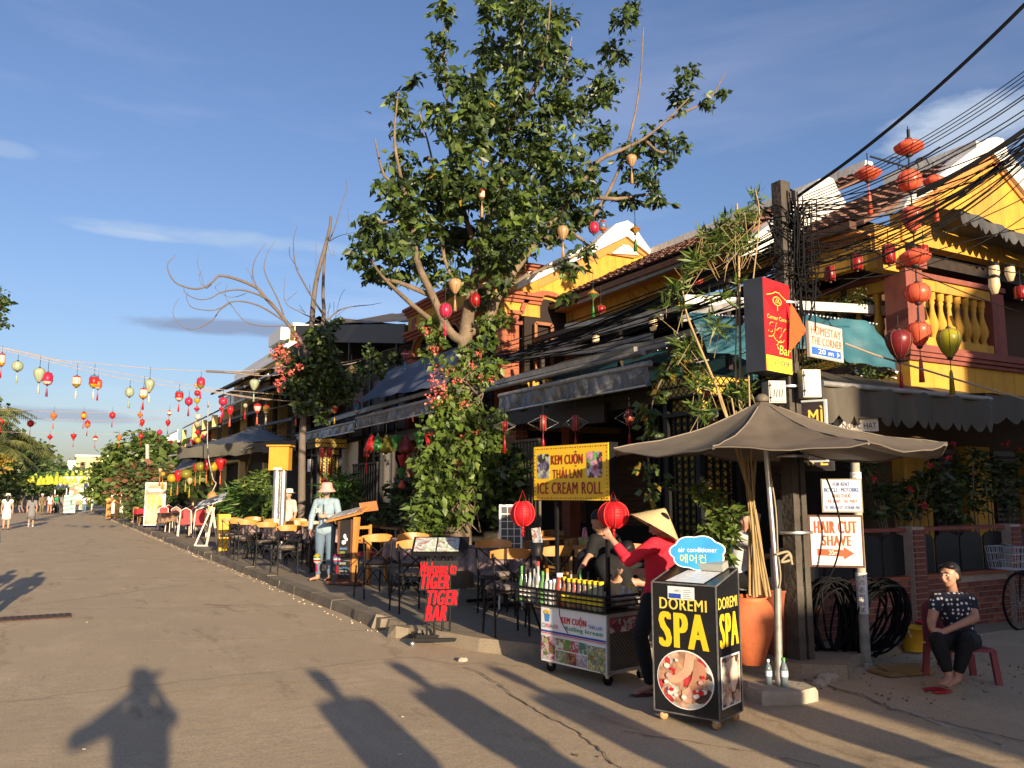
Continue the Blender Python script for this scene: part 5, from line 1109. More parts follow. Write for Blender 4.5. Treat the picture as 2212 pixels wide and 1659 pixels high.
B=[(-.27,.22,.027,glass_g,M('cap_green',(.1,.35,.08)),wl,'green glass bottle with pale label at the left end of the rack'),
(-.21,.22,.027,glass_k,M('cap_black',(.03,.03,.03)),wl,'dark bottle with black cap, second on the rack'),
(-.15,.21,.026,glass_c,M('cap_black'),wl,'clear slim bottle right of the dark one'),
(-.09,.21,.025,glass_c,M('cap_grey',(.3,.3,.3)),wl,'clear bottle with grey cap beside the slim one'),
(-.035,.26,.028,glass_c,M('cap_red',(.6,.03,.03)),wl,'tall clear bottle with red and white cap and white label'),
(.03,.20,.032,glass_g,M('cap_green'),None,'stout green juice bottle with green cap'),
(.09,.22,.028,plastic_w,M('cap_orange',(.7,.25,.03)),None,'milky bottle with orange cap mid rack'),
(.15,.15,.034,plastic_w,M('cap_white',(.8,.8,.78)),wl,'short white capped milky jar'),
(.20,.16,.032,plastic_w,M('cap_white'),wl,'white capped jar beside the red sauce jar'),
(.255,.20,.036,M('red_sauce',(.35,.06,.03),.2,.1,3),M('cap_white'),None,'jar of red sauce with white lid'),
(.32,.18,.034,M('brown_syrup',(.20,.07,.02),.2,.1,3),M('cap_yellow',(.8,.55,.02)),ylab,'brown syrup bottle with yellow cap'),]
for k,c_ in enumerate([(.25,.2,.12),(.3,.1,.08),(.14,.10,.10),(.2,.14,.1),(.2,.22,.1),(.3,.3,.2),(.22,.2,.16)]):
    B.append((.385+k*.065,.175,.031,M('syrup_%d'%k,c_,.2,.1,3,trans=.2),M('cap_yellow'),ylab,'%s yellow capped syrup bottle counted from the red jar'%['second','third','fourth','fifth','sixth','seventh','eighth'][k]))
for x,h,r_,mt,cp_,lb_,nm in B: bottle(x,.0,h*1.42,r_,mt,cp_,lb_,nm,neck=.42 if 'capped' not in nm and 'jar' not in nm else .7)
for k,(x,y,h,r_,mt,cp_,nm) in enumerate([(.30,.1,.22,.027,glass_c,M('cap_black'),'clear bottle with dark cap in the second row'),(.42,.1,.23,.026,glass_g,M('cap_green'),'green bottle in the second row behind the yellow caps'),(.52,.1,.22,.026,glass_k,M('cap_black'),'dark bottle behind the yellow capped bottles'),(.0,.1,.19,.03,plastic_w,M('cap_green'),'small green topped bottle in the second row'),(-.2,.1,.18,.03,glass_c,M('cap_grey'),'short clear bottle in the second row at the left'),(.70,.36,.13,.035,plastic_w,M('cap_white'),'white tub near the vendor'),(.76,.38,.14,.04,plastic_w,M('cap_yellow'),'milk powder tub with yellow lid near the vendor'),(.62,.08,.17,.03,plastic_w,M('cap_white'),'white bottle near the right front corner')]): bottle(x,y,h*1.4,r_,mt,cp_,None if k else wl,nm)
for k,(x,y) in enumerate(((.15,.2),(.2,.22))):
    o=FL+Matrix.Rotation(rz,3,'Z')@Vector((x,y,.5125)); t=tag(MB().lathe([(.03,0),(.042,.17),(.04,.17),(.028,.01)],n=14).build('metal_cup',steel),['upright steel cup standing behind the bottles','second steel cup beside the first, holding spoons'][k],'cup'); t.location=o
# ================================================================ SPA BOX
SL=G(1414,1532,.07); SF=G(1555,1558,.07); rz2=frame_of(SL,SF); w_=(SF-SL).length; dp=.37
sp=thing('spa_box','tall black spa advertising box on casters with yellow lettering','sign',(SL.x,SL.y,0),rz2)
bk=M('gloss_black_board',(.012,.012,.013),.22,.3,6,spec=.5)
z0,zf,zb=.07,.965,1.065
MB().prism([(0,0,z0),(0,0,zf),(0,dp,zb),(0,dp,z0)],(w_,0,0)).build('body',bk,sp)
e=MB(); 
for a,c_ in (((0,0,z0),(0,0,zf)),((w_,0,z0),(w_,0,zf)),((0,0,zf),(w_,0,zf)),((w_,0,zf),(w_,dp,zb)),((0,0,zf),(0,dp,zb)),((0,dp,zb),(w_,dp,zb)),((w_,dp,z0),(w_,dp,zb)),((0,0,z0),(w_,0,z0)),((w_,0,z0),(w_,dp,z0))): e.beam(a,c_,.009,.009)
e.build('edge_trim',M('worn_edge',(.12,.12,.12),.4,.4,20),sp)
hgt=zf-z0
def FS(u0,v0,u1,v1): return (u0*w_,zf-v1*hgt,u1*w_,zf-v0*hgt)
letter('DOREMI',*FS(.12,.115,.86,.205),gold_print,sp,y=-.003,bold=.075); letter('SPA',*FS(.10,.225,.88,.50),yellow_print,sp,y=-.003,bold=.13)
footpic=pic('spa_foot_picture',[(.10,.05,.04),(.60,.33,.20),(.72,.45,.30),(.75,.70,.62),(.55,.05,.05),(.55,.30,.18),(.70,.65,.55)],16)
cx,cz,rr=.5*w_,zf-.735*hgt,.42*w_
MB().prism([(cx+rr*1.045*math.cos(t*PI/20),-.0035,cz+rr*.95*math.sin(t*PI/20)) for t in range(40)],(0,.001,0)).build('white_ring',white,sp)
MB().prism([(cx+rr*math.cos(t*PI/20),-.006,cz+rr*.91*math.sin(t*PI/20)) for t in range(40)],(0,.001,0)).build('round_picture',footpic,sp)
def flat(pts,mat,nm,y): 
    o=MB().prism([(cx+a*rr,y,cz+b_*rr) for a,b_ in pts],(0,.0008,0)).build(nm,mat,sp); return o
legs=M('print_skin',(.66,.38,.24),.4,.15,14); legs2=M('print_skin_shade',(.45,.22,.13),.4,.15,14); pet=M('petal_white',(.75,.70,.60),.4,.12,20)
flat([(-.72,.02),(-.35,.12),(-.05,.35),(.05,.88),(.42,.80),(.38,.45),(.12,.12),(-.25,-.12),(-.55,-.14)],legs,'printed_foot',-.0085)
flat([(.40,.72),(.72,.55),(.80,.25),(.55,-.3),(.30,-.72),(-.05,-.60),(.02,-.35),(.25,.05),(.33,.4)],legs2,'printed_leg',-.0105)
flat([(-.1,-.35),(.15,-.2),(.3,-.45),(.2,-.75),(-.1,-.68)],legs,'printed_foot',-.0118)
rr_=random.Random(4)
for k in range(26):
    a=rr_.uniform(0,2*PI); q=rr_.uniform(.55,.82); px,pz=math.cos(a)*q,math.sin(a)*q*.85
    if pz>.3 and px>-.2: continue
    s=rr_.uniform(.05,.1); flat([(px+s*math.cos(t*PI/3+a)*1.3,pz+s*math.sin(t*PI/3+a)) for t in range(6)],[pet,red_print,pet,M('petal_pink',(.65,.35,.30))][k%4],'petal',-.0128-.0004*k)
# right side face: local frame child (second face)
def side(pt): x,y,z=pt; return (w_-y,x,z)   # x along depth, y small outward offset
def SS(u0,v0,u1,v1):
    zt=zf+.02; h_=zt-z0; return (u0*dp,zt-v1*h_,u1*dp,zt-v0*h_)
letter('DOREMI',*SS(.07,.115,.90,.20),gold_print,sp,y=-.003,bold=.03,fn=side); letter('SPA',*SS(.10,.235,.92,.49),yellow_print,sp,y=-.003,bold=.10,fn=side)
a=SS(.10,.55,.92,.93)
MB().bb((w_+.0025,a[0],a[1]),(w_+.0035,a[2],a[3])).build('white_border',white,sp)
MB().bb((w_+.0045,a[0]+.012,a[1]+.012),(w_+.0055,a[2]-.012,a[3]-.012)).build('side_picture',pic('spa_side_picture',[(.70,.42,.27),(.75,.50,.34),(.12,.05,.04),(.55,.06,.05),(.75,.68,.55),(.6,.33,.2)],19,4),sp)
m=MB().prism([(w_+.0065,a[0]+.05+.11*t,a[3]-.05-.2*t*t) for t in (0,.3,.6,1)]+[(w_+.0065,a[0]+.20,a[1]+.09),(w_+.0065,a[0]+.26,a[1]+.18),(w_+.0065,a[0]+.21,a[3]-.02)],(.001,0,0)); m.build('printed_hand',M('print_skin_light',(.75,.55,.42),.4,.1,14),sp)
# sticker, top board, corner casters
letter('VIMO',.185,.905,.235,.925,M('grey_print',(.2,.2,.22)),sp,y=-.006)
plate(.13,.855,.34,.945,white,sp,-.003,.001,'sticker'); plate(.14,.862,.235,.895,blue_print,sp,-.005,.001,'sticker_print'); 
for k in range(5): plate(.255,.865+k*.014,.32-.01*(k%3),.869+k*.014,M('grey_print'),sp,-.005,.001,'sticker_lines')
sl_=math.atan2(zb-zf,dp)
m=MB(); m.add([(.10,.02,zf+.012),(.40,.02,zf+.012),(.43,.25,zf+.012+.23*math.tan(sl_)),(.16,.25,zf+.012+.23*math.tan(sl_))],[(0,1,2,3)]); m.build('price_sheet',M('white_sheet',(.72,.74,.76),.25,.08,30),sp)
m=MB().box((.30,.30,zf+.115),(.28,.10,.05),rx=sl_); m.build('acrylic_tray',glass_c,sp)
for x,y in ((.05,.04),(w_-.04,.03),(w_-.04,dp-.04),(.05,dp-.04)):
    MB().lathe([(.001,-.012),(.03,-.012),(.03,.012),(.001,.012)],(x,y,.032),14,rot=mathutils.Euler((PI/2,0,.9)).to_matrix()).build('caster_wheel',M('wheel_wood',(.45,.28,.12),.5),sp); MB().bb((x-.02,y-.015,.045),(x+.02,y+.015,.072)).build('caster_fork',steel,sp)
# cloud sign
cl=thing('cloud_sign','blue cloud shaped plastic sign reading air conditioner on the spa box','sign',SL+Matrix.Rotation(rz2,3,'Z')@Vector((.08,.16,.94)),rz2+rad(28))
def cloudpts(cx,cz,sx,sz,inf=0):
    pts=[];N_=96
    for k in range(N_):
        a=2*PI*k/N_; r=1+.10*abs(math.sin(3.5*a+.4))*1.2-.05+inf; pts.append((cx+sx*r*math.cos(a),cz+sz*r*math.sin(a)))
    return pts
shape(cloudpts(.19,.16,.185,.115,.06),white,cl,0,.006,'white_rim'); shape(cloudpts(.19,.16,.185,.115),M('cloud_blue',(.03,.25,.55),.3,.2,5),cl,-.003,.002,'blue_face')
letter('air conditioner',.05,.165,.33,.20,white,cl,y=-.006,bold=.025); letter('에어컨',.06,.085,.25,.15,M('lime_print',(.55,.65,.15)),cl,y=-.006,bold=.01)
# bag with bottles behind the cloud sign
t=thing('plastic_bottle','clear water bottle with green cap standing in the tray on the spa box','bottle',SL+Matrix.Rotation(rz2,3,'Z')@Vector((.27,.33,1.02))); MB().lathe([(.03,0),(.032,.1),(.012,.15),(.012,.17)],n=10).build('body',glass_c,t); MB().lathe([(.016,.165),(.016,.19),(.001,.19)],n=10).build('cap',M('cap_green'),t)
# ================================================================ TIGER SIGN
TG=G(945,1390,.0); rz3=rad(-28); tg=thing('letter_sign','black wheeled sign with red letters Welcome to TIGER TIGER BAR and menu board','sign',TG,rz3)
sx=lambda p:(p-945)*.0045; sz=lambda y:.22+(1350-y)*.00481
red_l=M('bright_red_letter',(.62,.006,.016),.6,.03,3,spec=.15)
for s,x0,x1,y0,y1,dx,shr in (('Welcome to',902,989,1216,1243,0,.35),('TIGER',903,972,1243,1276,0,.3),('TIGER',919,992,1279,1311,0,.3),('BAR',914,966,1312,1346,0,.3)):
    X0,X1,Z0,Z1=sx(x0),sx(x1),sz(y1),sz(y0); e=.022
    MB().prism([(X0-e,0,Z0-e*.7),(X1-.015+e*.6,0,Z0-e*.7),(X1+e,0,Z1+e*.6),(X0+.015-e*.2,0,Z1+e*.6)],(0,.02,0)).build('letter_board',black,tg)
    letter(s,X0,Z0,X1,Z1,red_l,tg,y=-.012,bold=.10 if s!='Welcome to' else .05,shear=shr,thick=.010,space=.95 if s!='Welcome to' else .9)
for x in (-.12,-.04,.05,.13): MB().tube([(x,.03,.05),(x,.03,.95)],.012,8).build('upright',black,tg)
m=MB(); m.bb((-.27,-.19,.05),(.27,-.15,.085)); m.bb((-.27,.15,.05),(.27,.19,.085)); m.bb((-.27,-.15,.05),(-.23,.15,.085)); m.bb((.23,-.15,.05),(.27,.15,.085)); m.bb((-.23,.01,.05),(.23,.05,.085)); m.build('base_frame',black,tg)
for x in (-.25,.25):
    for y in (-.17,.17): MB().lathe([(.001,-.012),(.026,-.012),(.026,.012),(.001,.012)],(x,y,.026),12,rot=mathutils.Euler((PI/2,0,.5)).to_matrix()).build('caster_wheel',steel,tg)
tb=MB().box((.02,.05,1.03),(.62,.40,.03),rx=.42).build('menu_board',black,tg)
for s in (-1,1):
    MB().box((.02+s*.125-.04,.035,1.052),(.235,.31,.006),rx=.42).build('menu_page',pic('menu_page_pic%d'%s,[(.72,.76,.70),(.75,.78,.74),(.55,.68,.45),(.72,.72,.7),(.5,.3,.25),(.75,.77,.72)],22,s),tg)
# ================================================================ BIG PARASOL
UB=G(1683,1480,.1); ub=thing('street_parasol','big grey brown parasol on a steel pole in a stone base, front right','parasol',(UB.x,UB.y,0),rad(-28.9+12))
MB().tube([(0,0,.1),(0.02,0,.85)],.03,12).build('lower_pole',M('dirty_pole',(.32,.30,.26),.5,.4,12,metal=.5),ub); MB().tube([(0.02,0,.85),(-.05,0,2.36)],.021,12).build('pole',steel,ub)
m=MB(); NS=8; NRr=14; NC=10; vs=[]; apex=Vector((-.05,0,2.375))
rad_=[1.36,1.33,1.27,1.30,1.34,1.36,1.30,1.30]; zr=[1.94,1.97,1.99,2.0,1.97,1.93,1.95,1.97]
tips=[Vector((rad_[k]*math.cos(2*PI*k/NS),rad_[k]*math.sin(2*PI*k/NS),zr[k])) for k in range(NS)]
def canpt(k,u,v):
    a=tips[k];c_=tips[(k+1)%NS]; e=a.lerp(c_,u); s=4*u*(1-u)
    e=Vector((e.x*(1+.02*s),e.y*(1+.02*s),e.z-.045*s*(1+.4*math.sin(k*2.1)))); p=apex.lerp(e,v); ribsag=-.09*math.sin(PI*v)*(1-.25*v); p.z+=ribsag-.05*s*math.sin(PI*min(1,v*.95))*v; p.z+=.008*math.sin(u*14+k)*v+.006*math.sin(v*22+k*2+u*5)*v; return p
for k in range(NS):
    b0=len(m.v)
    for j in range(NRr+1):
        for i in range(NC+1): m.v.append(tuple(canpt(k,i/NC,j/NRr)))
    for j in range(NRr):
        for i in range(NC): m.f.append((b0+j*(NC+1)+i,b0+j*(NC+1)+i+1,b0+(j+1)*(NC+1)+i+1,b0+(j+1)*(NC+1)+i)); m.m.append(0); m.sm.append(True)
m.build('canopy',canvas_brown,ub)
for k in range(NS):
    MB().tube([canpt(k,0,v/8)-Vector((0,0,.014)) for v in range(1,9)],.009,5).build('rib',dirty_steel,ub); MB().tube([canpt(k,0,v/10)+Vector((0,0,.002)) for v in range(1,11)],.005,4).build('seam',M('seam_pale',(.24,.20,.15),.8),ub); MB().tube([canpt(k,0,.5)-Vector((0,0,.02)),Vector((-.04,0,1.98))],.007,5).build('strut',dirty_steel,ub)
    a=[canpt(k,i/8,1)+Vector((0,0,0)) for i in range(9)]; MB().tube([p-Vector((0,0,.006)) for p in a],.007,4).build('hem',canvas_brown,ub)
MB().lathe([(.05,0),(.06,.03),(.03,.06),(.001,.065)],(-.05,0,2.36),12).build('top_cap',canvas_brown,ub)
m=MB(); m.tube(smooth([(-.02,0,1.9),(.01,-.04,1.5),(.02,-.03,1.12)],5),.006,5); m.tube(smooth([(.0,-.04,1.12),(.09,-.06,1.14),(.12,-.05,1.08),(.04,-.04,1.06),(.1,-.06,1.12),(.13,-.05,1.04)],5),.011,6); m.tube(smooth([(.02,-.035,1.1),(.03,-.04,.95),(.02,-.03,.85)],4),.006,5); m.build('rope',M('rope',(.35,.29,.18),.9),ub)
# stone base
st=thing('stone_slab','pale broken stone slab holding the parasol pole','stone',(UB.x,UB.y,0),rad(-20))
rr_=random.Random(9); q=[]; n=9
for z,f in ((-.01,1),(.075,1.0),(.095,.93)):
    for t in range(n):
        a=2*PI*t/n+.3; k=1/max(abs(math.cos(a))/.27,abs(math.sin(a))/.19); k=min(k,.29); q.append((math.cos(a)*k*f+.0,math.sin(a)*k*f,z+rr_.uniform(-.006,.008)))
m=MB(); m.add(q,[tuple(range(n))[::-1],tuple(range(2*n,3*n))]+[(l*n+i,l*n+(i+1)%n,(l+1)*n+(i+1)%n,(l+1)*n+i) for l in range(2) for i in range(n)]); m.build('slab',stone_m,st)
for k,(px,py,cm,lab) in enumerate([(1661,1478,M('cap_white'),'water bottle with white cap on the stone base left of the pole'),(1695,1482,M('cap_green'),'larger water bottle with green cap on the stone base right of the pole')]):
    p=G(px,py,.1); t=thing('water_bottle',lab,'bottle',p); s=.82+.1*k
    MB().lathe([(.028,0),(.032,.01),(.030,.05),(.033,.07),(.030,.1),(.033,.14),(.026,.17),(.011,.2),(.011,.215)],n=14).build('body',M('clear_plastic',(.26,.33,.36),.08,.05,3,trans=.5),t); MB().lathe([(.014,.21),(.014,.235),(.001,.236)],n=12).build('cap',cm,t); MB().lathe([(.0335,.08),(.0335,.13)],n=14).build('label',M('pale_label',(.55,.65,.75)),t); t.scale=(s,s,s)
# ================================================================ POTS AND BAMBOO
P1_=G(1622,1434,.10); pt1=thing('round_terracotta_pot','large round orange terracotta pot with bamboo canes behind the spa box','pot',P1_)
pot_m=M('orange_terracotta',(.60,.165,.06),.65,.2,4,bump=.3,col2=(.50,.13,.05),streak=.3); pot_m2=M('dull_terracotta',(.30,.08,.045),.7,.15,4)
MB().lathe([(.10,0),(.115,.02),(.15,.12),(.195,.25),(.222,.36),(.225,.43),(.205,.50),(.165,.555),(.15,.565),(.168,.585),(.15,.59),(.14,.55),(.001,.54)],n=36).build('pot',pot_m,pt1)
P2_=G(1692,1418,.10); pt2=thing('tapered_terracotta_pot','dark red tapered terracotta pot next to the concrete pole','pot',P2_)
MB().lathe([(.13,0),(.15,.1),(.185,.5),(.2,.6),(.21,.62),(.185,.62),(.17,.55),(.001,.55)],n=24).build('pot',pot_m2,pt2)
MB().ball((0,0,.56),(.15,.15,.05)).build('plastic_rubbish',M('blue_bag',(.25,.4,.6),.3),pt2)
Bm=thing('bamboo_clump','tall bamboo with yellowish canes rising behind the big parasol','bamboo',P1_+Vector((0,0,.53)))
BYY=P1_.y
def q2(x,y,d=0): return PY(x,y,BYY+d)
canes=[([(1640,1290),(1625,1100),(1590,900),(1600,880),(1596,573),(1592,440)],.018),([(1655,1290),(1628,1100),(1567,890),(1535,806),(1504,732),(1482,673),(1472,607)],.016),([(1620,1290),(1621,1100),(1612,960),(1590,820),(1592,640)],.012),([(1664,1288),(1630,1100),(1620,900),(1618,700),(1640,480),(1632,410)],.01),([(1619,1287),(1619,1150),(1618,1100),(1600,980),(1560,880),(1545,820)],.012),([(1648,1288),(1626,1100),(1630,960),(1600,780)],.012),([(1660,1290),(1632,1100),(1600,1000),(1575,900)],.010),([(1634,1289),(1622,1100),(1605,1000),(1580,860)],.014),([(1628,1290),(1623,1100),(1585,960)],.012),([(1650,1290),(1629,1100),(1640,900)],.010)]
for k,(P,r) in enumerate(canes):
    m=MB(); d=R.uniform(-.15,.15); pts=smooth([q2(x,y,d) for x,y in P],4); m.tube(pts,[r*(1-.5*i/len(pts))*(1.15 if i%3==0 else 1) for i in range(len(pts))],7); m.build('cane',bamboo_m,Bm,world=True)
MB().lathe([(.035,-.012),(.04,0),(.035,.012)],q2(1624,1098),12).build('tie',rubber,Bm,world=True)
C=[];D_=[]
for (cx,cy,r,n) in [(430,330,30,60),(480,270,26,50),(350,480,30,60),(300,530,20,30),(240,640,16,20),(430,1000,34,70),(460,940,26,40),(380,920,20,24),(520,1280,32,70),(900,1330,34,90),(820,1360,34,80),(560,1500,26,50),(500,1470,20,30),(780,150,40,90),(640,80,34,80),(700,30,34,80),(860,120,34,80),(640,760,24,30),(700,830,24,30),(860,60,30,50),(940,130,24,40),(620,200,26,40),(560,60,26,40),(760,-60,30,50),(880,-80,26,50),(960,-120,22,40),(980,-230,20,30),(1000,-300,12,20),(400,650,16,20),(590,560,16,20),(720,560,26,30),(850,440,24,30)]:
    c=cloud(q2(1371.5+cx*.2645,493.7+cy*.2645,R.uniform(-.15,.15)),r*.2645*.0060*1.6,n); C.append(c); d=NR.normal(size=(n,3)); d[:,2]=d[:,2]*.6+.1; D_.append(d)
    m=MB()
C=np.concatenate(C);D_=np.concatenate(D_); k_=NR.uniform(size=len(C))<.45
leafmesh('leaves',C[k_],D_[k_],.12,leaf_light,Bm,kind='stuff',wid=.16,fold=.05); leafmesh('leaves',C[~k_],D_[~k_],.12,leaf_mid,Bm,kind='stuff',wid=.16,fold=.05)
m=MB()
for k in range(60):
    i=NR.randint(len(C)); p=Vector(C[i]); m.tube([p,p+Vector(D_[i])*.08+Vector((0,0,-.05)),p+Vector((R.uniform(-.2,.2),0,-.25))],.003,4)
m.build('twigs',bamboo_m,Bm,world=True,kind='stuff')
shrub('young green leafed vine in a pot right of the cloud sign',P1_+Vector((-.15,.3,.3)),[(q2(1545,1180),.12),(q2(1560,1130),.14),(q2(1540,1085),.13),(q2(1570,1160),.13),(q2(1555,1205),.10),(q2(1530,1140),.10),(q2(1520,1060),.10),(q2(1585,1100),.08),(q2(1550,1230),.10)],leaf_mid,.10,480,leaf_light,.4)
# ================================================================ ELECTRIC POLE
EP=G(1732,1430,.09); ep=thing('electric_pole','old concrete electric pole tangled in black cables, carrying several signs','pole',(EP.x,EP.y,.05))
top=PF(1713,395,(EP.x*_sy+EP.y*_cy)); tz=top.z-.05
def taper(m,x0,x1,w0,w1,d0,d1,z0,z1): m.add([(x0-w0,-d0,z0),(x0+w0,-d0,z0),(x0+w0,d0,z0),(x0-w0,d0,z0),(x1-w1,-d1,z1),(x1+w1,-d1,z1),(x1+w1,d1,z1),(x1-w1,d1,z1)],[(0,3,2,1),(4,5,6,7),(0,1,5,4),(1,2,6,5),(2,3,7,6),(3,0,4,7)])
m=MB(); taper(m,-.066,-.032,.042,.026,.08,.055,0,tz); taper(m,.050,.032,.036,.024,.08,.055,0,tz)
for k in range(10): z=.15+k*.40; m.bb((-.05,-.05,z),(.05,.05,z+.16))
m.bb((-.065,-.06,tz-.3),(.065,.06,tz)); m.build('shaft',concrete_post,ep)
m=MB(); rr_=random.Random(2)
for k in range(7):
    a=rr_.uniform(0,2*PI); x=.06*math.cos(a)+.04; y=-.09+.03*math.sin(a); pts=[(x+rr_.uniform(-.03,.03),y+rr_.uniform(-.02,.02),tz-.1-j*rr_.uniform(.35,.5)) for j in range(rr_.randint(3,5))]; m.tube(smooth(pts,4),rr_.choice((.006,.008,.011)),5)
for k in range(34):
    c_=Vector((.09,-.03,tz-.25-rr_.random()*.9)); pts=[c_+Vector((rr_.gauss(0,.14),rr_.gauss(0,.08),rr_.gauss(0,.13))) for _ in range(7)]; m.tube(smooth(pts,4),rr_.choice((.004,.006,.008)),4)
for k in range(22):
    c_=Vector((.16,-.03,tz-.35-rr_.random()*.5)); r_=rr_.uniform(.06,.16); pts=[c_+Vector((r_*math.cos(t*.9)+.02*t,rr_.uniform(-.04,.04),r_*.8*math.sin(t*.9)-.03*t)) for t in range(9)]; m.tube(smooth(pts,3),rr_.choice((.004,.005,.007)),4)
m.build('cable_tangle',rubber,ep,kind='stuff')
for z in (2.55,3.35,1.9,1.2): MB().lathe([(.17,-.012),(.175,0),(.17,.012)],(0,0,z),12,sy=.8).build('strap_band',steel,ep)
edist=(EP.x*_sy+EP.y*_cy)
def onpole(x,y,dd=-.15): return PF(x,y,edist+dd)
def boxthing(nm,lab,cat,x0,y0,x1,y1,dd,dep,mat,rz=-.5,extra=None,door=True):
    a=onpole(x0,y1,dd); c_=onpole(x1,y0,dd); w=math.hypot(c_.x-a.x,c_.y-a.y); t=thing(nm,lab,cat,a,frame_of(a,c_) if rz is None else rz); h=c_.z-a.z
    MB().bb((0,0,0),(w,dep,h)).build('case',mat,t)
    if door: MB().bb((.01,-.012,.012),(w-.01,-.001,h-.012)).build('door',mat,t); m=MB(); m.bb((w*.05,-.02,h*.2),(w*.12,-.012,h*.27)); m.bb((w*.05,-.02,h*.75),(w*.12,-.012,h*.82)); m.build('hinge',black,t)
    return t,w,h
cab=M('cabinet_enamel',(.40,.38,.33),.45,.12,5,col2=(.34,.31,.25),streak=.4)
t,w,h=boxthing('meter_box','pale electric meter box with handwriting on the pole behind the parasol tip','meter box',1662,822,1698,870,-.25,.16,cab,-.4); m=MB()
for k in range(4): m.beam((.04+k*.025,-.016,h*.25),(.05+k*.025,-.016,h*.6),.007,.002,up=(0,1,0))
m.build('ink_marks',ink,t)
boxthing('junction_box','grey plastic junction box strapped on the pole beside the sky bar sign','junction box',1736,798,1772,858,-.22,.14,M('grey_plastic',(.27,.27,.26),.4,.1,4),-.5)
boxthing('meter_box','upper narrow white meter cabinet hung left of the concrete pole','meter box',1694,1080,1720,1156,.1,.14,cab,-.4)
boxthing('meter_box','lower white meter cabinet above the tapered terracotta pot','meter box',1682,1186,1722,1279,.1,.16,cab,-.4)
# sky bar lightbox
def board(nm,lab,a,b_,z0,z1,th,case,face,m_=.012,cat='sign'):
    t=thing(nm,lab,cat,(a.x,a.y,0),frame_of(a,b_)); w=math.hypot(b_.x-a.x,b_.y-a.y)
    MB().bb((0,.003,z0),(w,th,z1)).build('case',case,t); MB().bb((m_,-.003,z0+m_),(w-m_,.002,z1-m_)).build('face',face,t); return t,w
a=onpole(1642,700,-.35); b_=onpole(1716,700,-.62) if False else None
# the red face is seen slightly from its left; its right edge meets the pole
a=PF(1655,800,edist-.42); b_=PF(1712,808,edist-.10); zb_=a.z; zt_=PF(1638,597,edist-.42).z
case_m=M('dark_blue_case',(.03,.035,.05),.5,.2,4)
t,w=board('sky_bar_sign','tall red and dark lightbox sign reading Corner Corner Sky Bar on the pole','%s'%'' or a,b_,zb_,zt_,.20,case_m,red_print) if False else (None,0)
t=thing('sky_bar_sign','tall red lightbox sign reading Corner Corner Sky Bar on the pole','sign',(a.x,a.y,0),frame_of(a,b_)); w=math.hypot(b_.x-a.x,b_.y-a.y); hh=zt_-zb_
MB().bb((0,.004,zb_),(w,.2,zt_)).build('case',case_m,t)
MB().bb((0.006,-.002,zb_+.006),(w-.006,.003,zt_-.006)).build('red_face',red_print,t)
def K(u0,v0,u1,v1): return (u0*w,zt_-v1*hh,u1*w,zt_-v0*hh)
plate(*K(.02,.83,.98,.995),M('sun_yellow',(.75,.70,.05),.5,.04),t,-.004,.001,'yellow_panel')
dd=lambda u,v:(u*w,zt_-v*hh)
shape([dd(.5,.06),dd(.96,.215),dd(.5,.375),dd(.06,.215)],maroon_print,t,-.004,.001,'diamond'); 
shape([(w*.5+w*.17*math.cos(k*PI/8),zt_-.225*hh+hh*.05*math.sin(k*PI/8)) for k in range(16)],gold_print,t,-.006,.001,'lantern_emblem')
shape([(w*.5+w*.14*math.cos(k*PI/8),zt_-.225*hh+hh*.041*math.sin(k*PI/8)) for k in range(16)],maroon_print,t,-.008,.001,'lantern_emblem_inner')
letter('品',w*.42,zt_-.25*hh,w*.58,zt_-.20*hh,gold_print,t,y=-.010)
stroke([dd(.10,.185),dd(.25,.165),dd(.36,.15),dd(.42,.13),dd(.58,.13),dd(.64,.15),dd(.78,.18),dd(.92,.20)],.008,gold_print,t,-.007,'roof_emblem'); stroke([dd(.5,.275),dd(.5,.33)],.01,gold_print,t,-.007,'tassel_emblem')
letter('Corner Corner',*K(.10,.39,.94,.435),gold_print,t,y=-.006,bold=.03)
letter('Sky',*K(.12,.465,.80,.63),gold_print,t,y=-.006,shear=.25,bold=0); letter('Bar',*K(.50,.70,.96,.80),gold_print,t,y=-.006,shear=.2)
letter('Sky',*K(.13,.470,.81,.635),maroon_print,t,y=-.0075,shear=.25,bold=-.008)
stroke([dd(.12+.08*math.sin(k*.9)+.055*k,.60+.03*math.cos(k*.9)+.006*k) for k in range(12)],.006,gold_print,t,-.007,'flourish'); stroke([dd(.40+.05*math.sin(k*1.1)+.02*k,.70+.05*math.sin(k*.7)) for k in range(9)],.006,gold_print,t,-.007,'flourish')
letter('09',*K(.56,.86,.86,.925),M('navy_print',(.03,.03,.08)),t,y=-.006); letter('Châu Thượng Văn',*K(.42,.935,.98,.958),M('navy_print'),t,y=-.006); letter('Hội An',*K(.6,.963,.85,.985),M('navy_print'),t,y=-.006)
stroke([dd(.12,.90),dd(.16,.865),dd(.28,.86),dd(.52,.875),dd(.52,.89),dd(.34,.895),dd(.36,.92),dd(.33,.945),dd(.22,.95),dd(.13,.94),dd(.12,.90)],.005,M('navy_print'),t,-.006,'pointing_hand'); stroke([dd(.22,.895),dd(.34,.895)],.004,M('navy_print'),t,-.006,'pointing_hand'); stroke([dd(.22,.92),dd(.36,.92)],.004,M('navy_print'),t,-.006,'pointing_hand')
for z in (zb_+.02,zt_-.08): MB().beam((w-.02,.08,z),(w+.35,.12,z),.03,.03).build('bracket',dirty_steel,t)
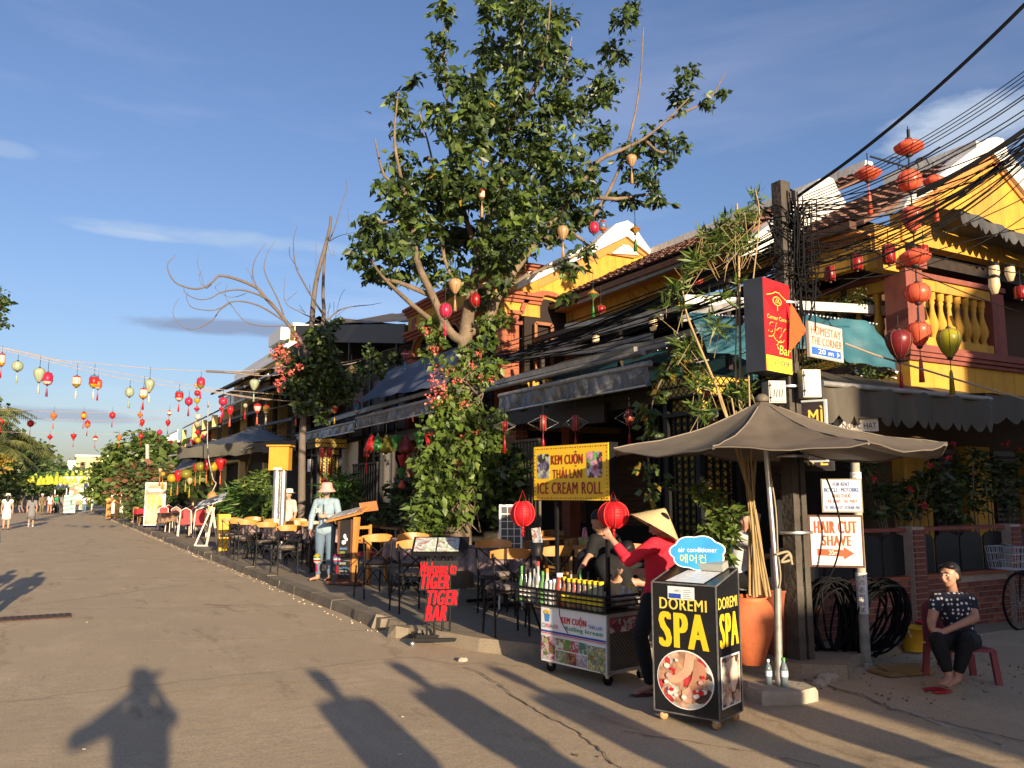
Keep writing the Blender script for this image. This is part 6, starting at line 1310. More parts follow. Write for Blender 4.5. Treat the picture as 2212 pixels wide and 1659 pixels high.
# red pennant
p=onpole(1712,720,-.25); m=MB(); v,f=sheet([onpole(1708,650,-.2),onpole(1742,712,-.25),onpole(1742,716,-.25),onpole(1704,765,-.2)],8,8,0,.01,1); m.add(v,f,0,True); o=m.build('red_pennant',S['orange']); tag(o,'red triangular cloth pennant tied between the sky bar sign and the pole','pennant')
# homestay sign (faces left-front, foreshortened)
a=PF(1751,768,edist-.16); b_=PF(1823,804,edist+.22); zt1=PF(1749,695,edist-.16).z
t=thing('homestay_sign','white homestay direction sign with faded red letters and blue arrow','sign',(a.x,a.y,0),frame_of(a,b_)); w=math.hypot(b_.x-a.x,b_.y-a.y); z0=a.z; z1=zt1
MB().bb((-.01,.002,z0-.01),(w+.01,.03,z1+.01)).build('frame',M('grey_frame',(.3,.3,.3)),t); MB().bb((0,-.002,z0),(w,.003,z1)).build('face',M('warm_white_board',(.56,.50,.42),.5,.1),t)
h=z1-z0; fade=M('faded_red',(.58,.18,.11),.6,.2,30)
letter('HOMESTAY',.02,z0+h*.66,w-.03,z0+h*.92,fade,t,y=-.006,bold=.03); letter('THE CORNER',.02,z0+h*.36,w-.02,z0+h*.60,fade,t,y=-.006,bold=.03); plate(.02,z0+h*.06,w*.92,z0+h*.28,M('arrow_blue',(.03,.12,.45)),t,-.004,.001,'blue_band')
shape([(w*.80,z0+h*.09),(w*.88,z0+h*.17),(w*.80,z0+h*.25)],white,t,-.006,.001,'arrow'); letter('20 m',w*.22,z0+h*.10,w*.68,z0+h*.25,white,t,y=-.006,bold=.02)
# gold on dark food sign behind parasol, and its lower twin
def pxboard(nm,lab,x0,y0,x1,y1,d0,d1,case,face,th=.06,frame=.02):
    a=PF(x0,y1,d0); b_=PF(x1,y1,d1); zt_=PF(x0,y0,d0).z; t=thing(nm,lab,'sign',(a.x,a.y,0),frame_of(a,b_)); w=math.hypot(b_.x-a.x,b_.y-a.y); z0=a.z
    MB().bb((0,.003,z0),(w,th,zt_)).build('case',case,t); MB().bb((frame,-.003,z0+frame),(w-frame,.002,zt_-frame)).build('face',face,t); return t,w,z0,zt_
t,w,z0,z1=pxboard('gold_letter_sign','dark framed signboard with gold letters half hidden behind the parasol',1690,868,1790,1000,edist+.35,edist+.1,M('pale_frame',(.45,.5,.5)),M('brown_black_board',(.035,.025,.03),.4))
letter('BÔ MÌ',w*.05,z1-.23,w*.93,z1-.06,gold_print,t,y=-.006,bold=.04)
t,w,z0,z1=pxboard('gold_letter_sign','lower dark signboard with gold letters under the parasol rim',1686,975,1802,1018,edist+.35,edist+.1,M('dark_case',(.03,.03,.03)),M('brown_black_board'))
letter('CAFE',w*.12,z0+.05,w*.9,z1-.01,gold_print,t,y=-.006,bold=.05)
# ----- sign post with stickers
HP=G(1870,1425,.03); hd=HP.x*_sy+HP.y*_cy; hp=thing('sign_post','pale concrete post covered with black on white phone number stickers','post',(HP.x,HP.y,0)); ptop=PF(1850,1000,hd).z
MB().tube([(0,0,0),(0,0,ptop)],[.05,.042],14).build('post',M('pale_post',(.42,.39,.32),.8,.3,6,col2=(.3,.27,.2)),hp)
for k,(ya,yb) in enumerate(((1237,1325),(1020,1040))):
    za,zb2=PF(1865,yb,hd).z,PF(1865,ya,hd).z; MB().lathe([(.0515,za),(.0515,zb2)],n=14).build('sticker_wrap',white,hp)
    ang=math.atan2(-HP.y,-HP.x)
    s='0941 230 630  0941 226 126' if k==0 else '226 126'
    fn=lambda p,A=ang:( (.054)*math.cos(A+p[0]/.052),(.054)*math.sin(A+p[0]/.052),p[2])
    letter(s,-.02,za+.01,.025,zb2-.01,ink,hp,bold=.01,rot90=True,fn=fn)
    if k==0: letter('HÚT HẦM CẦU   HÚT HẦM CẦU',-.050,za+.01,-.028,zb2-.01,ink,hp,bold=.0,rot90=True,fn=fn)
def sign2(nm,lab,pts,frame,face,fw=.02,d=None):
    d=d or hd-.10; a=PF(pts[0],pts[3],d+.05); b_=PF(pts[2],pts[3]+3,d-.06); zt_=PF(pts[0],pts[1],d).z
    t=thing(nm,lab,'sign',(a.x,a.y,0),frame_of(a,b_)); w=math.hypot(b_.x-a.x,b_.y-a.y); z0=a.z
    MB().bb((-fw,.0,z0-fw),(w+fw,.03,zt_+fw)).build('frame',frame,t); MB().bb((0,-.006,z0),(w,-.0005,zt_)).build('face',face,t); return t,w,z0,zt_-z0
rustf=M('rusty_frame',(.11,.05,.03),.8,.3,9)
t,w,z0,h=sign2('haircut_sign','white framed sign reading HAIR CUT SHAVE with orange arrow','' or (1754,1117,1864,1220),rustf,M('old_white_board',(.74,.72,.66),.5,.06,4))
letter('HAIR CUT',w*.07,z0+h*.66,w*.92,z0+h*.92,orange_print,t,y=-.010,bold=.11); letter('SHAVE',w*.22,z0+h*.40,w*.80,z0+h*.62,orange_print,t,y=-.010,bold=.11)
shape([(w*.12,z0+h*.20),(w*.64,z0+h*.18),(w*.64,z0+h*.12),(w*.85,z0+h*.25),(w*.64,z0+h*.38),(w*.64,z0+h*.32),(w*.12,z0+h*.34)],orange_print,t,-.009,.001,'arrow'); letter('20m',w*.34,z0+h*.21,w*.52,z0+h*.31,white,t,y=-.012,bold=.02)
stroke([(w*.03,z0+h*.06),(w*.93,z0+h*.03)],.004,M('grey_print'),t,-.009,'pen_line')
t,w,z0,h=sign2('rental_sign','small white sign offering bicycle and motobike rent above the haircut sign',(1779,1037,1862,1104),M('plain_frame',(.3,.27,.2)),M('blueish_white_board',(.62,.66,.68),.5,.06,4),.012,hd-.13)
bl=M('rent_blue',(.04,.10,.40)); rd=M('rent_red',(.45,.14,.12))
for s,v0,v1,mt,u0,u1 in (('FOR RENT',.80,.93,bl,.28,.72),('BICYCLE - MOTOBIKE',.62,.75,bl,.04,.96),('CHO THUÊ',.43,.58,rd,.25,.73),('XE ĐẠP - XE MÁY',.24,.40,rd,.12,.90),('TEL: 0905.484.577 - 0128.868.1968',.06,.17,bl,.04,.95)): letter(s,w*u0,z0+h*v0,w*u1,z0+h*v1,mt,t,y=-.010,bold=.012)
t,w,z0,z1=pxboard('hand_lettered_box','small white box sign with hand lettering and dark lid behind the parasol',1812,905,1898,932,hd+.3,hd+.25,M('off_white',(.55,.5,.42)),M('off_white'),.2,.0)
letter("NƯỚC HẠT",w*.1,z0+.01,w*.95,z1-.02,ink,t,y=-.008); MB().bb((-.05,-.05,z1),(w+.05,.25,z1+.015)).build('lid',dark_wood,t)
# fallen wire across the haircut sign
m=MB(); m.tube(smooth([PF(1780,1020,hd-.3),PF(1803,1080,hd-.3),PF(1816,1140,hd-.3),PF(1812,1190,hd-.3),PF(1795,1240,hd-.25),PF(1765,1285,hd-.2)],6),.009,6); tag(m.build('hanging_cable',rubber),'black cable hanging in front of the haircut sign','cable')
# coils of cable
ck=thing('cable_coil','big coil of black cable heaped against the sign post and brick wall','cable coil',G(1850,1415,.02)); rr_=random.Random(11)
c0=PF(1790,1330,hd+.12); c1=PF(1890,1330,hd+.15)
for k in range(44):
    m=MB(); s=k%2; cc=(c0 if s==0 else c1)+Vector((rr_.gauss(0,.05),rr_.gauss(0,.06),0)); ra=rr_.uniform(.20,.34)*(1 if s==0 else .95); rb=rr_.uniform(.30,.40); tilt=rr_.uniform(-.3,.3)-(.55 if s else 0); pts=[]
    for i in range(22):
        a=2*PI*i/20; x=ra*math.cos(a)*.75; z=rb*math.sin(a); x2=x*math.cos(tilt)-z*math.sin(tilt); z2=x*math.sin(tilt)+z*math.cos(tilt); pts.append(Vector((cc.x+x2*.88,cc.y-x2*.45+.03*math.sin(a*3+k),max(.03,.40+z2))))
    m.tube(pts,.011,5); m.build('loop',rubber,ck,world=True)
# ================================================================ GARDEN WALL, SHRUBS, BUCKETS, BICYCLE
GYw=6.35; gw=thing('garden_wall','low red brick garden wall with dark grille panels and posts on the side street','wall',(7.0,GYw,.0))
x0=6.9;x1=14.2
MB().bb((0,.012,0),(x1-x0,.15,.62)).build('core',mortar,gw); gw.location=(x0,GYw,0)
bl_,bh=.205,.062; cnt=0; bvar=[]
for k in range(4):
    o=MB().box((0,0,0),(bl_-.012,.02,bh-.008)).build('brick',brick_m if k%2 else M('brick_dark',(.17,.055,.04),.8,.2,7,bump=.3),gw); bvar.append(o)
used=0
for r_ in range(9):
    for c in range(int((x1-x0)/bl_)+1):
        x=c*bl_+(.5*bl_ if r_%2 else 0)
        if x>x1-x0-.1: continue
        used+=1
        if used>296: break
        o=bvar[used-1] if used<=4 else R.choice(bvar).copy()
        if used>4: COL.objects.link(o); o.parent=gw
        o.location=(x+.1,.006+R.uniform(-.003,.003),.035+r_*(bh+.006)); o.rotation_euler=(0,R.uniform(-.01,.01),0)
MB().bb((-.02,-.02,.625),(x1-x0,.17,.66)).build('coping',terracotta,gw)
for k,px in enumerate((1978,2190)):
    xx=PY(px,1250,GYw).x-x0; 
    po=MB().bb((xx-.11,-.07,0),(xx+.11,.12,1.22)).build('brick_post',mortar,gw)
    for r_ in range(18):
        for s in (-.053,.053): 
            o=bvar[0].copy(); COL.objects.link(o); o.parent=gw; o.location=(xx+s+(.0 if r_%2 else .0),-.078,.04+r_*.066); o.scale=(.52,1,.95)
MB().bb((-.02,.0,1.17),(x1-x0,.14,1.21)).build('top_rail',terra_rail,gw)
grm=M('black_grille',(.012,.013,.016),.4,.3,30)
for k in range(15):
    xx=.05+k*.48; 
    if xx>x1-x0: break
    m=MB(); m.prism([(xx,.05,.67),(xx+.44,.05,.67),(xx+.44,.05,1.06)]+[(xx+.22+.22*math.cos(a*PI/8),.05,1.06+.08*math.sin(a*PI/8)) for a in range(1,8)]+[(xx,.05,1.06)],(0,.02,0)); m.build('grille_panel',grm,gw)
ixora=[]
for k,(x,y,r) in enumerate([(1880,1010,24),(1905,1060,26),(1930,1100,22),(1890,1110,18),(1950,1060,26),(1985,1045,26),(2010,1020,24),(2000,1080,28),(2040,1050,28),(2070,1010,26),(2060,1070,28),(2100,1040,28),(2125,1000,28),(2140,1060,28),(2170,1020,30),(2110,1090,24),(2180,1090,26),(2040,1110,22),(2210,1050,26),(2100,980,16),(1965,1110,20),(2215,990,20),(2080,1120,18),(1860,1000,18)]): ixora.append((PY(x,y,7.0+R.uniform(-.25,.35)),r*.0047*1.35))
t=shrub('long hedge of ixora shrubs with red flower heads behind the garden wall',Vector((9.5,7.0,.3)),ixora,leaf_dark,.11,330,leaf_mid,.40,cat='hedge',nm='flowering_hedge')
for (x,y) in [(1888,1032),(1968,1055),(2012,1006),(2048,990),(2060,958),(2174,958),(2200,972),(1998,1094)]:
    c=cloud(PY(x,y,6.75),.035,20); leafmesh('red_flower_head',c,NR.normal(size=(20,3)),.032,M('ixora_red',(.5,.02,.03),.5,.1,3,island=.3),t,wid=.8,kind='stuff')
def bucket(x,y,r,h,mat,lab):
    p=G(x,y,.02); t=thing('bucket',lab,'bucket',p); MB().lathe([(r*.75,0),(r,h),(r*1.06,h),(r*1.06,h-.015),(r*.97,h-.01),(r*.72,.01)],n=20).build('pail',mat,t); m=MB(); m.tube([(r*math.cos(a*PI/10),-r*.3-abs(math.sin(a*PI/10))*.02,h-.02-.12*math.sin(a*PI/10)) for a in range(11)],.004,4); m.build('handle',white,t)
bucket(1975,1405,.13,.24,M('yellow_plastic',(.62,.36,.02),.4),'yellow plastic bucket beside the seated woman'); bucket(2010,1398,.13,.26,M('red_plastic',(.45,.02,.02),.4),'red plastic bucket behind the yellow one')
p=G(1945,1455,.0); t=thing('cardboard_sheet','flattened yellow brown cardboard lying near the woman\'s feet','cardboard',p,-.3); m=MB(); m.box((0,0,.02),(.50,.28,.02),rz=.1); m.box((.05,.03,.045),(.42,.24,.018),rz=-.1,rx=.05); m.build('sheet',M('cardboard',(.30,.19,.07),.9,.2,6),t)
for k,(x,y,s,lab) in enumerate([(1850,1420,.10,'pale rough rock leaning on the sign post foot'),(1812,1432,.06,'small stone at the foot of the concrete pole'),(1790,1470,.10,'flat stone by the parasol base'),(1772,1480,.08,'smaller flat stone nearest the parasol base'),(1830,1450,.05,'little broken stone on the dirty corner'),(1875,1440,.05,'grey pebble right of the sign post'),(1000,1428,.05,'light brown stone on the road near the letter sign'),(2290,1400,.08,'stone near the wall outside')]):
    p=G(x,y); rr_=random.Random(k); m=MB(); n=9; q=[]
    for z,f in ((0,1),(.5,1.05),(.9,.6)):
        for i in range(n): a=2*PI*i/n; q.append((s*f*math.cos(a)*rr_.uniform(.8,1.2),s*f*math.sin(a)*rr_.uniform(.6,.9),s*z*(1.5 if k==0 else .7)*rr_.uniform(.85,1.15)))
    m.add(q,[tuple(range(2*n,3*n))]+[(l*n+i,l*n+(i+1)%n,(l+1)*n+(i+1)%n,(l+1)*n+i) for l in range(2) for i in range(n)]); o=m.build('stone',stone_m); o.location=p; tag(o,lab,'stone')
b=MB()
for k in range(260):
    x=R.uniform(5.6,8.3); y=R.uniform(4.2,5.9)-(x-6)*.25*R.random(); s=R.uniform(.004,.014); b.box((x,y,.006),(s,s*1.3,s*.8),rz=R.uniform(0,3),mi=R.choice((0,1,1,1)))
o=b.build('grit',[stone_m,litter_b:=M('litter_brown'),lit],kind='stuff'); o['label']='grit, crumbs of concrete and dry leaves on the dirty corner'
b=MB()
for k in range(5):
    pts=[G(1735+k*12+i*62+R.uniform(-6,6),1462+i*(21+k*1.5)+k*4+R.uniform(-3,3),.0) for i in range(8)]
    for i in range(len(pts)-1):
        b.beam(pts[i]+Vector((0,0,.004)),pts[i+1]+Vector((0,0,.004)),R.uniform(.02,.07),.012)
    break
o=b.build('broken_concrete_edge',stone_m,kind='stuff'); o['label']='broken raised edge of the concrete patch on the corner'
# bicycle at right edge
Bc=PY(2200,1330,5.95); bc=thing('bicycle','dark bicycle with wire basket parked by the wall at the right edge','bicycle',(Bc.x+.05,5.95,.0))
def wheel(x,r=.33):
    m=MB(); m.tube([(x+r*math.cos(a*PI/16),0,r+r*math.sin(a*PI/16)) for a in range(33)],.016,6,cap=False); t_=m.build('tyre',rubber,bc)
    m=MB()
    for k in range(18): a=k*PI/9; m.beam((x,0,r),(x+r*math.cos(a),0,r+r*math.sin(a)),.003,.003)
    m.build('spokes',steel,bc)
wheel(0); wheel(1.05)
m=MB()
for a,c_ in (((0,0,.33),(.08,0,.78)),((.08,0,.78),(.10,0,.95)),((.09,0,.72),(.45,0,.30)),((.45,0,.30),(.62,0,.80)),((.09,0,.66),(.60,0,.68)),((.45,0,.30),(1.05,0,.33)),((.60,0,.68),(1.05,0,.33))): m.tube([a,c_],.014,6)
m.build('frame',black,bc); MB().tube(smooth([(.2,-.28,.98),(.08,-.2,1.0),(.1,0,.96),(.08,.2,1.0),(.2,.28,.98)],4),.012,6).build('handlebar',steel,bc); MB().ball((.63,0,.84),(.13,.08,.035)).build('saddle',rubber,bc)
m=MB(); zz=.72
for k in range(9):
    for (a,c_) in ((( -.32+k*.04,-.14,zz),(-.34+k*.045,-.17,zz+.26)),((-.32+k*.04,.14,zz),(-.34+k*.045,.17,zz+.26))): m.tube([a,c_],.003,4)
for k in range(8):
    y=-.14+k*.04; m.tube([(-.32,y,zz),(-.34,y*1.2,zz+.26)],.003,4); m.tube([(0,y,zz),(.02,y*1.2,zz+.26)],.003,4); m.tube([(-.32,y,zz),(0,y,zz)],.003,4)
for z,e in ((zz,0),(zz+.09,.01),(zz+.18,.02),(zz+.26,.03)): m.tube([(-.32-e,-.14-e,z),(e,-.14-e,z),(e,.14+e,z),(-.32-e,.14+e,z),(-.32-e,-.14-e,z)],.005,4)
m.build('basket',M('white_wire',(.5,.52,.55),.4),bc)
# ================================================================ YELLOW POWER BOX ON SILVER PIPES
D0=19.5; a=PF(600,1122,D0); pw=thing('yellow_power_box','yellow metal switch box on two thick silver pipes on the pavement','power box',(a.x,a.y,.12),rad(-30))
zb_=PF(600,1016,D0).z-.12; zt_=PF(600,965,D0).z-.12
for x in (-.06,.10): MB().tube([(x,0,0),(x,0,zb_)],.075,14).build('pipe',steel,pw)
yb_=M('box_yellow',(.56,.27,.03),.45,.12,4,streak=.3)
MB().bb((-.22,-.14,zb_),(.24,.16,zt_)).build('case',yb_,pw); MB().bb((-.19,-.155,zb_+.03),(.21,-.141,zt_-.03)).build('door',yb_,pw); MB().prism([(-.27,-.2,zt_),(.29,-.2,zt_),(.29,.2,zt_),(-.27,.2,zt_)],(0,0,.035)).build('lid',yb_,pw)
MB().bb((-.225,-.07,zb_+.15),(-.221,.06,zt_-.05)).build('number_plate',white,pw); MB().bb((-.2285,-.06,zb_+.3),(-.2262,.05,zt_-.08)).build('number_print',ink,pw); MB().bb((-.10,-.16,zb_+.01),(.10,-.157,zb_+.055)).build('code_plate',M('pale_blue_plate',(.6,.6,.75)),pw)
letter('HA1 406',-.09,zb_+.018,.09,zb_+.046,blue_print,pw,y=-.164)
# white paper notice on the gold pillar
p=PX(654,1000,6.55); t=MB().bb((0,0,0),(.01,.28,.36)).build('paper_notice',white); t.location=(6.53,23.95,1.95+.3); tag(t,'white paper notice on the left side of the gold pillar','notice')
# ================================================================ PEOPLE
def v3(*a): return Vector(a)
class Body:
    """closed capsules and ellipsoids fused into one continuous surface"""
    def __init__(s): s.m=MB()
    def cap(s,a,b_,ra,rb,n=12):
        a=Vector(a);b_=Vector(b_); s.m.tube([a,b_],[ra,rb],n); s.m.ball(a,ra,n,8); s.m.ball(b_,rb,n,8); return s
    def chain(s,pts,rs,n=12):
        for i in range(len(pts)-1): s.cap(pts[i],pts[i+1],rs[i],rs[i+1],n)
        return s
    def ell(s,c,r,rot=None): s.m.ball(c,r,14,10,rot=rot.to_matrix() if rot else None); return s
    def fuse(s,name,mats,parent,vox=.014,it=3,kind=None):
        me=bpy.data.meshes.new('tmp'); me.from_pydata(s.m.v,[],s.m.f); ob=bpy.data.objects.new('tmp',me); COL2.objects.link(ob)
        r=ob.modifiers.new('r','REMESH'); r.mode='VOXEL'; r.voxel_size=vox; r.use_smooth_shade=True
        q=ob.modifiers.new('s','SMOOTH'); q.iterations=it; q.factor=.6
        VL2.update(); dg=SC2.view_layers[0].depsgraph; dg.update(); e=ob.evaluated_get(dg); nm=bpy.data.meshes.new_from_object(e); nm.name=name
        bpy.data.objects.remove(ob); bpy.data.meshes.remove(me)
        nm.materials.clear()
        for m_ in (mats if isinstance(mats,(list,tuple)) else [mats]): nm.materials.append(m_)
        nm.polygons.foreach_set('use_smooth',[True]*len(nm.polygons))
        return link(name,nm,parent,kind)
SC2=bpy.data.scenes.new('workbench'); COL2=SC2.collection; VL2=SC2.view_layers[0]
def lerp(a,b_,t): return Vector(a).lerp(Vector(b_),t)
def hand(B,w,d,up,s=1.,curl=.5,thumb=1):
    """palm and five bent fingers; d: pointing direction, up: back of the hand"""
    d=Vector(d).normalized(); up=Vector(up); up=(up-d*up.dot(d)).normalized(); sd=d.cross(up)*thumb; w=Vector(w)
    B.cap(w,w+d*.03*s,.022*s,.024*s,8)
    for k in range(4):
        off=(k-1.5)*.018*s; b0=w+d*.03*s+sd*off*.7; k1=w+d*.085*s+sd*off; B.cap(b0,k1,.0135*s,.0105*s,8)
        ln=[.036,.042,.040,.030][k]*s; a=curl*1.1; d1=(d*math.cos(a)-up*math.sin(a)); p1=k1+d1*ln; a2=curl*2.0; d2=(d*math.cos(a2)-up*math.sin(a2)); p2=p1+d2*ln*.75; B.cap(k1,p1,.0105*s,.009*s,8); B.cap(p1,p2,.009*s,.0075*s,8)
    t0=w+d*.02*s-sd*.022*s; t1=t0+(d*.55-sd*.75-up*.25).normalized()*.04*s; t2=t1+(d*.85-sd*.15-up*.5).normalized()*.03*s; B.cap(t0,t1,.014*s,.011*s,8); B.cap(t1,t2,.011*s,.0085*s,8)
def head(B,c,s,face=(0,-1,0),tilt=0,detail=True):
    f=Vector(face).normalized(); q=Vector((0,-1,0)).rotation_difference(f); R3=q.to_matrix()
    def P(x,y,z): return Vector(c)+R3@(Vector((x,y,z))*s)
    rt=q.to_euler()
    B.ell(P(0,.01,.02),(.072*s,.088*s,.088*s),rt); B.ell(P(0,-.012,-.035),(.058*s,.066*s,.070*s),rt); B.ell(P(0,-.035,-.082),(.030*s,.028*s,.022*s),rt)
    if detail:
        B.cap(P(0,-.085,.012),P(0,-.102,-.022),.010*s,.0145*s,8); B.ell(P(0,-.083,-.052),(.022*s,.012*s,.010*s),rt)
        for k in (-1,1): B.ell(P(.073*k,.012,-.008),(.010*s,.018*s,.028*s),rt); B.ell(P(.038*k,-.062,-.028),(.020*s,.018*s,.020*s),rt); B.ell(P(.028*k,-.078,.026),(.02*s,.01*s,.008*s),rt)
    return P,R3
def facebits(t,P,R3,s):
    ew=M('eye_white',(.6,.58,.52),.3,0); 
    for k in (-1,1):
        MB().ball(P(.029*k,-.0745,.004),(.0125*s,.008*s,.0065*s),10,6,rot=R3).build('eye',ew,t); MB().ball(P(.029*k,-.0805,.003),(.0055*s,.004*s,.0055*s),8,5,rot=R3).build('pupil',ink,t)
        MB().tube([P(.014*k,-.086,.022),P(.032*k,-.086,.029),P(.050*k,-.074,.022)],.0028*s,5).build('eyebrow',hair_m,t)
    MB().ball(P(0,-.0915,-.050),(.020*s,.006*s,.0035*s),10,5,rot=R3).build('lips',skin_lip,t); MB().ball(P(0,-.090,-.057),(.016*s,.006*s,.0038*s),10,5,rot=R3).build('lips',skin_lip,t)
def hairdo(t,P,R3,s,style,mat=None):
    mat=mat or hair_m; B=Body(); rt=R3.to_euler()
    B.ell(P(0,.034,.046),(.080*s,.088*s,.080*s),rt); B.ell(P(0,.052,.0),(.078*s,.062*s,.078*s),rt); B.ell(P(.03,-.03,.082),(.045*s,.045*s,.026*s),rt); B.ell(P(-.035,-.022,.080),(.040*s,.045*s,.026*s),rt)
    if style=='long': B.cap(P(0,.075,.0),P(0,.085,-.20),.062*s,.05*s); B.cap(P(.045,.05,0),P(.05,.06,-.17),.035*s,.03*s); B.cap(P(-.045,.05,0),P(-.05,.06,-.17),.035*s,.03*s)
    elif style=='bun': B.ell(P(0,.135,-.02),(.042*s,.042*s,.042*s),rt); B.ell(P(0,.06,-.02),(.066*s,.06*s,.06*s),rt)
    else: B.ell(P(0,.055,-.01),(.070*s,.052*s,.06*s),rt)
    return B.fuse('hair',mat,t,.012*s,2)
def std(h=1.6,sit=False):
    s=h/1.6
    J=dict(pel=v3(0,0,.86),wst=v3(0,0,1.0),ch=v3(0,0,1.18),nk=v3(0,.01,1.33),hd=v3(0,-.005,1.475))
    for k,n in ((-1,'L'),(1,'R')):
        J['sh'+n]=v3(.165*k,.01,1.29); J['el'+n]=v3(.215*k,.03,1.02); J['wr'+n]=v3(.215*k,-.04,.79)
        J['hp'+n]=v3(.085*k,0,.83); J['kn'+n]=v3(.09*k,-.01,.46); J['an'+n]=v3(.09*k,.02,.075); J['to'+n]=v3(.10*k,-.13,.025)
    return {k:v*s for k,v in J.items()},s
def person(lab,loc,rz,h=1.6,ov={},top=None,sleeve=.5,bottom='pants',bmat=None,blen=1.,shoes=None,hair='short',face=(0,-1,0),hat=None,detail=False,cat='person',group=None,vox=None,hands=False,mask=None,waist_z=None,skirt=None,stout=1.):
    J,s=std(h)
    for k,v in ov.items():
        if not k.startswith('hand'): J[k]=Vector(v)*s
    t=thing('person',lab,cat,loc,rz,group); vx=vox or (.016 if not detail else .0085)
    w_=stout
    def torso(B,g=0.):
        B.cap(lerp(J['hpL'],J['hpR'],.12),lerp(J['hpL'],J['hpR'],.88),.100*s*w_+g,.100*s*w_+g); B.cap(J['pel'],J['wst'],.115*s*w_+g,.100*s*w_+g)
        B.cap(lerp(J['wst'],J['ch'],.0)+v3(.03,0,0),J['ch']+v3(.045,0,0),.088*s*w_+g,.100*s*w_+g); B.cap(lerp(J['wst'],J['ch'],.0)-v3(.03,0,0),J['ch']-v3(.045,0,0),.088*s*w_+g,.100*s*w_+g)
        B.cap(lerp(J['shL'],J['shR'],.18),lerp(J['shL'],J['shR'],.82),.062*s+g,.062*s+g); B.cap(J['ch'],lerp(J['shL'],J['shR'],.5),.10*s*w_+g,.07*s+g)
    def arm(B,n,f=1.,g=0.):
        a,b_,c_=J['sh'+n],J['el'+n],J['wr'+n]
        if f<=.5: B.cap(a,lerp(a,b_,f*2),.053*s+g,(.053-.012*f)*s+g)
        else: B.cap(a,b_,.053*s+g,.041*s+g); B.cap(b_,lerp(b_,c_,(f-.5)*2),.041*s+g,(.041-.014*(f-.5)*2)*s+g)
    def leg(B,n,f=1.,g=0.):
        a,b_,c_=J['hp'+n],J['kn'+n],J['an'+n]
        if f<=.5: B.cap(a,lerp(a,b_,f*2),.088*s*w_+g,(.088-.026*f*2)*s*w_+g)
        else: B.cap(a,b_,.088*s*w_+g,.060*s*w_+g); m_=lerp(b_,c_,.35); B.cap(b_,lerp(b_,c_,min(.35,(f-.5)*2)),.058*s*w_+g,.057*s+g); 
        if f>.68: B.cap(m_,lerp(b_,c_,(f-.5)*2),.055*s+g,.040*s+g if f<1 else .036*s+g)
    B=Body(); torso(B)
    for n in 'LR':
        arm(B,n); leg(B,n); a=J['an'+n]; to=J['to'+n]; B.cap(a,a+v3(0,.02*s,-.03*s),.036*s,.032*s); B.cap(a+v3(0,0,-.03*s),to,.032*s,.026*s)
        if detail:
            td=(to-a); td.z=0; td.normalize(); sd=td.cross(Vector((0,0,1)))
            for q in range(5): B.cap(to+sd*(q-2)*.014*s,to+sd*(q-2)*.017*s+td*(.035-.005*abs(q-.5))*s+v3(0,0,-.004),.0105*s,.009*s,8)
        w=J['wr'+n]; d=(w-J['el'+n]).normalized()
        hd_=ov.get('hand'+n)
        if hands or detail:
            if hd_: hand(B,w,hd_[0],hd_[1],s,hd_[2],hd_[3])
            else: hand(B,w,d,(1 if n=='R' else -1,-.2,0),s,.35,1 if n=='L' else -1)
        else:
            B.cap(w,w+d*.06*s,.026*s,.028*s,8); B.cap(w+d*.06*s,w+d*.125*s,.026*s,.014*s,8); sdv=d.orthogonal().normalized(); B.cap(w+d*.03*s,w+d*.075*s+sdv*.03*s,.014*s,.010*s,8)
    B.cap(J['nk']-v3(0,0,.03*s),lerp(J['nk'],J['hd'],.6),.05*s,.045*s)
    P,R3=head(B,J['hd'],s,face,detail=True)
    B.fuse('body',skin,t,vx,3)
    if detail: facebits(t,P,R3,s)
    if hair: hairdo(t,P,R3,s,hair)
    if top:
        B=Body(); torso(B,.012)
        for n in 'LR':
            if sleeve>0: arm(B,n,sleeve,.012 if not detail else .010)
        o=B.fuse('shirt',top,t,vx,2)
    if bottom=='pants':
        B=Body(); g=.010; B.cap(lerp(J['hpL'],J['hpR'],.12),lerp(J['hpL'],J['hpR'],.88),.100*s*w_+g,.100*s*w_+g); B.cap(J['pel'],lerp(J['pel'],J['wst'],.35),.115*s*w_+g*.9,.110*s*w_+g*.9)
        for n in 'LR': leg(B,n,blen,g)
        B.fuse('trousers',bmat,t,vx,2)
    elif bottom=='skirt':
        z1=J['wst'].z; z0_=J['hpL'].z-(blen*.75)*s; c_=(J['knL']+J['knR'])/2; m=MB(); pr_=[(.115,z1),(.155,J['hpL'].z),(.165,(J['hpL'].z+z0_)/2),(.175,z0_),(.165,z0_+.005)]
        m.lathe([(a*s*w_,z) for a,z in pr_],n=24,sx=1.12,sy=.85,gore=.05); m.build('skirt',bmat,t)
    if shoes:
        for n in 'LR':
            a=J['an'+n];to=J['to'+n]; B=Body(); B.cap(v3(a.x,a.y+.02,min(a.z,.035*s+ .01)) if a.z<.12 else a,to,.040*s,.036*s)
            B.fuse('shoe',shoes,t,.012,2)
    if hat=='cone' or hat=='cone_big':
        hr=.21 if hat=='cone' else .235; c=P(0,.01,.055); rot=R3; m=MB(); m.lathe([(hr*s,-.045*s),(hr*.6*s,.030*s),(hr*.3*s,.078*s),(.02*s,.115*s),(.001,.125*s),(.02*s,.105*s),(hr*.55*s,.022*s),(hr*.985*s,-.052*s)],tuple(c),36,rot=rot,gore=.012); m.build('conical_hat',M('straw',(.72,.55,.30),.6,.12,30,bump=.3,bscale=60,trans=.2),t)
    elif hat in('bucket','sun'):
        col_={'bucket':M('pink_cloth',(.68,.30,.27),.8,.06,9),'sun':M('cream_hat',(.70,.65,.55),.8,.08,9)}[hat]; c=P(0,.012,.045); br=.155 if hat=='bucket' else .17
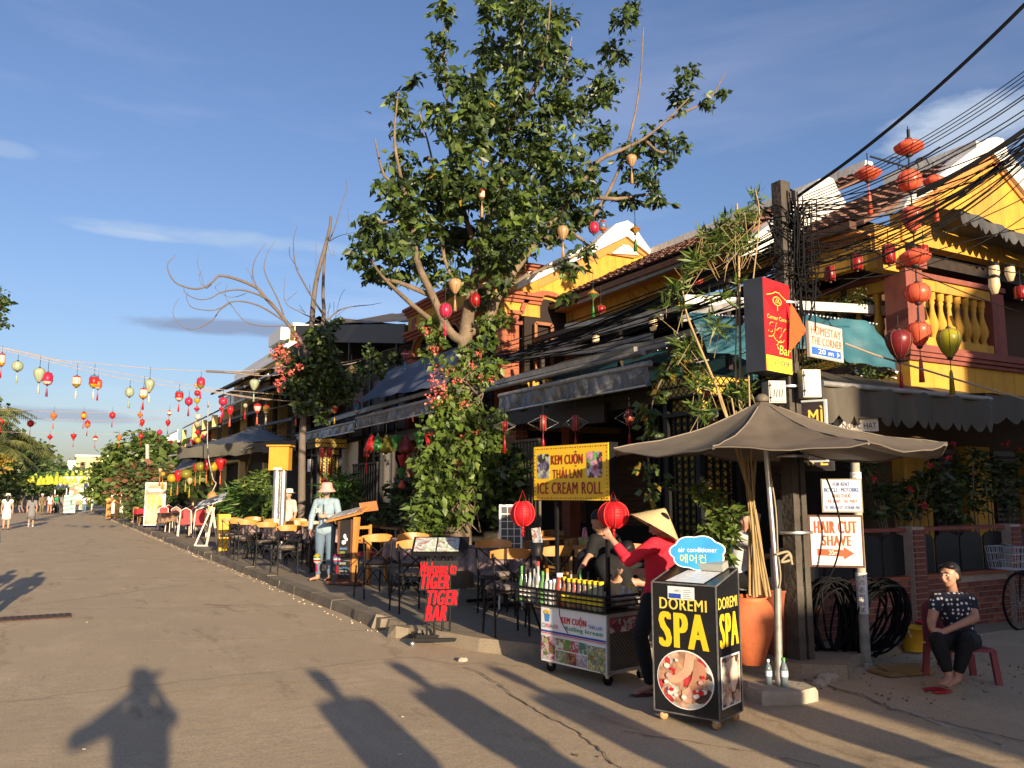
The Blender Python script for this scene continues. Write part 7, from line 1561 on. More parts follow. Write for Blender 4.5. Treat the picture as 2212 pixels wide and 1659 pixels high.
        MB().lathe([(br*s,-.055*s if hat=='bucket' else -.01),(.10*s,.0),(.094*s,.05*s),(.088*s,.088*s),(.06*s,.10*s),(.001,.102*s)],tuple(c),26,rot=R3).build('hat',col_,t)
    elif hat=='cap':
        MB().ball(P(0,.01,.05),(.086*s,.098*s,.075*s),14,8,rot=R3).build('cap',bmat,t)
    if mask: MB().ball(P(0,-.045,-.028),(.062*s,.062*s,.05*s),14,8,rot=R3).build('face_mask',mask,t)
    return t,J,P,R3,s
cl=lambda n,c,**k: M('cloth_'+n,c,.85,.12,8,bump=.25,bscale=18,**k)
jeans=cl('jeans',(.10,.15,.21)); blackc=cl('black',(.008,.008,.009)); whitec=cl('white',(.62,.60,.57)); redc=cl('red',(.58,.015,.035)); greyc=cl('grey',(.16,.16,.16)); olivec=cl('olive',(.13,.11,.06)); greenc=cl('green',(.03,.25,.10)); lbl=cl('lightblue',(.24,.33,.39)); bluec=cl('blue',(.02,.04,.25)); sandal=M('sandal_dark',(.05,.03,.02),.6)
RZ=lambda p: math.atan2(-p.x,p.y)  # turn so that local -y looks at the camera side
# ---- red shirted vendor with conical hat, seen from behind her left, reaching to the cart post
vp=Vector((4.40,5.50,0)); VR=rad(-28.9)
# local frame aligned with the picture: +x right in the photo, +y away from the camera
def loc_of(x,y,dd,base,rzz): 
    d0=base.x*_sy+base.y*_cy; w=PF(x,y,d0+dd)-base; return Matrix.Rotation(-rzz,3,'Z')@w
def LV(x,y,dd=0): return loc_of(x,y,dd,vp,VR)
ov=dict(hd=LV(1424,1136,.0),nk=LV(1434,1160,.05),ch=LV(1430,1198,.05),wst=LV(1424,1245,.04),pel=LV(1418,1285,.04),
 shL=LV(1412,1176,-.08),elL=LV(1358,1212,-.06),wrL=LV(1321,1164,.02),shR=LV(1452,1180,.14),elR=LV(1440,1235,.25),wrR=LV(1400,1235,.35),
 hpL=LV(1408,1298,-.03),knL=LV(1383,1372,-.06),anL=LV(1404,1474,-.02),toL=LV(1376,1496,-.05),hpR=LV(1425,1298,.10),knR=LV(1425,1380,.12),anR=LV(1432,1470,.18),toR=LV(1412,1484,.16),
 handL=((-.5,.1,.75),(-.2,-1,0),1.0,1))
h_=1.5
t,J,P,R3,s=person('vendor woman in red shirt and conical hat reaching up to the cart post',vp,VR,h_,{k:(v/(h_/1.6) if not k.startswith('hand') else v) for k,v in ov.items()},redc,.80,'pants',blackc,.97,None,'short',(-.80,.45,-.35),None,True,vox=.009,stout=.95)
c=LV(1424,1122,.0); ax=(LV(1443,1090,.03)-LV(1419,1135,.03)).normalized(); rot=Vector((0,0,1)).rotation_difference(ax).to_matrix()
MB().lathe([(.232,-.080),(.21,-.066),(.12,.012),(.06,.062),(.022,.092),(.001,.108),(.02,.085),(.11,.004),(.20,-.072)],tuple(c),40,rot=rot,gore=.010).build('conical_hat',M('straw',(.72,.55,.30),.6,.12,30,bump=.3,bscale=60,trans=.2),t)
B=Body(); a=J['elL']; d=(J['wrL']-a).normalized(); B.m.lathe([(.045,-.02),(.055,-.01),(.052,.02),(.046,.025)],tuple(a+d*.03),16,rot=Vector((0,0,1)).rotation_difference(d).to_matrix()); B.m.build('rolled_cuff',redc,t)
for n in 'LR':
    to,an=J['to'+n],J['an'+n]; m=MB(); c_=(to+an)/2; m.ball(v3(c_.x,c_.y-.01,.012),(.045,.13,.011),12,4,rot=mathutils.Euler((0,0,math.atan2((to-an).y,(to-an).x)+PI/2)).to_matrix()); m.build('flip_flop',M('flipflop_red',(.10,.02,.02),.6),t)
# ---- waitress with pink bucket hat
wpz=G(700,1254,.125); WR=rad(-28.9)
t,J,P,R3,s=person('waitress in pink bucket hat, dark mask and pale denim jacket beside the menu stand',wpz,WR-.15,1.66,dict(elR=(.25,-.04,1.05),wrR=(.10,-.20,1.06),elL=(-.25,.0,1.04),wrL=(-.22,-.12,.84),anL=(-.12,.02,.075),anR=(.10,0,.075),toL=(-.19,-.11,.025),toR=(.08,-.15,.025)),lbl,.96,'pants',jeans,.93,None,'short',(.05,-1,-.08),'bucket',False,vox=.012,mask=M('mask_dark',(.02,.04,.045),.6,.4,30),hands=True)
letter('38',-.135,1.16,-.055,1.235,M('cream_print',(.75,.72,.60)),t,y=-.128,bold=.05)
m=MB(); m.bb((-.012,-.124,.98),(.012,-.116,1.30)); m.build('zip_line',M('dark_gap',(.05,.05,.06)),t)
for n in 'LR': MB().ball((J['to'+n]+J['an'+n])/2-v3(0,0,.035),(.045,.11,.012),10,4).build('sandal',sandal,t)
def mini_lantern(lab,p,cols,w=.13,h=.17,tc='magenta'):
    t=thing('striped_lantern',lab,'lantern',p,0,'little lanterns held at the menu stand'); m=MB(); n=len(cols); pr=[(.02,0)]+[(w/2*(1 if 0<i<n*1 else .72),-h*(.12+.76*i/n)) for i in range(0,n+1)]+[(.02,-h)]
    m.lathe(pr,n=10,rowm=[0]+list(range(n))+[n-1],gore=.06); m.build('shade',[S[c_] for c_ in cols],t); MB().tube([(0,0,0),(0,0,.07)],.004,4).build('cord',black,t); MB().lathe([(.008,-h),(.02,-h-.13),(.001,-h-.13)],n=8).build('tassel',S[tc],t); return t
dd=wpz.x*_sy+wpz.y*_cy
mini_lantern('yellow, white and red striped lantern hanging from the waitress hand',PF(685,1196,dd-.15),['gold','green','white','red','white'])
mini_lantern('blue, red and purple striped lantern hanging on the menu stand',PF(728,1196,dd-1.0),['magenta','blue','white','magenta','blue'])
# menu stand
ms=G(747,1262,.125); mt=thing('menu_stand','tall wooden menu stand with black board listing breakfast, lunch and happy hour','menu stand',ms,rad(-28.9-20)); 
MB().bb((-.13,-.02,.08),(.10,.02,1.05)).build('black_board',M('slate_board',(.02,.018,.017),.5,.2),mt)
m=MB()
for a,c_ in (((-.14,-.03,.06),(-.14,-.03,1.06)),((.105,-.03,.06),(.105,-.03,1.06)),((-.14,-.03,.07),(.105,-.03,.07))): m.beam(a,c_,.03,.03)
m.build('board_frame',M('brown_frame',(.12,.05,.03)),mt)
MB().prism([(.125,-.04,.0),(.215,-.04,.0),(.18,-.04,.5),(.225,-.04,1.1),(.135,-.04,1.1)],(0,.08,0)).build('wooden_leg',orange_wood,mt)
MB().box((.02,0,.03),(.62,.3,.05)).build('foot',M('brown_frame'),mt)
MB().box((.02,-.02,1.15),(.70,.34,.03),rx=.35,ry=-.22).build('top_board',orange_wood,mt); MB().box((.0,-.03,1.175),(.44,.26,.01),rx=.35,ry=-.22).build('open_menu',pic('stand_menu_pic',[(.7,.7,.7),(.3,.3,.32),(.6,.6,.62),(.5,.4,.35)],30),mt)
MB().box((.34,.10,1.27),(.32,.02,.16),rx=.3,ry=-.12).build('leather_cover',M('tan_leather',(.45,.18,.07),.5),mt)
for s_,z,c_,w_ in (('BREAKFAST',.56,(.2,.4,.7),.24),('LUNCH',.50,(.5,.6,.1),.16),('DINNER',.44,(.6,.15,.12),.18),('HOI AN LOCAL FOOD',.38,(.7,.7,.65),.34),('SEA FOOD',.32,(.7,.7,.65),.2),('HAPPY HOUR',.245,(.15,.4,.7),.34),('from 5pm - 9pm',.195,(.7,.7,.65),.26),('buy 1 get 1 cocktail',.145,(.7,.7,.65),.34)): letter(s_,-.115,z,-.115+w_*.58,z+.035,M('chalk_%d'%int(z*1000),c_),mt,y=-.024,bold=.02)
m=MB(); m.ball((-.03,-.024,.78),(.03,.002,.04),8,5); m.ball((-.05,-.024,.68),(.045,.002,.035),8,5); m.ball((0,-.024,.73),(.03,.002,.03),8,5); m.build('chalk_drawing',white,mt)
# ---- seated woman in dotted top
sp_=Vector((6.72,4.62,0)); SR_=rad(-28.9)
def LS(x,y,dd=0): return loc_of(x,y,dd,sp_,SR_)
h2=1.5
ov=dict(hd=LS(2050,1243,.0),nk=LS(2057,1274,.03),ch=LS(2062,1312,.02),wst=LS(2072,1350,.05),pel=LS(2078,1378,.05),shL=LS(2023,1296,-.02),elL=LS(2012,1342,-.08),wrL=LS(2013,1359,-.22),shR=LS(2096,1298,.02),elR=LS(2105,1335,-.08),wrR=LS(2040,1364,-.23),
 hpL=LS(2064,1384,.0),knL=LS(2024,1382,-.26),anL=LS(2050,1458,-.30),toL=LS(2036,1477,-.42),hpR=LS(2096,1384,.02),knR=LS(2088,1384,-.28),anR=LS(2068,1460,-.26),toR=LS(2046,1481,-.34),
 handL=((.55,-.6,-.5),(-.4,-.5,.8),.9,1),handR=((-.9,-.1,-.1),(0,-.4,.9),.9,-1))
dots=bpy.data.materials.new('polka_dot_cloth'); dots.use_nodes=True; N=dots.node_tree.nodes; Lk=dots.node_tree.links; pb=N['Principled BSDF']; pb.inputs['Roughness'].default_value=.85
c_=N.new('ShaderNodeTexCoord'); vo=N.new('ShaderNodeTexVoronoi'); vo.inputs['Scale'].default_value=24; vo.inputs['Randomness'].default_value=.35; Lk.new(c_.outputs['Object'],vo.inputs['Vector']); ra=N.new('ShaderNodeMath'); ra.operation='LESS_THAN'; ra.inputs[1].default_value=.29; Lk.new(vo.outputs['Distance'],ra.inputs[0]); mx_=N.new('ShaderNodeMix'); mx_.data_type='RGBA'; mx_.inputs[6].default_value=(.012,.014,.03,1); mx_.inputs[7].default_value=(.7,.7,.68,1); Lk.new(ra.outputs[0],mx_.inputs['Factor']); Lk.new(mx_.outputs[2],pb.inputs['Base Color'])
t,J,P,R3,s=person('seated woman in dark polka dot top with folded hands on a low plastic chair',sp_,SR_,h2,{k:(v/(h2/1.6) if not k.startswith('hand') else v) for k,v in ov.items()},dots,.18,'pants',blackc,.90,None,'bun',(-.84,-.54,.04),None,True,vox=.008,stout=1.0)
ch=thing('plastic_chair','low maroon plastic chair under the seated woman','chair',Vector((6.93,4.60,0)),SR_); pm=M('maroon_plastic',(.22,.045,.06),.4,.1,5)
MB().box((.04,.05,.285),(.40,.38,.025)).build('seat',pm,ch); m=MB(); m.prism([(-.17,.24,.3),(.25,.24,.3),(.24,.27,.60),(.18,.275,.66),(-.10,.275,.66),(-.16,.27,.60)],(0,.02,0)); m.build('backrest',pm,ch)
for x,y in ((-.15,-.12),(.23,-.12),(-.15,.24),(.23,.24)): MB().beam((x,y,.28),(x*1.12,y*1.1,0),.05,.035).build('leg',pm,ch)
for k,(x,y) in enumerate([(2018,1492),(2036,1498)]): p=G(x,y,.0); o=MB().ball((0,0,.015),(.04,.105,.013),10,5,rot=mathutils.Euler((0,0,1.2+.2*k)).to_matrix()).build('sandal',M('red_sandal',(.40,.02,.03),.5)); o.location=p; tag(o,['left red sandal lying under the bare feet of the seated woman','right red sandal beside the other one'][k],'sandal')
# ---- two young men behind the cart, blurred dark shirts
mp=Vector((5.0,7.3,.1)); 
def LM(x,y,dd,b_): return loc_of(x,y,dd,b_,rad(-28.9))
ov=dict(hd=LM(1292,1128,-.1,mp),nk=LM(1300,1150,0,mp),ch=LM(1305,1190,.05,mp),wst=LM(1310,1240,.1,mp),pel=LM(1312,1275,.1,mp),shL=LM(1285,1165,-.02,mp),elL=LM(1275,1200,-.12,mp),wrL=LM(1257,1224,-.25,mp),shR=LM(1328,1165,.02,mp),elR=LM(1335,1215,-.1,mp),wrR=LM(1310,1240,-.3,mp))
person('young man in black T-shirt bending over the cart, left of the vendor',mp,rad(-28.9),1.6,ov,blackc,.4,'pants',blackc,1,sandal,'short',(-.3,-.8,-.5),None,False,hands=True)
mp=Vector((4.95,6.9,.1))
ov=dict(hd=LM(1356,1190,-.1,mp),nk=LM(1358,1210,.04,mp),ch=LM(1360,1235,.1,mp),wst=LM(1362,1262,.15,mp),pel=LM(1364,1290,.15,mp),shL=LM(1338,1218,0,mp),elL=LM(1325,1250,-.1,mp),wrL=LM(1332,1238,-.25,mp),shR=LM(1384,1218,.02,mp),elR=LM(1390,1255,-.1,mp),wrR=LM(1352,1248,-.12,mp),knL=LM(1345,1320,-.2,mp),knR=LM(1375,1320,-.2,mp))
person('black haired customer bowed low behind the cart beside the vendor',mp,rad(-28.9),1.55,ov,blackc,.4,'pants',blackc,1,sandal,'short',(-.1,-.7,-.8),None,False,hands=True)
# others at mid distance
def std_person(lab,x,y,h,rz,top,bmat,z=0.,**k):
    p=G(x,y,z); return person(lab,p,rz,h,k.pop('ov',{}),top,k.pop('sleeve',.4),k.pop('bottom','pants'),bmat,k.pop('blen',1.),k.pop('shoes',sandal),k.pop('hair','short'),k.pop('face',(0,-1,0)),k.pop('hat',None),False,vox=k.pop('vox',.022),**k)
V_=rad(-10)
walk=dict(knL=(-.09,-.12,.47),anL=(-.09,.02,.08),toL=(-.09,-.13,.03),knR=(.09,.02,.46),anR=(.09,.22,.13),toR=(.09,.10,.03))
std_person('woman in white knee length dress and sun hat walking away at the far left',12,1145,1.62,PI,whitec,whitec,hat='sun',hair='long',bottom='skirt',blen=.50,sleeve=.1)
std_person('woman in grey T-shirt dress and white shoes walking away on the left',66,1138,1.55,PI,greyc,greyc,hair='long',bottom='skirt',blen=.62,sleeve=.35,shoes=white,ov=walk)
std_person('man in olive shirt and trousers with pale cap among the walkers',89,1112,1.62,.4,olivec,olivec,hat='sun')
std_person('woman in white top and patterned shorts walking away in the road',106,1111,1.68,PI,whitec,M('pattern_shorts',(.25,.12,.08),.8,.5,20),blen=.25,hair='long',sleeve=.0)
std_person('man in green T-shirt standing by a motorbike in the distance',121,1108,1.6,.9,greenc,blackc)
std_person('figure in white and dark clothes beyond the green shirted man',133,1096,1.5,.4,greyc,jeans)
std_person('man in white shirt and jeans standing at the outer cafe tables',181,1109,1.62,2.6,whitec,jeans,z=0)
std_person('waiter in white shirt and black apron near the folding board',170,1098,1.62,PI,whitec,blackc)
bend=dict(hd=(-.05,-.62,.98),nk=(-.03,-.48,1.02),ch=(0,-.33,1.0),wst=(0,-.12,.98),pel=(0,0,.87),shL=(-.16,-.42,1.04),shR=(.16,-.42,1.04),elL=(-.18,-.46,.78),elR=(.18,-.46,.78),wrL=(-.1,-.6,.75),wrR=(.1,-.6,.75))
std_person('man in grey shirt bending over the red tables by the kerb',287,1128,1.7,rad(62),greyc,jeans,.12,ov=bend,shoes=white)
std_person('woman in dark blue shirt standing behind the tables under the lanterns',100,1200,1.5,.0,bluec,bluec,ov={})[0].location=Vector((6.9,15.0,.12))
t,*_=std_person('person with white sun hat and striped top behind the silver pipes',100,1200,1.6,rad(-60),M('striped_top',(.5,.45,.38),.8,.3,30),jeans,hat='sun'); t.location=PF(623,1100,20.6); t.location.z=.12
sit=dict(pel=(0,0,.48),wst=(0,.02,.62),ch=(0,-.02,.80),nk=(0,-.04,.95),hd=(0,-.06,1.09),shL=(-.165,-.03,.91),shR=(.165,-.03,.91),elL=(-.22,-.08,.66),elR=(.22,-.08,.66),wrL=(-.12,-.32,.72),wrR=(.12,-.32,.72),hpL=(-.09,-.02,.46),hpR=(.09,-.02,.46),knL=(-.1,-.42,.47),knR=(.1,-.42,.47),anL=(-.1,-.40,.08),anR=(.1,-.40,.08),toL=(-.1,-.54,.03),toR=(.1,-.54,.03))
for k,(x,y,mt,lab,rzz) in enumerate([(200,1092,whitec,'seated guest in pale shirt at the far cafe tables, nearest the waiter',1.2),(208,1094,greyc,'seated guest in grey at the far cafe tables',-1.),(216,1095,cl('pinkish',(.5,.25,.2)),'seated guest in pink at the far cafe tables',.5),(226,1098,cl('violet',(.12,.10,.3)),'seated guest in violet nearest the spa board',2.)]):
    t,*_=std_person(lab,x,y,1.6,rzz,mt,jeans,.12,ov=sit)
# vendor with cone hat and red clothing at the red chair cafe
t,*_=std_person('seated figure with grey conical hat behind the red chairs',393,1125,1.55,0,blackc,blackc,.12,ov=sit,hat='cone')
t,*_=std_person('seated guest in dark shirt beside the conical hat figure',405,1128,1.55,.5,greyc,blackc,.12,ov=sit)
# man drinking at right behind the bamboo
sp2=PF(1600,1200,9.2); sp2.z=.1
ovd=dict(sit); ovd['wrL']=(-.03,-.20,1.08); ovd['elL']=(-.2,-.22,.86)
t,*_=std_person('man in white T-shirt seated inside, drinking, seen between the bamboo canes',100,1200,1.6,rad(-28.9+60),whitec,blackc,ov=ovd,hands=True,vox=.014); t.location=Vector((sp2.x,sp2.y,.22))
# photographer and companions standing around and behind the camera: their shadows lie on the road
ph=dict(wrR=(-.10,-.20,1.50),elR=(.33,-.14,1.20),wrL=(-.10,-.2,1.48),elL=(-.19,-.17,1.25),hd=(0,.0,1.52))
person('photographer standing behind the camera holding a phone up',Vector((.04,-.42,0)),PI,1.78,ph,greyc,.5,'skirt',greyc,.80,sandal,'long',(0,-1,0),None,vox=.022,stout=1.15)
for k,(x,y,h,lab,st) in enumerate([(1.50,-.22,1.62,'bystander in loose dress standing right of the camera','skirt'),(2.28,-.15,1.60,'second bystander beside the first, right of the camera','skirt'),(3.05,-.55,1.55,'third bystander further right of the camera','skirt'),(3.75,-.7,1.62,'fourth bystander outside the right edge of the view','pants'),(4.4,-1.6,1.70,'fifth bystander outside the right edge of the view','pants')]):
    person(lab,Vector((x,y,0)),PI,h,dict(elL=(-.16,.0,1.02),elR=(.16,0,1.02),wrL=(-.12,-.08,.8),wrR=(.12,-.08,.8)),greyc,.5,st,greyc,.9 if st=='skirt' else 1,sandal,'short',hat='cone' if k in(0,) and False else None,vox=.022,stout=1.2)
for k,(x,y) in enumerate([(88,1236),(30,1232)]):
    q=G(x,y)-Vector((math.sin(SUN_AZ),math.cos(SUN_AZ),0))*7.9
    person(['passer by on the road outside the left edge','second passer by on the road outside the left edge'][k],Vector((q.x,q.y,0)),PI,1.6,walk,greyc,.5,'pants',greyc,1,sandal,'short',vox=.03)
# far crowd: individual small people
crc=[whitec,greyc,blackc,redc,jeans,lbl,olivec,cl('ochre',(.4,.25,.08)),cl('beige',(.45,.38,.3))]
proto=[]
for k in range(5):
    t,*_=person('walker',Vector((0,0,0)),0,1.6,walk if k%2 else {},crc[(k*2)%9],.4,'pants' if k%2 else 'skirt',crc[(k*3+1)%9],.5,sandal,'long' if k%2==0 else 'short',vox=.035); proto.append(t)
hat_w=['leftmost','second','third','fourth','fifth','sixth','seventh','eighth','ninth','tenth','eleventh','twelfth','thirteenth','fourteenth','fifteenth','sixteenth','seventeenth','eighteenth','nineteenth','twentieth']
xs_=sorted([-12,-4,3,14,22,30,38,46,52,58,76,84,97,112,118,140,147,154,48,26])
for k,x in enumerate(xs_):
    p=PF(x,1080,R.uniform(70,112)); p.z=0
    lab='small distant stroller, %s from the left in the crowd down the street'%hat_w[k]
    if k<5: t=proto[k]; t['label']=lab; t['group']='distant crowd on the street'; t.location=p; t.rotation_euler=(0,0,R.uniform(0,6))
    else: copy_tree(proto[k%5],lab,'distant crowd on the street',p,R.uniform(0,6))
for t in proto: t['group']='distant crowd on the street'
bpy.data.scenes.remove(SC2)
# motorbike near green shirt
p=G(117,1108); mb_=thing('motorbike','dark parked motorbike beside the green shirted man far down the street','motorbike',p,1.2)
for x in (-.6,.6): MB().tube([(x+.28*math.cos(a*PI/8),0,.28+.28*math.sin(a*PI/8)) for a in range(17)],.05,6,cap=False).build('wheel',rubber,mb_)
m=MB(); m.box((0,0,.55),(.9,.25,.3)); m.ball((.1,0,.8),(.45,.15,.1)); m.tube([(-.55,0,.35),(-.4,0,1.0)],.05,6); m.tube([(-.4,-.3,1.05),(-.4,.3,1.05)],.02,5); m.build('bodywork',black,mb_)
# ================================================================ LANTERNS
SHAPES=dict(balloon=[(.10,.5),(.30,.47),(.46,.34),(.5,.18),(.46,.0),(.32,-.28),(.15,-.46),(.12,-.5)],
 round=[(.10,.5),(.30,.44),(.44,.27),(.5,0),(.44,-.27),(.30,-.44),(.10,-.5)],
 disc=[(.10,.5),(.28,.34),(.48,.08),(.5,0),(.46,-.12),(.26,-.40),(.08,-.5)],
 diamond=[(.08,.5),(.12,.42),(.48,.05),(.5,0),(.45,-.08),(.12,-.45),(.08,-.5)],
 drop=[(.08,.5),(.16,.38),(.28,.15),(.44,-.12),(.5,-.30),(.42,-.44),(.2,-.5)],
 cyl=[(.18,.5),(.40,.46),(.40,.36),(.5,.30),(.5,-.24),(.40,-.34),(.34,-.44),(.18,-.5)],
 tube=[(.4,.5),(.5,.46),(.5,-.46),(.4,-.5)],
 heart=[(.10,.5),(.34,.49),(.5,.38),(.44,.12),(.25,-.22),(.08,-.5)],
 cone=[(.5,.5),(.5,.44),(.36,.1),(.2,-.3),(.14,-.5)])
LN={}
def lantern(kind,w,h,cols,p,lab,grp,tassel='red',tl=.25,cord=.12,n=14,sc_=1.):
    key=(kind,round(w,2),round(h,2),tuple(cols),tassel)
    t=thing('silk_lantern',lab,'lantern',p,R.uniform(0,1),grp)
    if key in LN:
        for ch in LN[key]: c=ch.copy(); COL.objects.link(c); c.parent=t
        return t
    pr=SHAPES[kind]; k=len(pr); rows=[min(len(cols)-1,int((i/(k-1))*len(cols))) for i in range(k-1)] if len(cols)>1 else None
    prs=pr
    a=MB(); a.lathe([(r*w,z*h) for r,z in prs],n=n*2,rowm=rows,gore=.035); a=a.build('shade',[S[c] for c in cols],t)
    b=MB(); b.lathe([(.11*w,.5*h),(.12*w,.5*h+.012),(.05*w,.5*h+.03),(.004,.5*h+.035)],n=10); b.lathe([(.12*w,-.5*h),(.13*w,-.5*h-.015),(.02,-.5*h-.03)],n=10); b=b.build('cap',dark_wood,t)
    m=MB(); m.tube([(0,0,.5*h+.03),(0,0,.5*h+.03+cord)],.006,4); c=m.build('cord',black,t)
    ks=[a,b,c]
    if tassel:
        m=MB(); m.tube([(0,0,-.5*h-.02),(0,0,-.5*h-.02-tl*.35)],.006,4); m.lathe([(.012,-.5*h-tl*.35),(.02,-.5*h-tl*.45),(.032,-.5*h-tl),(.001,-.5*h-tl)],(.0,0,0),8,gore=.3); ks.append(m.build('tassel',S[tassel],t))
    # raised wire ribs
    m=MB()
    for q in range(n//2):
        aa=2*PI*q/(n//2); m.tube([(r*w*1.005*math.cos(aa),r*w*1.005*math.sin(aa),z*h) for r,z in prs],.004 if w<.5 else .006,3,cap=False)
    ks.append(m.build('rib',M('rib_tone',(.20,.12,.06)) if cols[0] not in('coral','red') else M('rib_red',(.42,.04,.03)),t))
    LN[key]=ks; return t
ORD=['first','second','third','fourth','fifth','sixth','seventh','eighth','ninth','tenth','eleventh','twelfth','thirteenth','fourteenth']
stripeA=['red','white','gold','red']; stripeB=['red','blue','white','red','orange'];
def wire(pts,r,mat,lab,nm='lantern_wire',cat='wire',grp=None,k=6):
    m=MB(); m.tube(smooth(pts,k),r,5); o=m.build(nm,mat); return tag(o,lab,cat,grp)
rope_m=M('pale_cord',(.34,.26,.19),.8)
# near street strings (Y plane 24)
YA=24.
A=[(4,777,12,24,'cyl',stripeA,'red'),(38,791,20,19,'round',['mint'],'mint'),(85,810,21,27,'balloon',['mint'],'white'),(103,818,18,24,'cyl',['red','magenta','white','red'],'purple'),(165.5,824,16,22,'cyl',['red','white','olive','gold'],'white'),(203,824,18,24,'cyl',['blue','red','gold','gold'],'white'),(212,830,14,19,'cyl',['red','orange','white'],'red'),(280,847,17,19,'round',['mint'],'mint'),(310,850,16,21,'cyl',stripeA,'red'),(323,833,19,26,'balloon',['mint'],'white'),(387,855,16,20,'cyl',['blue','red','white','gold'],'red'),(408,867,16,16,'round',['magenta'],'purple'),(434,827,16,22,'cyl',['magenta','magenta','olive','gold'],'magenta')]
for k,(x,y,w,h,kd,co_,tc) in enumerate(A):
    p=PY(x,y,YA); f=(p-Vector((0,0,EYE))).length/1830
    lantern(kd,w*f,h*f,co_,p,'%s %s lantern, %s from the left on the near strings over the road'%('striped' if len(co_)>1 else {'mint':'pale green','magenta':'pink'}[co_[0]],{'cyl':'cylinder','round':'globe','balloon':'balloon'}[kd],ORD[k]),'lanterns on the near strings over the road',tc,.30,(.30 if k in(2,3,4,5,8,9) else .16))
def hangwire(pts,lab,Y,r=.009): return wire([PY(x,y,Y) for x,y in pts],r,rope_m,lab)
hangwire([(-300,735),(-100,742),(0,751),(85,768),(120,777),(205,785),(325,796),(400,800),(485,803),(560,798),(640,790),(760,780),(880,745),(1000,700)],'upper long cord crossing the road with pale lanterns',YA)
hangwire([(-300,730),(-60,742),(0,751),(103,775),(210,797),(310,815),(387,828),(440,838),(520,845),(640,855),(760,862),(880,850)],'middle long cord sagging over the road',YA)
hangwire([(-300,738),(-60,748),(40,765),(165,796),(280,820),(408,840),(480,850),(560,862),(660,868),(760,866)],'lower long cord sagging over the road',YA)
wire([PY(445,802,YA),PY(560,808,YA)],.035,twig,'bare wooden stick tied along the upper cord','support_stick','stick')
for s_,Y,L_,wp_ in (('second',46,[(116,898,'diamond',['orange'],13,15),(181,898,'round',['red','gold','red'],11,15),(243,897,'round',['red'],12,12),(303,896,'diamond',['orange'],11,12),(366,892,'round',['red','white','red'],10,10)],[(-200,885),(0,886),(120,889),(243,891),(366,886),(470,876),(560,880)]),
 ('third',50,[(2,910,'round',['red'],12,12),(66,915,'round',['red'],12,12),(189,916,'round',['red','orange'],11,14),(307,913,'balloon',['red'],10,14),(363,914,'balloon',['red'],10,12)],[(-200,900),(0,902),(120,906),(243,908),(366,902),(470,890)]),
 ('fourth',60,[(108,944,'diamond',['red'],11,10),(159,944,'heart',['red'],11,12),(206,947,'round',['red','white'],10,10),(258,945,'diamond',['orange'],10,13),(304,942,'round',['red'],9,11),(345,934,'round',['magenta'],11,10)],[(-200,930),(60,934),(160,937),(260,937),(345,926),(440,905)])):
    for k,(x,y,kd,co_,w,h) in enumerate(L_):
        p=PY(x,y,Y); f=(p-Vector((0,0,EYE))).length/1830; lantern(kd,w*f,h*f,co_,p,'small reddish lantern, %s from the left on the %s far string'%(ORD[k],s_),'lanterns on the far strings',co_[0] if co_[0]!='red' else 'red',.45,.25,10)
    wire([PY(x,y,Y) for x,y in wp_],.010,rope_m,'%s cord of lanterns further down the street'%s_)
# yellow bell strings far away
bell=None
for r_,(yy,Y,n) in enumerate(((1030,95,16),(1036,88,18),(1024,102,10))):
    wire([PY(x,yy-8+((x-110)/160)**2*-4,Y) for x in (-60,0,60,120,180,240)],.03,S['green'],'thin green cord with yellow bells, %s of three rows'%['middle','nearest','farthest'][r_])
    for k in range(n):
        p=PY(30+k*(185/n)+R.uniform(-3,3),yy+R.uniform(-2,4),Y)
        if bell is None: 
            bell=MB().lathe([(.06,.30),(.18,.2),(.26,-.1),(.36,-.36),(.30,-.34)],n=10).build('bell_lantern',M('silk_bell_yellow',(.60,.62,.06),.4,.1,3,trans=.4)); o=bell
        else: o=bell.copy(); COL.objects.link(o)
        o.location=p; o.scale=(.72,.72,.95); tag(o,'yellow green bell shaped lantern far down the street','lantern','yellow bells strung across the far street')
# over the pavement
YB=22.
Bl=[(549,831,20,23,'balloon',['mint'],'mint','pale green balloon lantern high before the cream house'),(658,814,20,23,'balloon',['cream'],'gold','pale yellow balloon lantern in front of the bare tree'),(759,798,21,18,'diamond',['cream'],'gold','cream diamond lantern right of the bare tree'),(875,765,18,17,'diamond',['red','white','purple'],'blue','small striped diamond lantern with blue tassel beside the arched porch'),
(482,867,18,17,'round',['magenta'],'magenta','pink globe lantern at the old yellow house'),(478,883,10,9,'diamond',['red'],'red','small red lantern under the pink globe'),(497,887,14,18,'balloon',['red'],'coral','red balloon lantern with long coral tassel'),(530,876,9,9,'round',['mint'],'red','tiny pale globe lantern with red tassel'),(556,882,16,20,'balloon',['red','white','red'],'coral','red and white balloon lantern above the big umbrella'),(575,884,14,17,'cyl',['red','olive','white'],'white','striped lantern right of the red and white balloon'),(640,881,15,28,'cyl',['white','red','white','red','blue'],'coral','tall double striped lantern near the bare trunk'),(713,888,13,14,'balloon',['mint'],'mint','pale green small balloon lantern of a close pair'),(723,884,14,19,'balloon',['cream','red','cream'],'gold','yellow and red balloon lantern of a close pair'),(772,880,14,26,'cyl',['magenta','blue','white','orange'],'blue','tall striped lantern with blue tassel at the awning'),(833,881,14,14,'round',['purple'],'purple','dull purple globe lantern at the middle awning')]
for (x,y,w,h,kd,co_,tc,lab) in Bl:
    p=PY(x,y,YB if x<870 else 18); f=(p-Vector((0,0,EYE))).length/1830; lantern(kd,w*f,h*f,co_,p,lab,'lanterns strung over the pavement',tc,.30,.25)
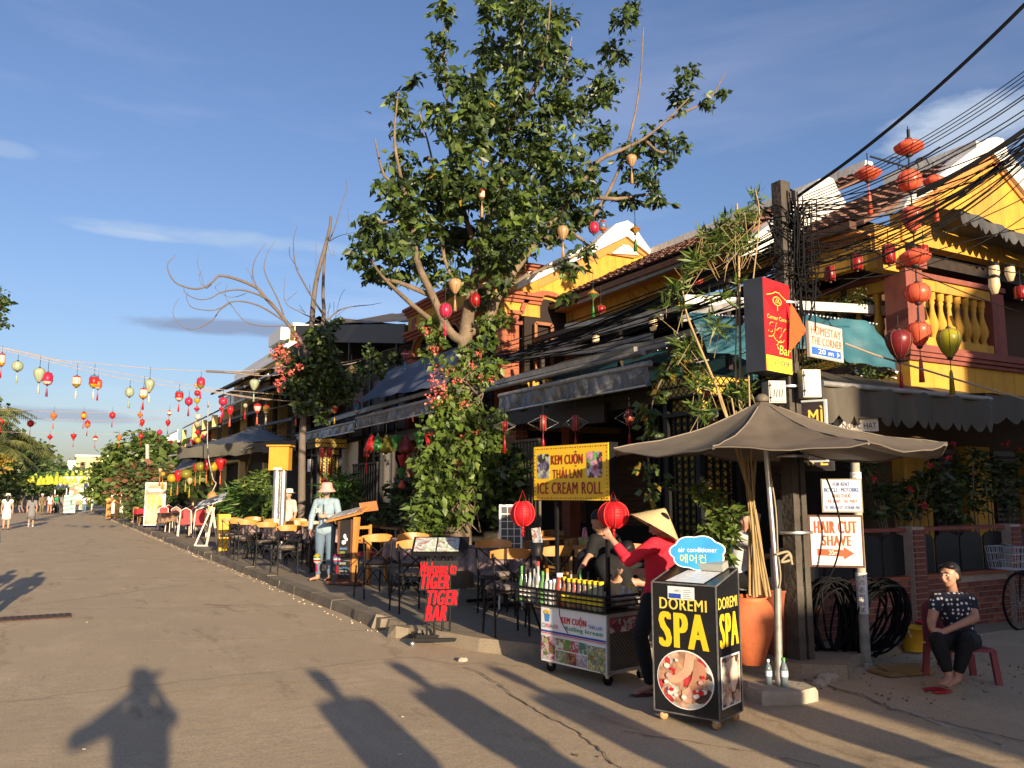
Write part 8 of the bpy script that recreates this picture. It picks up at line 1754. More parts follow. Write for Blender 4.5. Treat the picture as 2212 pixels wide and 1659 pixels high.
wire([PY(x,y,YB) for x,y in [(485,803),(580,812),(640,800),(760,785),(840,755),(900,742)]],.009,rope_m,'cord with balloon lanterns rising to the tree'); wire([PY(x,y,YB) for x,y in [(440,842),(560,860),(660,867),(770,862),(800,856),(830,862),(860,850),(1000,850)]],.009,rope_m,'cord of striped lanterns along the awnings')
# column of little lanterns at the old yellow house
for k in range(9):
    p=PY(426+R.uniform(-2,2),832+k*17,50); kd=['diamond','round','balloon'][k%3]; lantern(kd,.34,.32,[['cream'],['red'],['gold'],['magenta'],['white']][k%5],p,'little lantern, %s from the top of the hanging column by the old yellow house'%ORD[k],'column of little lanterns',None,.2,.2,10)
# silk lanterns of the red chair cafe
YCx=6.0
for (x,y,w,h,kd,c,tc,lab) in [(371,1033,18,17,'round','gold','gold','bright yellow silk lantern, front left of the cafe row'),(385,1028,16,23,'balloon','red','orange','red silk lantern between two yellow ones'),(402,1024,23,18,'round','olive','gold','wide olive yellow silk lantern in the cafe row'),(423,1011,14,18,'heart','dred','orange','dark red silk lantern half hidden in the cafe row'),(433,1008,21,18,'round','olive','gold','olive lantern right of the hidden red one'),(447,1004,16,22,'round','dred','orange','dark red round lantern in the cafe row'),(460,1008,21,20,'round','gold','gold','yellow silk lantern next to the red heart lantern'),(477,1004,23,25,'heart','red','coral','glossy red heart shaped silk lantern at the right end'),(346,1016,8,9,'balloon','cream','coral','tiny cream lantern left of the cafe row'),(352,1024,10,9,'round','gold','gold','tiny yellow lantern at the cafe shrub'),(410,1039,11,14,'balloon','cream','gold','small cream balloon lantern under the cafe row')]:
    d=26.3; p=PF(x,y,d); f=d/1810; lantern(kd,w*f*1.05,h*f*1.05,[c],p,lab,'silk lanterns of the red chair cafe',tc,.42,.18)
# drop shaped lanterns under the middle awning
for (x,y,w,h,kd,c,lab) in [(802,957,28,36,'drop','red','red drop lantern, leftmost under the middle awning'),(816,957,28,36,'drop','green','green drop lantern behind the olive one'),(834,960,31,37,'drop','olive','olive yellow drop lantern under the middle awning'),(855,957,30,32,'cone','green','green flared lantern between olive and red'),(877,960,33,40,'drop','maroon','dark red drop lantern left of the tree creeper'),(906,952,28,34,'cone','green','green flared lantern half behind the creeper'),(868,995,20,24,'cone','red','red flared lantern under the drop lanterns'),(866,1022,22,22,'cone','green','small green flared lantern above a red one'),(868,1046,17,18,'drop','coral','small red drop lantern lowest under the green one'),(925,950,20,30,'cone','red','red lantern hidden in the tree creeper')]:
    d=17.2; p=PF(x,y,d); f=d/1810; lantern(kd,w*f,h*f,[c],p,lab,'flared lanterns under the middle awning',None,.2,.35)
for (x,y,w,h,lab) in [(696,978,12,20,'red tube lantern right of the gold pillar'),(712,977,12,20,'second red tube lantern right of the gold pillar'),(792,977,13,20,'dark red tube lantern by the white panels'),(700,1045,14,22,'dull red drop lantern low behind the waitress')]:
    d=21.; p=PF(x,y,d); f=d/1810; lantern('tube',w*f,h*f,['dred'],p,lab,'tube lanterns by the gold pillar','red',.4,.2)
for (x,y,w,h,lab) in [(1173,914,15,34,'red tube lantern left above the ice cream sign'),(1243,914,15,34,'red tube lantern in the middle above the ice cream sign'),(1359,902,15,36,'red tube lantern above the parasol left tip'),(1090,921,14,22,'dark red lantern beside the creeper at the brick pillar')]:
    d=10.8; p=PF(x,y,d); f=d/1810; t=lantern('tube',w*f,h*f,['dred'],p,lab,'tube lanterns over the restaurant tables','dred',.28,.15)
    m=MB(); 
    for a in range(4): an=a*PI/2+.3; m.tube([(0,0,h*f*.5),(.2*math.cos(an),.2*math.sin(an),0),(0,0,-h*f*.5)],.004,4)
    m.build('wire_frame',dirty_steel,t)
# coral column at the pole
for (x,y,w,h,kd,c,tc,lab,dd_) in [(1963,318,66,36,'disc','coral',None,'coral disc lantern at the very top of the hanging column',0),(1875,375,60,32,'disc','coral','coral','coral disc lantern on the left arm of the wire bracket',-.1),(1965,390,54,48,'round','coral',None,'coral globe lantern just below the wire bracket',0),(2018,392,48,30,'disc','coral','coral','coral disc lantern on the right arm of the wire bracket',.15),(1971,474,50,56,'balloon','coral',None,'coral balloon lantern, third down the column',0),(1976,555,70,38,'disc','coral',None,'coral saucer lantern in the middle of the column',0),(1982,633,58,44,'round','coral',None,'coral round lantern before the balusters',0),(1985,722,50,54,'balloon','coral','coral','lowest coral balloon lantern of the column',0),(1942,745,57,66,'balloon','maroon','red','big maroon balloon lantern beside the teal tarpaulin',-.5),(2050,741,50,64,'balloon','lime','gold','shiny lime yellow balloon lantern below the balcony',-.3)]:
    d=9.4+dd_; p=PF(x,y,d); f=d/1815; lantern(kd,w*f,h*f,[c],p,lab,'big silk lanterns hanging at the corner',tc,.42,.14,16)
d=9.4; m=MB(); m.tube([PF(1962,280,d),PF(1963,300,d)],.02,5); m.tube([PF(1963,336,d),PF(1985,690,d)],.009,5)
m.tube([PF(1880,338,d-.1),PF(1962,362,d)],.012,5); m.tube([PF(1962,362,d),PF(2030,318,d+.1)],.012,5)
for sx_ in (-1,1): m.tube(smooth([PF(1962+sx_*45,355,d),PF(1962+sx_*35,340,d),PF(1962+sx_*18,345,d),PF(1962+sx_*22,362,d),PF(1962+sx_*12,368,d)],4),.007,4)
tag(m.build('lantern_bracket',black),'black wire bracket and cord carrying the coral lanterns','bracket')
wire([PF(1825,742,9),PF(1900,770,9),PF(2000,800,9),PF(2100,830,9),PF(2212,862,9)],.012,rope_m,'pale rope stretched from the homestay sign to the right edge','rope','rope')
for (x,y,w,h,lab) in [(1793,592,24,32,'dark red tube lantern inside the upper floor, left'),(1851,567,26,34,'dark red tube lantern inside the upper floor, middle'),(1920,550,28,42,'larger dark red lantern inside the upper floor by the pier'),(1507,607,22,20,'red lantern among the bamboo leaves on the upper floor'),(2205,632,26,28,'dark red lantern at the right edge under the canopy'),(1995,540,20,20,'red lantern behind the coral column')]:
    d=11.2; p=PF(x,y,d); f=d/1815; lantern('tube',w*f,h*f,['dred'],p,lab,'dark red lanterns inside the upper floor',None,.2,.2)
for (x,y,w,h,kd,c,tc,lab,d) in [(1364,347,25,28,'balloon',['tan'],'tan','tan balloon lantern hanging from the right limb of the tree',13.2),(1283,492,25,27,'round',['magenta'],None,'magenta globe lantern at the tree beside the vented gable',13.2),(1302,488,20,24,'round',['red','blue','orange'],None,'striped round lantern next to the magenta globe',13.3),(1372,496,24,17,'diamond',['olive','red','gold'],'green','striped diamond lantern before the vented gable',13.),(1281,636,26,22,'diamond',['gold','maroon','green'],'green','striped disc lantern with green tassel under the eave',13.),(983,618,30,34,'balloon',['tan'],'tan','tan balloon lantern at the fork of the tree',13.4),(962,671,29,33,'round',['magenta'],'magenta','magenta globe lantern left of the tree fork',13.0),(1027,648,30,32,'round',['dred'],None,'dark red globe lantern right of the tree fork',13.8),(1216,503,26,32,'balloon',['tan'],'tan','tan lantern frame in the lower right of the crown',13.2),(1041,420,14,22,'cyl',['red','white','green'],'tan','small red lantern deep in the crown',12.6),(1298,668,22,18,'round',['dred'],None,'dark red lantern under the upper eave',13.4)]:
    p=PF(x,y,d); f=d/1815; lantern(kd,w*f,h*f,c,p,lab,'lanterns hung in the tree',tc,.30,.30)
for (x,y,w,h,kd,c,lab,d) in [(1598,692,16,22,'cyl',['maroon'],'dull maroon lantern in front of the teal tarpaulin left of the sky bar sign',8.2),(1526,848,24,24,'heart',['dred'],'dark red heart lantern between the bamboo canes',8.3),(1540,893,26,20,'round',['mint'],'dusty pale green globe lantern at the parasol shoulder',8.2)]:
    p=PF(x,y,d); f=d/1815; lantern(kd,w*f,h*f,c,p,lab,'lanterns among the bamboo',None,.2,.2)
# two red thread lanterns at the cart
for k,(x,y,w,h,lab) in enumerate([(1129,1109,50,52,'red wound thread globe lantern hanging left below the ice cream sign'),(1325,1112,64,56,'red wound thread globe lantern hanging right below the ice cream sign')]):
    d=(FL if k==0 else FR); dd_=d.x*_sy+d.y*_cy-.08; p=PF(x,y,dd_); f=dd_/1820
    t=thing('thread_lantern',lab,'lantern',p,.3,'red thread lanterns on the cart'); W=w*f/2; Hh=h*f/2
    m=MB(); pr=[(max(.01,W*math.cos(-1.25+2.5*i/28)),Hh*math.sin(-1.25+2.5*i/28)/.95+(.0015 if i%2 else -.0015)) for i in range(29)]
    m.lathe([(r*(1 if i%2 else .985),z) for i,(r,z) in enumerate(pr)],n=24,gore=.0,sm=False); m.build('thread_shade',M('red_thread',(.52,.012,.02),.5,.15,60,trans=.3),t)
    for q in range(8): a=q*PI/4; MB().tube([((r+.004)*math.cos(a),(r+.004)*math.sin(a),z) for r,z in pr[::2]],.005,5,cap=False).build('rib',M('bright_red_rib',(.72,.03,.03),.5),t)
    m=MB(); m.tube([(.05,0,Hh),(0,0,Hh+.10),(-.05,0,Hh)],.003,4); m.build('hanger',S['red'],t); m=MB(); m.ball((0,0,-Hh-.02),(.018,.018,.018)); m.lathe([(.006,-Hh-.03),(.02,-Hh-.10),(.001,-Hh-.1)],n=8,gore=.3); m.tube([(0,0,-Hh-.02),(.03,0,-Hh-.06)],.004,4); m.build('tassel',S['red'],t)
# wall lamps
for (x,y,d,lab) in [(1287,736,14,'lit wall lantern on the terracotta rail of the upper floor'),(1411,703,12,'lit wall lantern near the open casement'),(2148,590,10.2,'lit glass lamp hanging under the balcony canopy'),(2182,592,10.6,'second lit hanging lamp further right under the canopy'),(2148,618,9.6,'lit post lamp beside the balcony end pier')]:
    p=PF(x,y,d); t=thing('wall_lamp',lab,'lamp',p); MB().lathe([(.02,.14),(.07,.11),(.075,.1),(.07,.09)],n=8).build('hood',black,t); MB().lathe([(.06,.09),(.065,0),(.035,-.09),(.001,-.1)],n=8).build('glass_shade',M('lamp_glass',(.60,.42,.22),.3,.05,3,emis=.12),t); MB().ball((0,0,0),.02).build('bulb',glow_bulb,t)
# ================================================================ CHAIRS AND TABLES
def crossback(lab,grp):
    t=thing('bentwood_chair',lab,'chair',(0,0,0),0,grp)
    m=MB(); n=14; ri=[];
    for k in range(n+1):
        u=-1+2*k/n; ri.append(Vector((.235*u,.21-.055*u*u*1.6+.0,.845+.012*(1-u*u))))
    vs=[]; 
    for k,p in enumerate(ri):
        e=.055*(1-.35*abs(-1+2*k/n)**3); 
        for (dy,dz) in ((-.011,-e),(.011,-e),(.017,e),(-.006,e)): vs.append(p+Vector((0,dy,dz)))
    m.add(vs,[(4*i+a,4*i+(a+1)%4,4*i+4+(a+1)%4,4*i+4+a) for i in range(n) for a in range(4)]+[(0,1,2,3),(4*n+3,4*n+2,4*n+1,4*n)],0,False); m.build('top_rail',orange_wood,t)
    for s in (-1,1):
        MB().tube([(.19*s,.17,.0),(.19*s,.16,.25),(.185*s,.15,.47),(.205*s,.175,.66),(.215*s,.165,.86)],.0125,7).build('back_leg',black,t)
        MB().tube([(.20*s,-.20,0),(.185*s,-.17,.45)],.012,7).build('leg',black,t)
        m=MB(); m.tube(smooth([(.195*s,.165,.18),(.17*s,.1,.36),(.185*s,.0,.43)],3),.007,5); m.tube(smooth([(.195*s,-.19,.18),(.18*s,-.1,.36),(.185*s,.0,.43)],3),.007,5); m.build('stretcher',black,t)
    m=MB(); m.tube(smooth([(-.185,.155,.47),(-.05,.19,.60),(.0,.20,.65),(.21,.175,.83)],3),.009,5); m.tube(smooth([(.185,.155,.47),(.05,.19,.60),(0,.205,.65),(-.21,.175,.83)],3),.009,5); m.build('cross_bars',black,t)
    m=MB(); m.tube(smooth([(-.19,-.19,.2),(0,-.19,.40),(.19,-.19,.2)],3),.007,5); m.tube(smooth([(-.19,.17,.2),(0,.165,.40),(.19,.17,.2)],3),.007,5); m.build('arch_stretcher',black,t)
    MB().lathe([(.001,.44),(.20,.44),(.215,.45),(.215,.465),(.20,.475),(.001,.475)],(0,-.01,0),18,sx=.98,sy=.95).build('seat',dark_wood,t); MB().lathe([(.001,.476),(.185,.476),(.2,.495),(.18,.525),(.001,.53)],(0,-.01,0),16).build('cushion',M('seat_cushion',(.10,.085,.075),.85,.5,18,col2=(.16,.13,.11)),t)
    return t
cp=crossback('x','bentwood chairs around the pavement tables'); first=True
def put_chair(x,y,rz,lab,z=.99,dist=None):
    global first
    p=G(x,y,z); p.z=.125
    off=Matrix.Rotation(rz,3,'Z')@Vector((0,.2,0)); p=p-off
    if first: cp.location=p; cp.rotation_euler=(0,0,rz); cp['label']=lab; first=False; return cp
    return copy_tree(cp,lab,None,p,rz)
bk_=PI-.05  # backrest towards the camera
for (x,y,rz,lab) in [(818,1160,bk_+.1,'bentwood chair left of the pavement table by the menu stand'),(890,1157,-.2,'bentwood chair behind the near left table, facing us'),(898,1173,bk_,'bentwood chair with its back to us, behind the red letter sign'),(1063,1172,-.25,'bentwood chair between the creeper and the folding board'),(1109,1194,bk_-.1,'bentwood chair behind the bottles at the left end of the cart'),(1207,1188,bk_+.05,'bentwood chair standing right behind the cart, under the sign'),
 (501,1122,bk_+.2,'farthest left bentwood chair beside the yellow planter'),(546,1120,.1,'bentwood chair at the back of the far row by the ferns'),(516,1125,bk_-.2,'bentwood chair second in the far row'),(537,1127,bk_+.1,'bentwood chair third in the far row'),(577,1132,bk_-.05,'wide set bentwood chair in the middle of the far row'),(588,1125,.2,'bentwood chair facing us behind the middle table'),(626,1139,bk_+.15,'bentwood chair with cross back in full view left of the waitress'),(637,1129,-.1,'bentwood chair behind the full view chair'),(640,1124,.3,'bentwood chair at the very back near the pipes'),(671,1130,.1,'bentwood chair half hidden behind the waitress'),(690,1137,.2,'bentwood chair behind the waitress shoulder')]: put_chair(x,y,rz,lab)
cloth_m=M('floral_tablecloth',(.12,.085,.09),.85,.45,14,col2=(.27,.19,.17),bump=.3,bscale=8)
def cloth_table(lab,p,w,l,drop,seed,rz=0,mat=cloth_m,h=.75,labt=None):
    t=thing('cafe_table',labt or lab+' (table)','table',p,rz); m=MB(); m.bb((-w/2+.03,-l/2+.03,h-.04),(w/2-.03,l/2-.03,h-.006)); m.build('tabletop',dark_wood,t)
    for s in (-1,1): MB().tube([(0,s*l*.25,h-.04),(0,s*l*.25,.05)],.03,8).build('leg',black,t); MB().bb((-.25,s*l*.25-.03,0),(.25,s*l*.25+.03,.04)).build('foot',black,t)
    r=random.Random(seed); m=MB(); N_=72; ring=[]; per=[]
    for k in range(N_):
        a=2*PI*k/N_; x=max(-1,min(1,1.25*math.cos(a)))*w/2; y=max(-1,min(1,1.25*math.sin(a)))*l/2; per.append((x,y,a))
    rows=[]
    for j,f in enumerate((0,.04,.35,.7,1)):
        row=[]
        for (x,y,a) in per:
            fl=f*(.03+.022*math.sin(a*9+seed)+.018*math.sin(a*17+seed*2)); cr=1+.25*abs(math.sin(2*a)); row.append(((x)*(1+fl/(w/2)),(y)*(1+fl/(l/2)),h+.004-drop*f*(cr if f>.3 else 1)))
        rows+=row
    m.add(rows,[(j*N_+i,j*N_+(i+1)%N_,(j+1)*N_+(i+1)%N_,(j+1)*N_+i) for j in range(4) for i in range(N_)]+[tuple(range(N_))],0,True); o=m.build('tablecloth',mat); o.location=p; o.rotation_euler=(0,0,rz); tag(o,lab,'tablecloth'); return t
cloth_table('dark floral tablecloth on the near left pavement table',Vector((5.2,12.7,.125)),.75,1.1,.26,1,labt='small pavement table under floral cloth near the menu board')
cloth_table('dark floral cloth on the table behind the red letter sign and cart',Vector((5.35,10.2,.125)),.75,1.3,.28,2,labt='pavement table under floral cloth beside the cart')
cloth_table('floral cloth on the table left of the waitress',Vector((5.2,17.6,.125)),.75,1.2,.26,3,labt='pavement table under floral cloth left of the waitress')
cloth_table('floral cloth on the middle table of the far row',Vector((4.9,20.0,.125)),.75,1.2,.28,4,labt='middle pavement table of the far row')
cloth_table('floral cloth on the last table before the yellow planter',Vector((4.8,22.4,.125)),.75,1.1,.28,5,labt='last pavement table before the yellow planter')
# high chair in pale wood near the waitress
hc=thing('high_chair','orange wood slatted chair with red seat right of the menu stand','chair',G(775,1262,.125)+Vector((.25,.25,0)),.4)
for x,y in ((-.2,-.2),(.2,-.2),(-.2,.2),(.2,.2)): MB().bb((x-.02,y-.02,0),(x+.02,y+.02,.95 if y>0 else .7)).build('leg',orange_wood,hc)
for z in (.25,.7,.88): MB().bb((-.2,.185,z),(.2,.215,z+.05)).build('slat',orange_wood,hc)
for x in (-.2,.2): MB().bb((x-.02,-.2,.66),(x+.02,.2,.70)).build('armrest',orange_wood,hc)
MB().bb((-.19,-.2,.44),(.19,.19,.50)).build('seat',M('red_seat',(.25,.03,.03),.7),hc)
# cart wheel leaning by the waitress
cw=thing('wagon_wheel','dark wooden wagon wheel leaning by the waitress legs','wheel',PF(676,1245,16.4),rad(60)); cw.location.z=.42; m=MB(); m.tube([(.32*math.cos(a*PI/14),0,.32*math.sin(a*PI/14)) for a in range(29)],.03,6,cap=False); m.build('rim',brown_wood,cw); m=MB()
for k in range(10): m.beam((0,0,0),(.32*math.cos(k*PI/5),0,.32*math.sin(k*PI/5)),.03,.03)
m.build('spokes',brown_wood,cw); MB().ball((0,0,0),(.07,.06,.07)).build('hub',brown_wood,cw)
# inner restaurant wooden chairs and tables
def wchair(lab,p,rz):
    t=thing('wooden_chair',lab,'chair',p,rz,'wooden chairs inside the restaurant'); wd=M('oak_chair',(.34,.17,.055),.45,.2,6)
    for s in (-1,1): MB().beam((.19*s,.2,0),(.20*s,.22,.82),.035,.03).build('back_leg',wd,t); MB().beam((.19*s,-.2,0),(.19*s,-.19,.44),.035,.03).build('leg',wd,t)
    m=MB(); vs=[]
    for k in range(9):
        u=-1+k/4
        for dz in (-.075,.075):
            for dy in (0,.015): vs.append((.23*u,.24-.05*u*u+dy,.79+dz*(1-.3*u*u)))
    m.add(vs,[(4*i,4*i+1,4*i+5,4*i+4) for i in range(8)]+[(4*i+2,4*i+6,4*i+7,4*i+3) for i in range(8)]+[(4*i,4*i+4,4*i+6,4*i+2) for i in range(8)]+[(4*i+1,4*i+3,4*i+7,4*i+5) for i in range(8)]+[(0,2,3,1),(32,33,35,34)]); m.build('backrest',wd,t)
    MB().bb((-.22,-.22,.43),(.22,.2,.46)).build('seat',wd,t); return t
wc=None
for k,(x,y,d,rz,lab) in enumerate([(1180,1150,11.2,.2,'wooden chair seen behind the left cart post'),(1220,1140,12.2,PI+.3,'wooden chair behind the first, nearer the dark room'),(1250,1165,10.6,PI-.2,'wooden chair in front of the wooden table'),(1290,1185,9.6,PI+.1,'wooden chair low behind the bending young man'),(1345,1160,11.4,.3,'wooden chair right of the bending young man'),(1375,1150,10.4,-.3,'wooden chair just left of the conical hat'),(1205,1105,14.5,0,'dim wooden chair far inside the restaurant'),(1570,1170,9.9,PI,'wooden chair behind the bamboo canes'),(830,1140,19,.2,'wooden chair below the woman in dark blue'),(905,1140,18,.4,'wooden chair at the dark boat shaped bench')]):
    p=PF(x,y,d); p.z=.12
    if wc is None: wc=wchair(lab,p,rz)
    else: copy_tree(wc,lab,None,p,rz)
def wtable(lab,x,d,w=.9,l=.9,h=.76):
    p=PF(x,1150,d); p.z=.12; t=thing('wooden_table',lab,'table',p,.1); MB().bb((-w/2,-l/2,h-.035),(w/2,l/2,h)).build('tabletop',M('oak_top',(.25,.12,.04),.5,.25,4),t); MB().tube([(0,0,h-.03),(0,0,.03)],.035,8).build('leg',black,t); MB().bb((-.25,-.25,0),(.25,.25,.03)).build('foot',black,t); return p
p=wtable('wooden table inside the restaurant holding napkins and cutlery',1265,11.8); t=thing('napkin_holder','woven basket of napkins on the wooden table','basket',p+Vector((0,0,.76))); MB().lathe([(.09,0),(.11,.12),(.10,.12),(.08,.01)],n=12).build('basket',M('woven_basket',(.35,.26,.08),.8,.4,40),t); MB().prism([(-.05,0,.06),(.05,0,.06),(.02,.02,.26),(-.03,0,.24)],(0,.03,0)).build('napkins',M('pink_napkin',(.7,.3,.35)),t)
wtable('dim wooden table deep inside the restaurant',1180,14.5); wtable('wooden table behind the dark blue woman',880,18.5); wtable('dark table behind the bamboo canes on the right',1590,10.2)
# folding chalk board with grid
gb=thing('grid_board','white framed folding board with dark square panes behind the bentwood chairs','board',PF(1103,1190,10.9),rad(-28.9)); gb.location.z=.12; w_=.30; zt=PF(1103,1090,10.9).z-.12; zb=zt-.62
MB().bb((-w_/2,.0,zb),(w_/2,.02,zt)).build('frame',white,gb)
for i in range(3):
    for j in range(6): MB().bb((-w_/2+.03+i*.085,-.006,zb+.03+j*.095),(-w_/2+.105+i*.085,-.001,zb+.115+j*.095)).build('pane',M('slate_pane',(.05,.05,.05),.4,.2),gb)
for s in (-1,1): MB().beam((s*w_*.45,.05,zb+.1),(s*w_*.5,.12,0),.025,.025).build('leg',white,gb)
# red chair cafe further down
def redchair(lab,p,rz,pad):
    t=thing('cane_chair',lab,'chair',p,rz,'white cane chairs with red backs'); wm=M('white_cane',(.72,.62,.52),.5)
    MB().tube([(-.21,.2,0),(-.2,.2,.5),(-.17,.22,.9),(0,.23,1.0),(.17,.22,.9),(.2,.2,.5),(.21,.2,0)],.02,6).build('back_hoop',wm,t)
    MB().prism([(-.14,.2,.42),(.14,.2,.42),(.14,.22,.86),(0,.225,.95),(-.14,.22,.86)],(0,.03,0)).build('back_pad',pad,t); MB().bb((-.21,-.22,.42),(.21,.2,.47)).build('seat',pad,t)
    for s in (-1,1): MB().tube([(.2*s,-.2,0),(.19*s,-.18,.43)],.018,6).build('leg',wm,t); MB().tube(smooth([(.2*s,.2,.7),(.25*s,-.02,.68),(.2*s,-.2,.43)],3),.016,5).build('armrest',wm,t)
    return t
rc={}; redpad=M('red_pad',(.55,.03,.035),.6,.1,8); pinkpad=M('pale_red_pad',(.62,.28,.22),.6,.1,8)
for k,(x,y,rz,pd,lab) in enumerate([(397,1158,PI,redpad,'cane chair with tall red back, its back to us in front'),(372,1150,PI+.3,pinkpad,'cane chair with pale pad left of the tall red back'),(352,1145,PI-.2,redpad,'red backed cane chair beside the spa board'),(365,1140,.2,redpad,'red backed cane chair at the rear left'),(385,1138,.1,pinkpad,'pale backed cane chair in the rear row'),(412,1142,-.1,redpad,'red backed cane chair rear middle'),(428,1148,.2,redpad,'red backed cane chair right of the middle'),(443,1150,.4,redpad,'red backed cane chair behind the white tripod'),(433,1160,PI-.3,redpad,'red backed cane chair nearest the white tripod')]):
    p=G(x,y,.12)
    if pd.name not in rc: rc[pd.name]=redchair(lab,p,rz,pd)
    else: copy_tree(rc[pd.name],lab,None,p,rz)
wickm=M('woven_cloth',(.15,.08,.05),.85,.5,30,col2=(.28,.18,.11))
cloth_table('brown woven cloth on the left table among the cane chairs',G(365,1150,.12),.8,1.2,.3,8,mat=wickm,labt='cafe table left among the cane chairs')
cloth_table('brown woven cloth on the right table among the cane chairs',G(420,1152,.12),.8,1.2,.3,9,mat=wickm,labt='cafe table right among the cane chairs')
cloth_table('bright red cloth on the far table where the man bends',G(308,1132,.12),.8,1.6,.2,10,mat=M('red_cloth',(.45,.015,.03),.8),labt='far table with red cloth by the bending man')
for k,(x,y) in enumerate([(300,1132),(310,1136),(322,1134),(292,1126)]):
    t=copy_tree(wc,'dark red wooden chair, %s at the far red table'%ORD[k],'chairs at the far red table',G(x,y,.12),R.uniform(0,6))
# white tripod menu stand
p=G(452,1180,.12); tr=thing('tripod_menu_stand','white wooden tripod stand with slanted menu board by the yellow planter','menu stand',p,rad(-28.9)); 
for a,c_ in (((-.42,0,0),(0,.1,1.15)),((-.05,-.1,0),(.05,.1,1.1)),((.12,.35,0),(0,.1,1.1)),((-.42,0,.02),(.0,-.05,.02))): MB().beam(a,c_,.05,.04).build('leg',M('cream_wood',(.68,.6,.48)),tr)
MB().box((0,.0,1.28),(.85,.45,.03),rx=.5,ry=-.35).build('menu_board',pic('tripod_menu',[(.6,.6,.58),(.1,.12,.12),(.5,.52,.5),(.05,.05,.06)],12),tr)
t=thing('clay_jar_lamp','brown clay jug hanging lamp above the tripod menu','lamp',PF(458,1075,26)); MB().lathe([(.05,.2),(.14,.1),(.16,-.05),(.1,-.2),(.001,-.22)],n=14).build('jug',M('clay',(.42,.19,.07),.6),t); MB().tube(smooth([(0,0,.2),(.1,0,.45),(.0,0,.6),(-.2,0,1.5),(-.25,0,3)],4),.02,5).build('cord',dirty_steel,t)
# spa a-board far
def aboard(lab,x,y,w,h,face,txt,rz=0,z=.12):
    p=G(x,y,z); t=thing('spa_board',lab,'sign',p,rz); MB().bb((-w/2,-.03,.1),(w/2,.03,h)).build('frame',M('white_frame',(.65,.62,.58)),t); MB().bb((-w/2+.05,-.034,.16),(w/2-.05,-.031,h-.06)).build('face',face,t)
    letter(txt,-w/2+.12,h*.42,w/2-.12,h*.72,gold_print,t,y=-.038,bold=.05); plate(-w/2+.15,h*.80,w/2-.15,h*.86,white,t,-.037,.001,'header_strip')
    for s in (-1,1): MB().bb((s*w/2*.9-.02,-.1,0),(s*w/2*.9+.02,.1,.1)).build('leg',black,t)
aboard('cream and brown SPA board standing beside the cane chairs',332,1140,.95,2.0,M('brown_cream_face',(.42,.27,.17),.6,.35,2.4,col2=(.7,.6,.45)),'SPA',rad(-32))
aboard('smaller pale SPA board further down the pavement',253,1112,.95,2.0,M('pale_pink_face',(.62,.48,.40),.6,.3,2.4),'SPA',rad(-20))
MB_=MB().lathe([(.5,0),(.5,.02)],n=4)
t=thing('kiosk','white stall with striped awning far down the pavement','stall',G(190,1100,.12)); 
for k,(x,w_) in enumerate(((160,3.2),(195,4.0))):
    c=PF(x,1060,80+0*k); MB().prism([(c.x-w_/2,c.y,2.2),(c.x+w_/2,c.y,2.2),(c.x+w_/2-.4,c.y+2,3.3),(c.x-w_/2+.6,c.y+2,3.3)],(0,.05,0)).build('awning',M('white_awning',(.7,.64,.55),.7),t,world=True)
    for s in (-1,1): MB().tube([(c.x+s*w_/2,c.y,0),(c.x+s*w_/2,c.y,2.3)],.05,6).build('post',white,t,world=True)
c=PF(163,1090,76); t2=thing('food_banner','tall white food banner beside the far stalls','banner',(c.x,c.y,.0),-.3); MB().bb((-.6,0,.2),(.6,.08,2.6)).build('panel',pic('banner_pic',[(.7,.66,.6),(.6,.3,.2),(.75,.7,.62),(.3,.4,.2)],3),t2)
c=PF(150,1095,72); t2=thing('striped_barrier','green and white striped barrier standing on the far road edge','barrier',(c.x,c.y,0),-.3); MB().bb((-.45,0,0),(.45,.1,1.5)).build('panel',white,t2)
for k in range(4): MB().prism([(-.45,-.01,.15+k*.35),(.45,-.01,.35+k*.35),(.45,-.01,.5+k*.35),(-.45,-.01,.3+k*.35)],(0,.008,0)).build('stripe',M('mint_stripe',(.15,.40,.2)),t2)
c=PF(262,1100,52); t=thing('wood_shelf','orange wooden plank shelf with goods beside the far spa board','shelf',(c.x,c.y,.12),-.4)
for k in range(4): MB().bb((-.9+k*.5,0,0),(-.62+k*.5,.06,1.25+.15*(k%2))).build('plank',orange_wood,t)
MB().bb((-.9,-.1,1.1),(.9,.3,1.16)).build('shelf_board',M('yellow_board',(.5,.4,.08)),t)
# dark awnings of the far cafe + big square market umbrella
mu=thing('market_umbrella','huge square dark market umbrella over the red chair cafe','parasol',PF(497,1105,29.5)); mu.location.z=.12; d0=29.5
cn=[PF(383,967,27.5),PF(640,948,27.0),PF(760,915,33.5),PF(470,905,36)]; ap=PF(560,918,31); m=MB()
cn[2]=ap+(ap-cn[0])*.95; cn[3]=ap+(ap-cn[1])*1.0; cn[2].z=cn[0].z; cn[3].z=cn[1].z
for k in range(4):
    a=cn[k]; c_=cn[(k+1)%4]; v,f=sheet([a,c_,ap+Vector((.01,0,0)),ap],14,6,.12,.01,k); m.add(v,f,0,True); v,f=sheet([a-Vector((0,0,.38)),c_-Vector((0,0,.38)),c_,a],20,2,0,.03,k); m.add(v,f,0,True)
m.build('canopy',M('market_canvas',(.075,.07,.055),.5,.25,1.2,bump=.3,bscale=5),mu,world=True); MB().tube([mu.location,ap],.04,8).build('pole',M('pole_wood',(.4,.28,.18)),mu,world=True)
for k in range(4): MB().tube([ap-Vector((0,0,.9)),ap.lerp(cn[k],.6)-Vector((0,0,.05))],.02,5).build('strut',dirty_steel,mu,world=True)
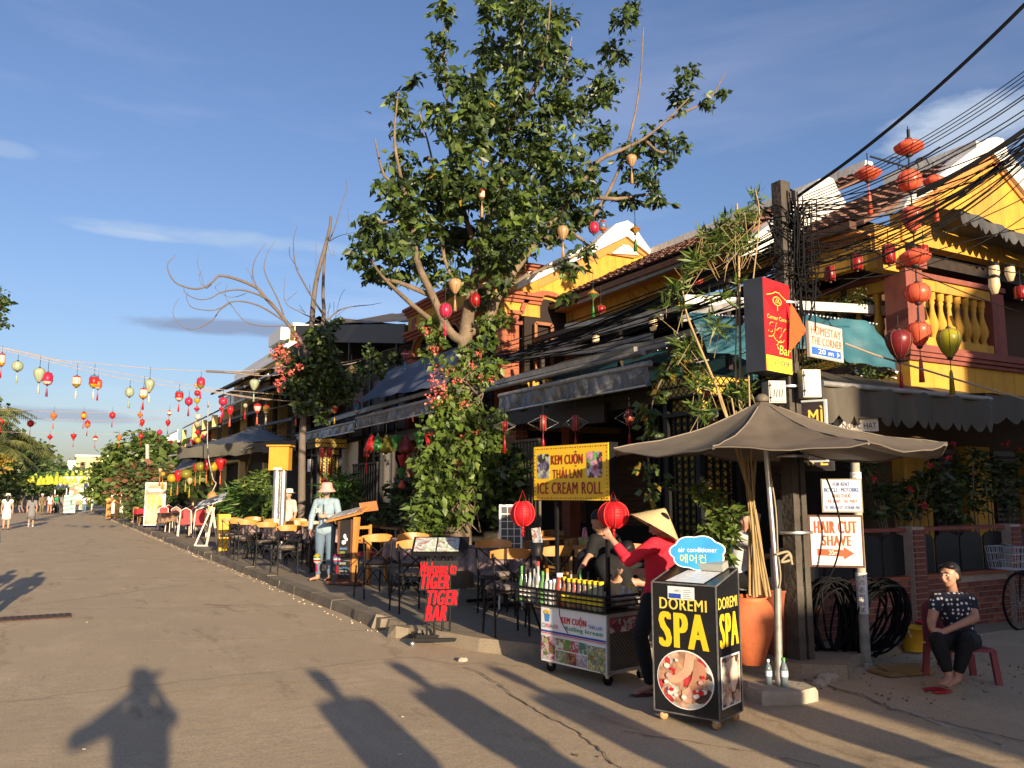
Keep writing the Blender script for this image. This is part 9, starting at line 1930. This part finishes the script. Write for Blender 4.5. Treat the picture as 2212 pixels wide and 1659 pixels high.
for lab,q,mt in (('pale tarpaulin awning under the market umbrella',[PF(365,985,31),PF(470,968,30),PF(500,955,34),PF(420,965,35)],M('pale_tarp',(.45,.42,.38),.6,.2)),('long dark lean-to awning over the lantern row',[PF(372,1020,29),PF(545,965,27),PF(560,940,30),PF(400,985,33)],canvas_dark),('dark tarpaulin awning above the far bush',[PF(262,1052,50),PF(305,1038,48),PF(300,1025,52),PF(265,1035,54)],canvas_dark)):
    t=thing('awning',lab,'awning',q[0]); m=MB(); v,f=sheet(q,12,5,.05,.01,3); m.add(v,f,0,True); m.build('sheet',mt,t,world=True); MB().tube([q[0],q[1]],.03,6).build('edge_bar',dirty_steel,t,world=True)
# wooden electric post / sticks in mid distance
wire([PF(318,960,60),PF(319,1040,60)],.14,M('grey_post',(.4,.38,.35)),'grey post standing in front of the big round tree','post','post')
# ================================================================ OVERHEAD CABLES
pt=Vector((EP.x,EP.y,tz)); rr_=random.Random(21)
def cable(P,r,lab='black overhead cable strung from the electric pole',grp='overhead cables at the electric pole'):
    m=MB(); m.tube(smooth(P,5),r,5); return tag(m.build('overhead_cable',rubber),lab,'cable',grp)
def sag(a,b_,s,n=5): return [a.lerp(b_,i/n)-Vector((0,0,4*s*(i/n)*(1-i/n))) for i in range(n+1)]
dpole=edist
# right: towards the upper right corner, coming nearer to us
cable(sag(PF(1722,425,dpole),PF(2330,-110,5.6),.12),.016,'thickest single black cable climbing to the upper right corner',None)
for k,(y0,x1,y1) in enumerate([(418,2260,120),(424,2260,130),(430,2260,140),(436,2260,150)]): cable(sag(PF(1735,y0+6,dpole),PF(x1,y1,6.4),.1),.0045)
for k,(y0,x1,y1) in enumerate([(440,2270,165),(446,2270,172),(452,2270,200),(458,2270,212)]): cable(sag(PF(1735,y0+8,dpole),PF(x1,y1,6.6),.12),.006)
for k in range(34):
    y0=rr_.uniform(430,600); x0=rr_.choice([1722,1735,1700]); y1=rr_.gauss(262,17) if k%4 else rr_.uniform(230,330); cable(sag(PF(x0,y0,dpole+rr_.uniform(-.1,.1)),PF(2290,y1,6.9+rr_.uniform(-.3,.3)),rr_.uniform(.10,.36)),rr_.choice((.0035,.005,.006,.008)))
mb=MB()
for k in range(7):
    pts=sag(PF(1980,420+rr_.gauss(0,5),7.2),PF(2290,225+rr_.gauss(0,5),6.6),.05); mb.tube(smooth(pts,4),.009,6)
tag(mb.build('cable_bundle',rubber),'thick bundle of black cables lashed together at the upper right','cable bundle')
for (x0,y0,x1,y1,s) in [(1770,560,2290,385,.15),(1740,520,2290,300,.5),(1800,480,2290,600,.1),(1750,470,2290,700,.1),(1770,640,2290,480,-.1),(1735,600,2290,410,.3)]: cable(sag(PF(x0,y0,dpole+.1),PF(x1,y1,8.2),s),.0055)
# left: bundle running along the facade down to the arched house
for k in range(26):
    y0=rr_.uniform(455,640); e=PX(1035+rr_.gauss(0,10),778+rr_.gauss(0,10),7.9); cable(sag(PF(1712,y0,dpole+.02),e,rr_.uniform(.02,.30)),rr_.choice((.006,.008,.010)))
for k in range(8): cable(sag(PX(1040,778+k*3,7.9),Vector((8.2,24,4.3+k*.06)),.25),.008,'black cable sagging past the tree towards the far awnings','cables beyond the tree')
for (x0,y0,x1,y1) in [(1712,640,1560,640),(1712,560,1420,760),(1735,520,1560,560),(1700,700,1480,755)]: cable(sag(PF(x0,y0,dpole),PF(x1,y1,9.3),.2),.006)
for k in range(7):
    x=rr_.uniform(1715,1765); pts=[PF(x+rr_.uniform(-10,14)*j*.3,430+j*70+rr_.uniform(-10,10),dpole-.12) for j in range(rr_.randint(4,6))]; cable(pts,.006)
# bird
b=MB(); b.prism([(-.35,0,.1),(-.1,0,.12),(0,0,0),(.12,0,.1),(.3,0,-.15),(.05,0,-.12),(-.08,0,0)],(0,.05,0)); o=b.build('bird',ink); o.location=PF(796,242,70); tag(o,'tiny dark bird flying left of the tree crown','bird'); o.rotation_euler=(0,0,-.5)
# ================================================================ ACROSS THE SIDE STREET, BEHIND THE CAMERA: houses whose shade falls on the corner
A_=thing('house_opposite','low flat roofed shop across the side street, behind the camera','house',(5,-12,0)); MB().bb((3.95,-16,0),(5.62,-12,4.0)).build('wall',yellow_wall,A_,world=True); MB().bb((3.9,-16.1,4.0),(5.62,-11.95,4.08)).build('roof_slab',tile_m,A_,world=True)
A_=thing('house_opposite','two storey house in the middle across the side street, behind the camera','house',(8,-12,0)); MB().bb((5.63,-18,0),(9.9,-12,6.5)).build('wall',yellow_wall,A_,world=True); MB().prism([(5.62,-12.05,6.5),(9.9,-12.05,6.5),(7.8,-12.05,7.0)],(0,-6,0)).build('roof',tile_m,A_,world=True)
Bb=thing('house_opposite','tallest gabled house across the side street, behind the camera','house',(14,-12,0)); MB().bb((10.05,-22,0),(30,-12,8.35)).build('wall',yellow_wall,Bb,world=True)
MB().prism([(9.95,-12.2,8.35),(11.3,-12.2,9.25),(18,-12.2,9.0),(22,-12.2,8.4)],(0,-9,0)).build('roof',tile_m,Bb,world=True)
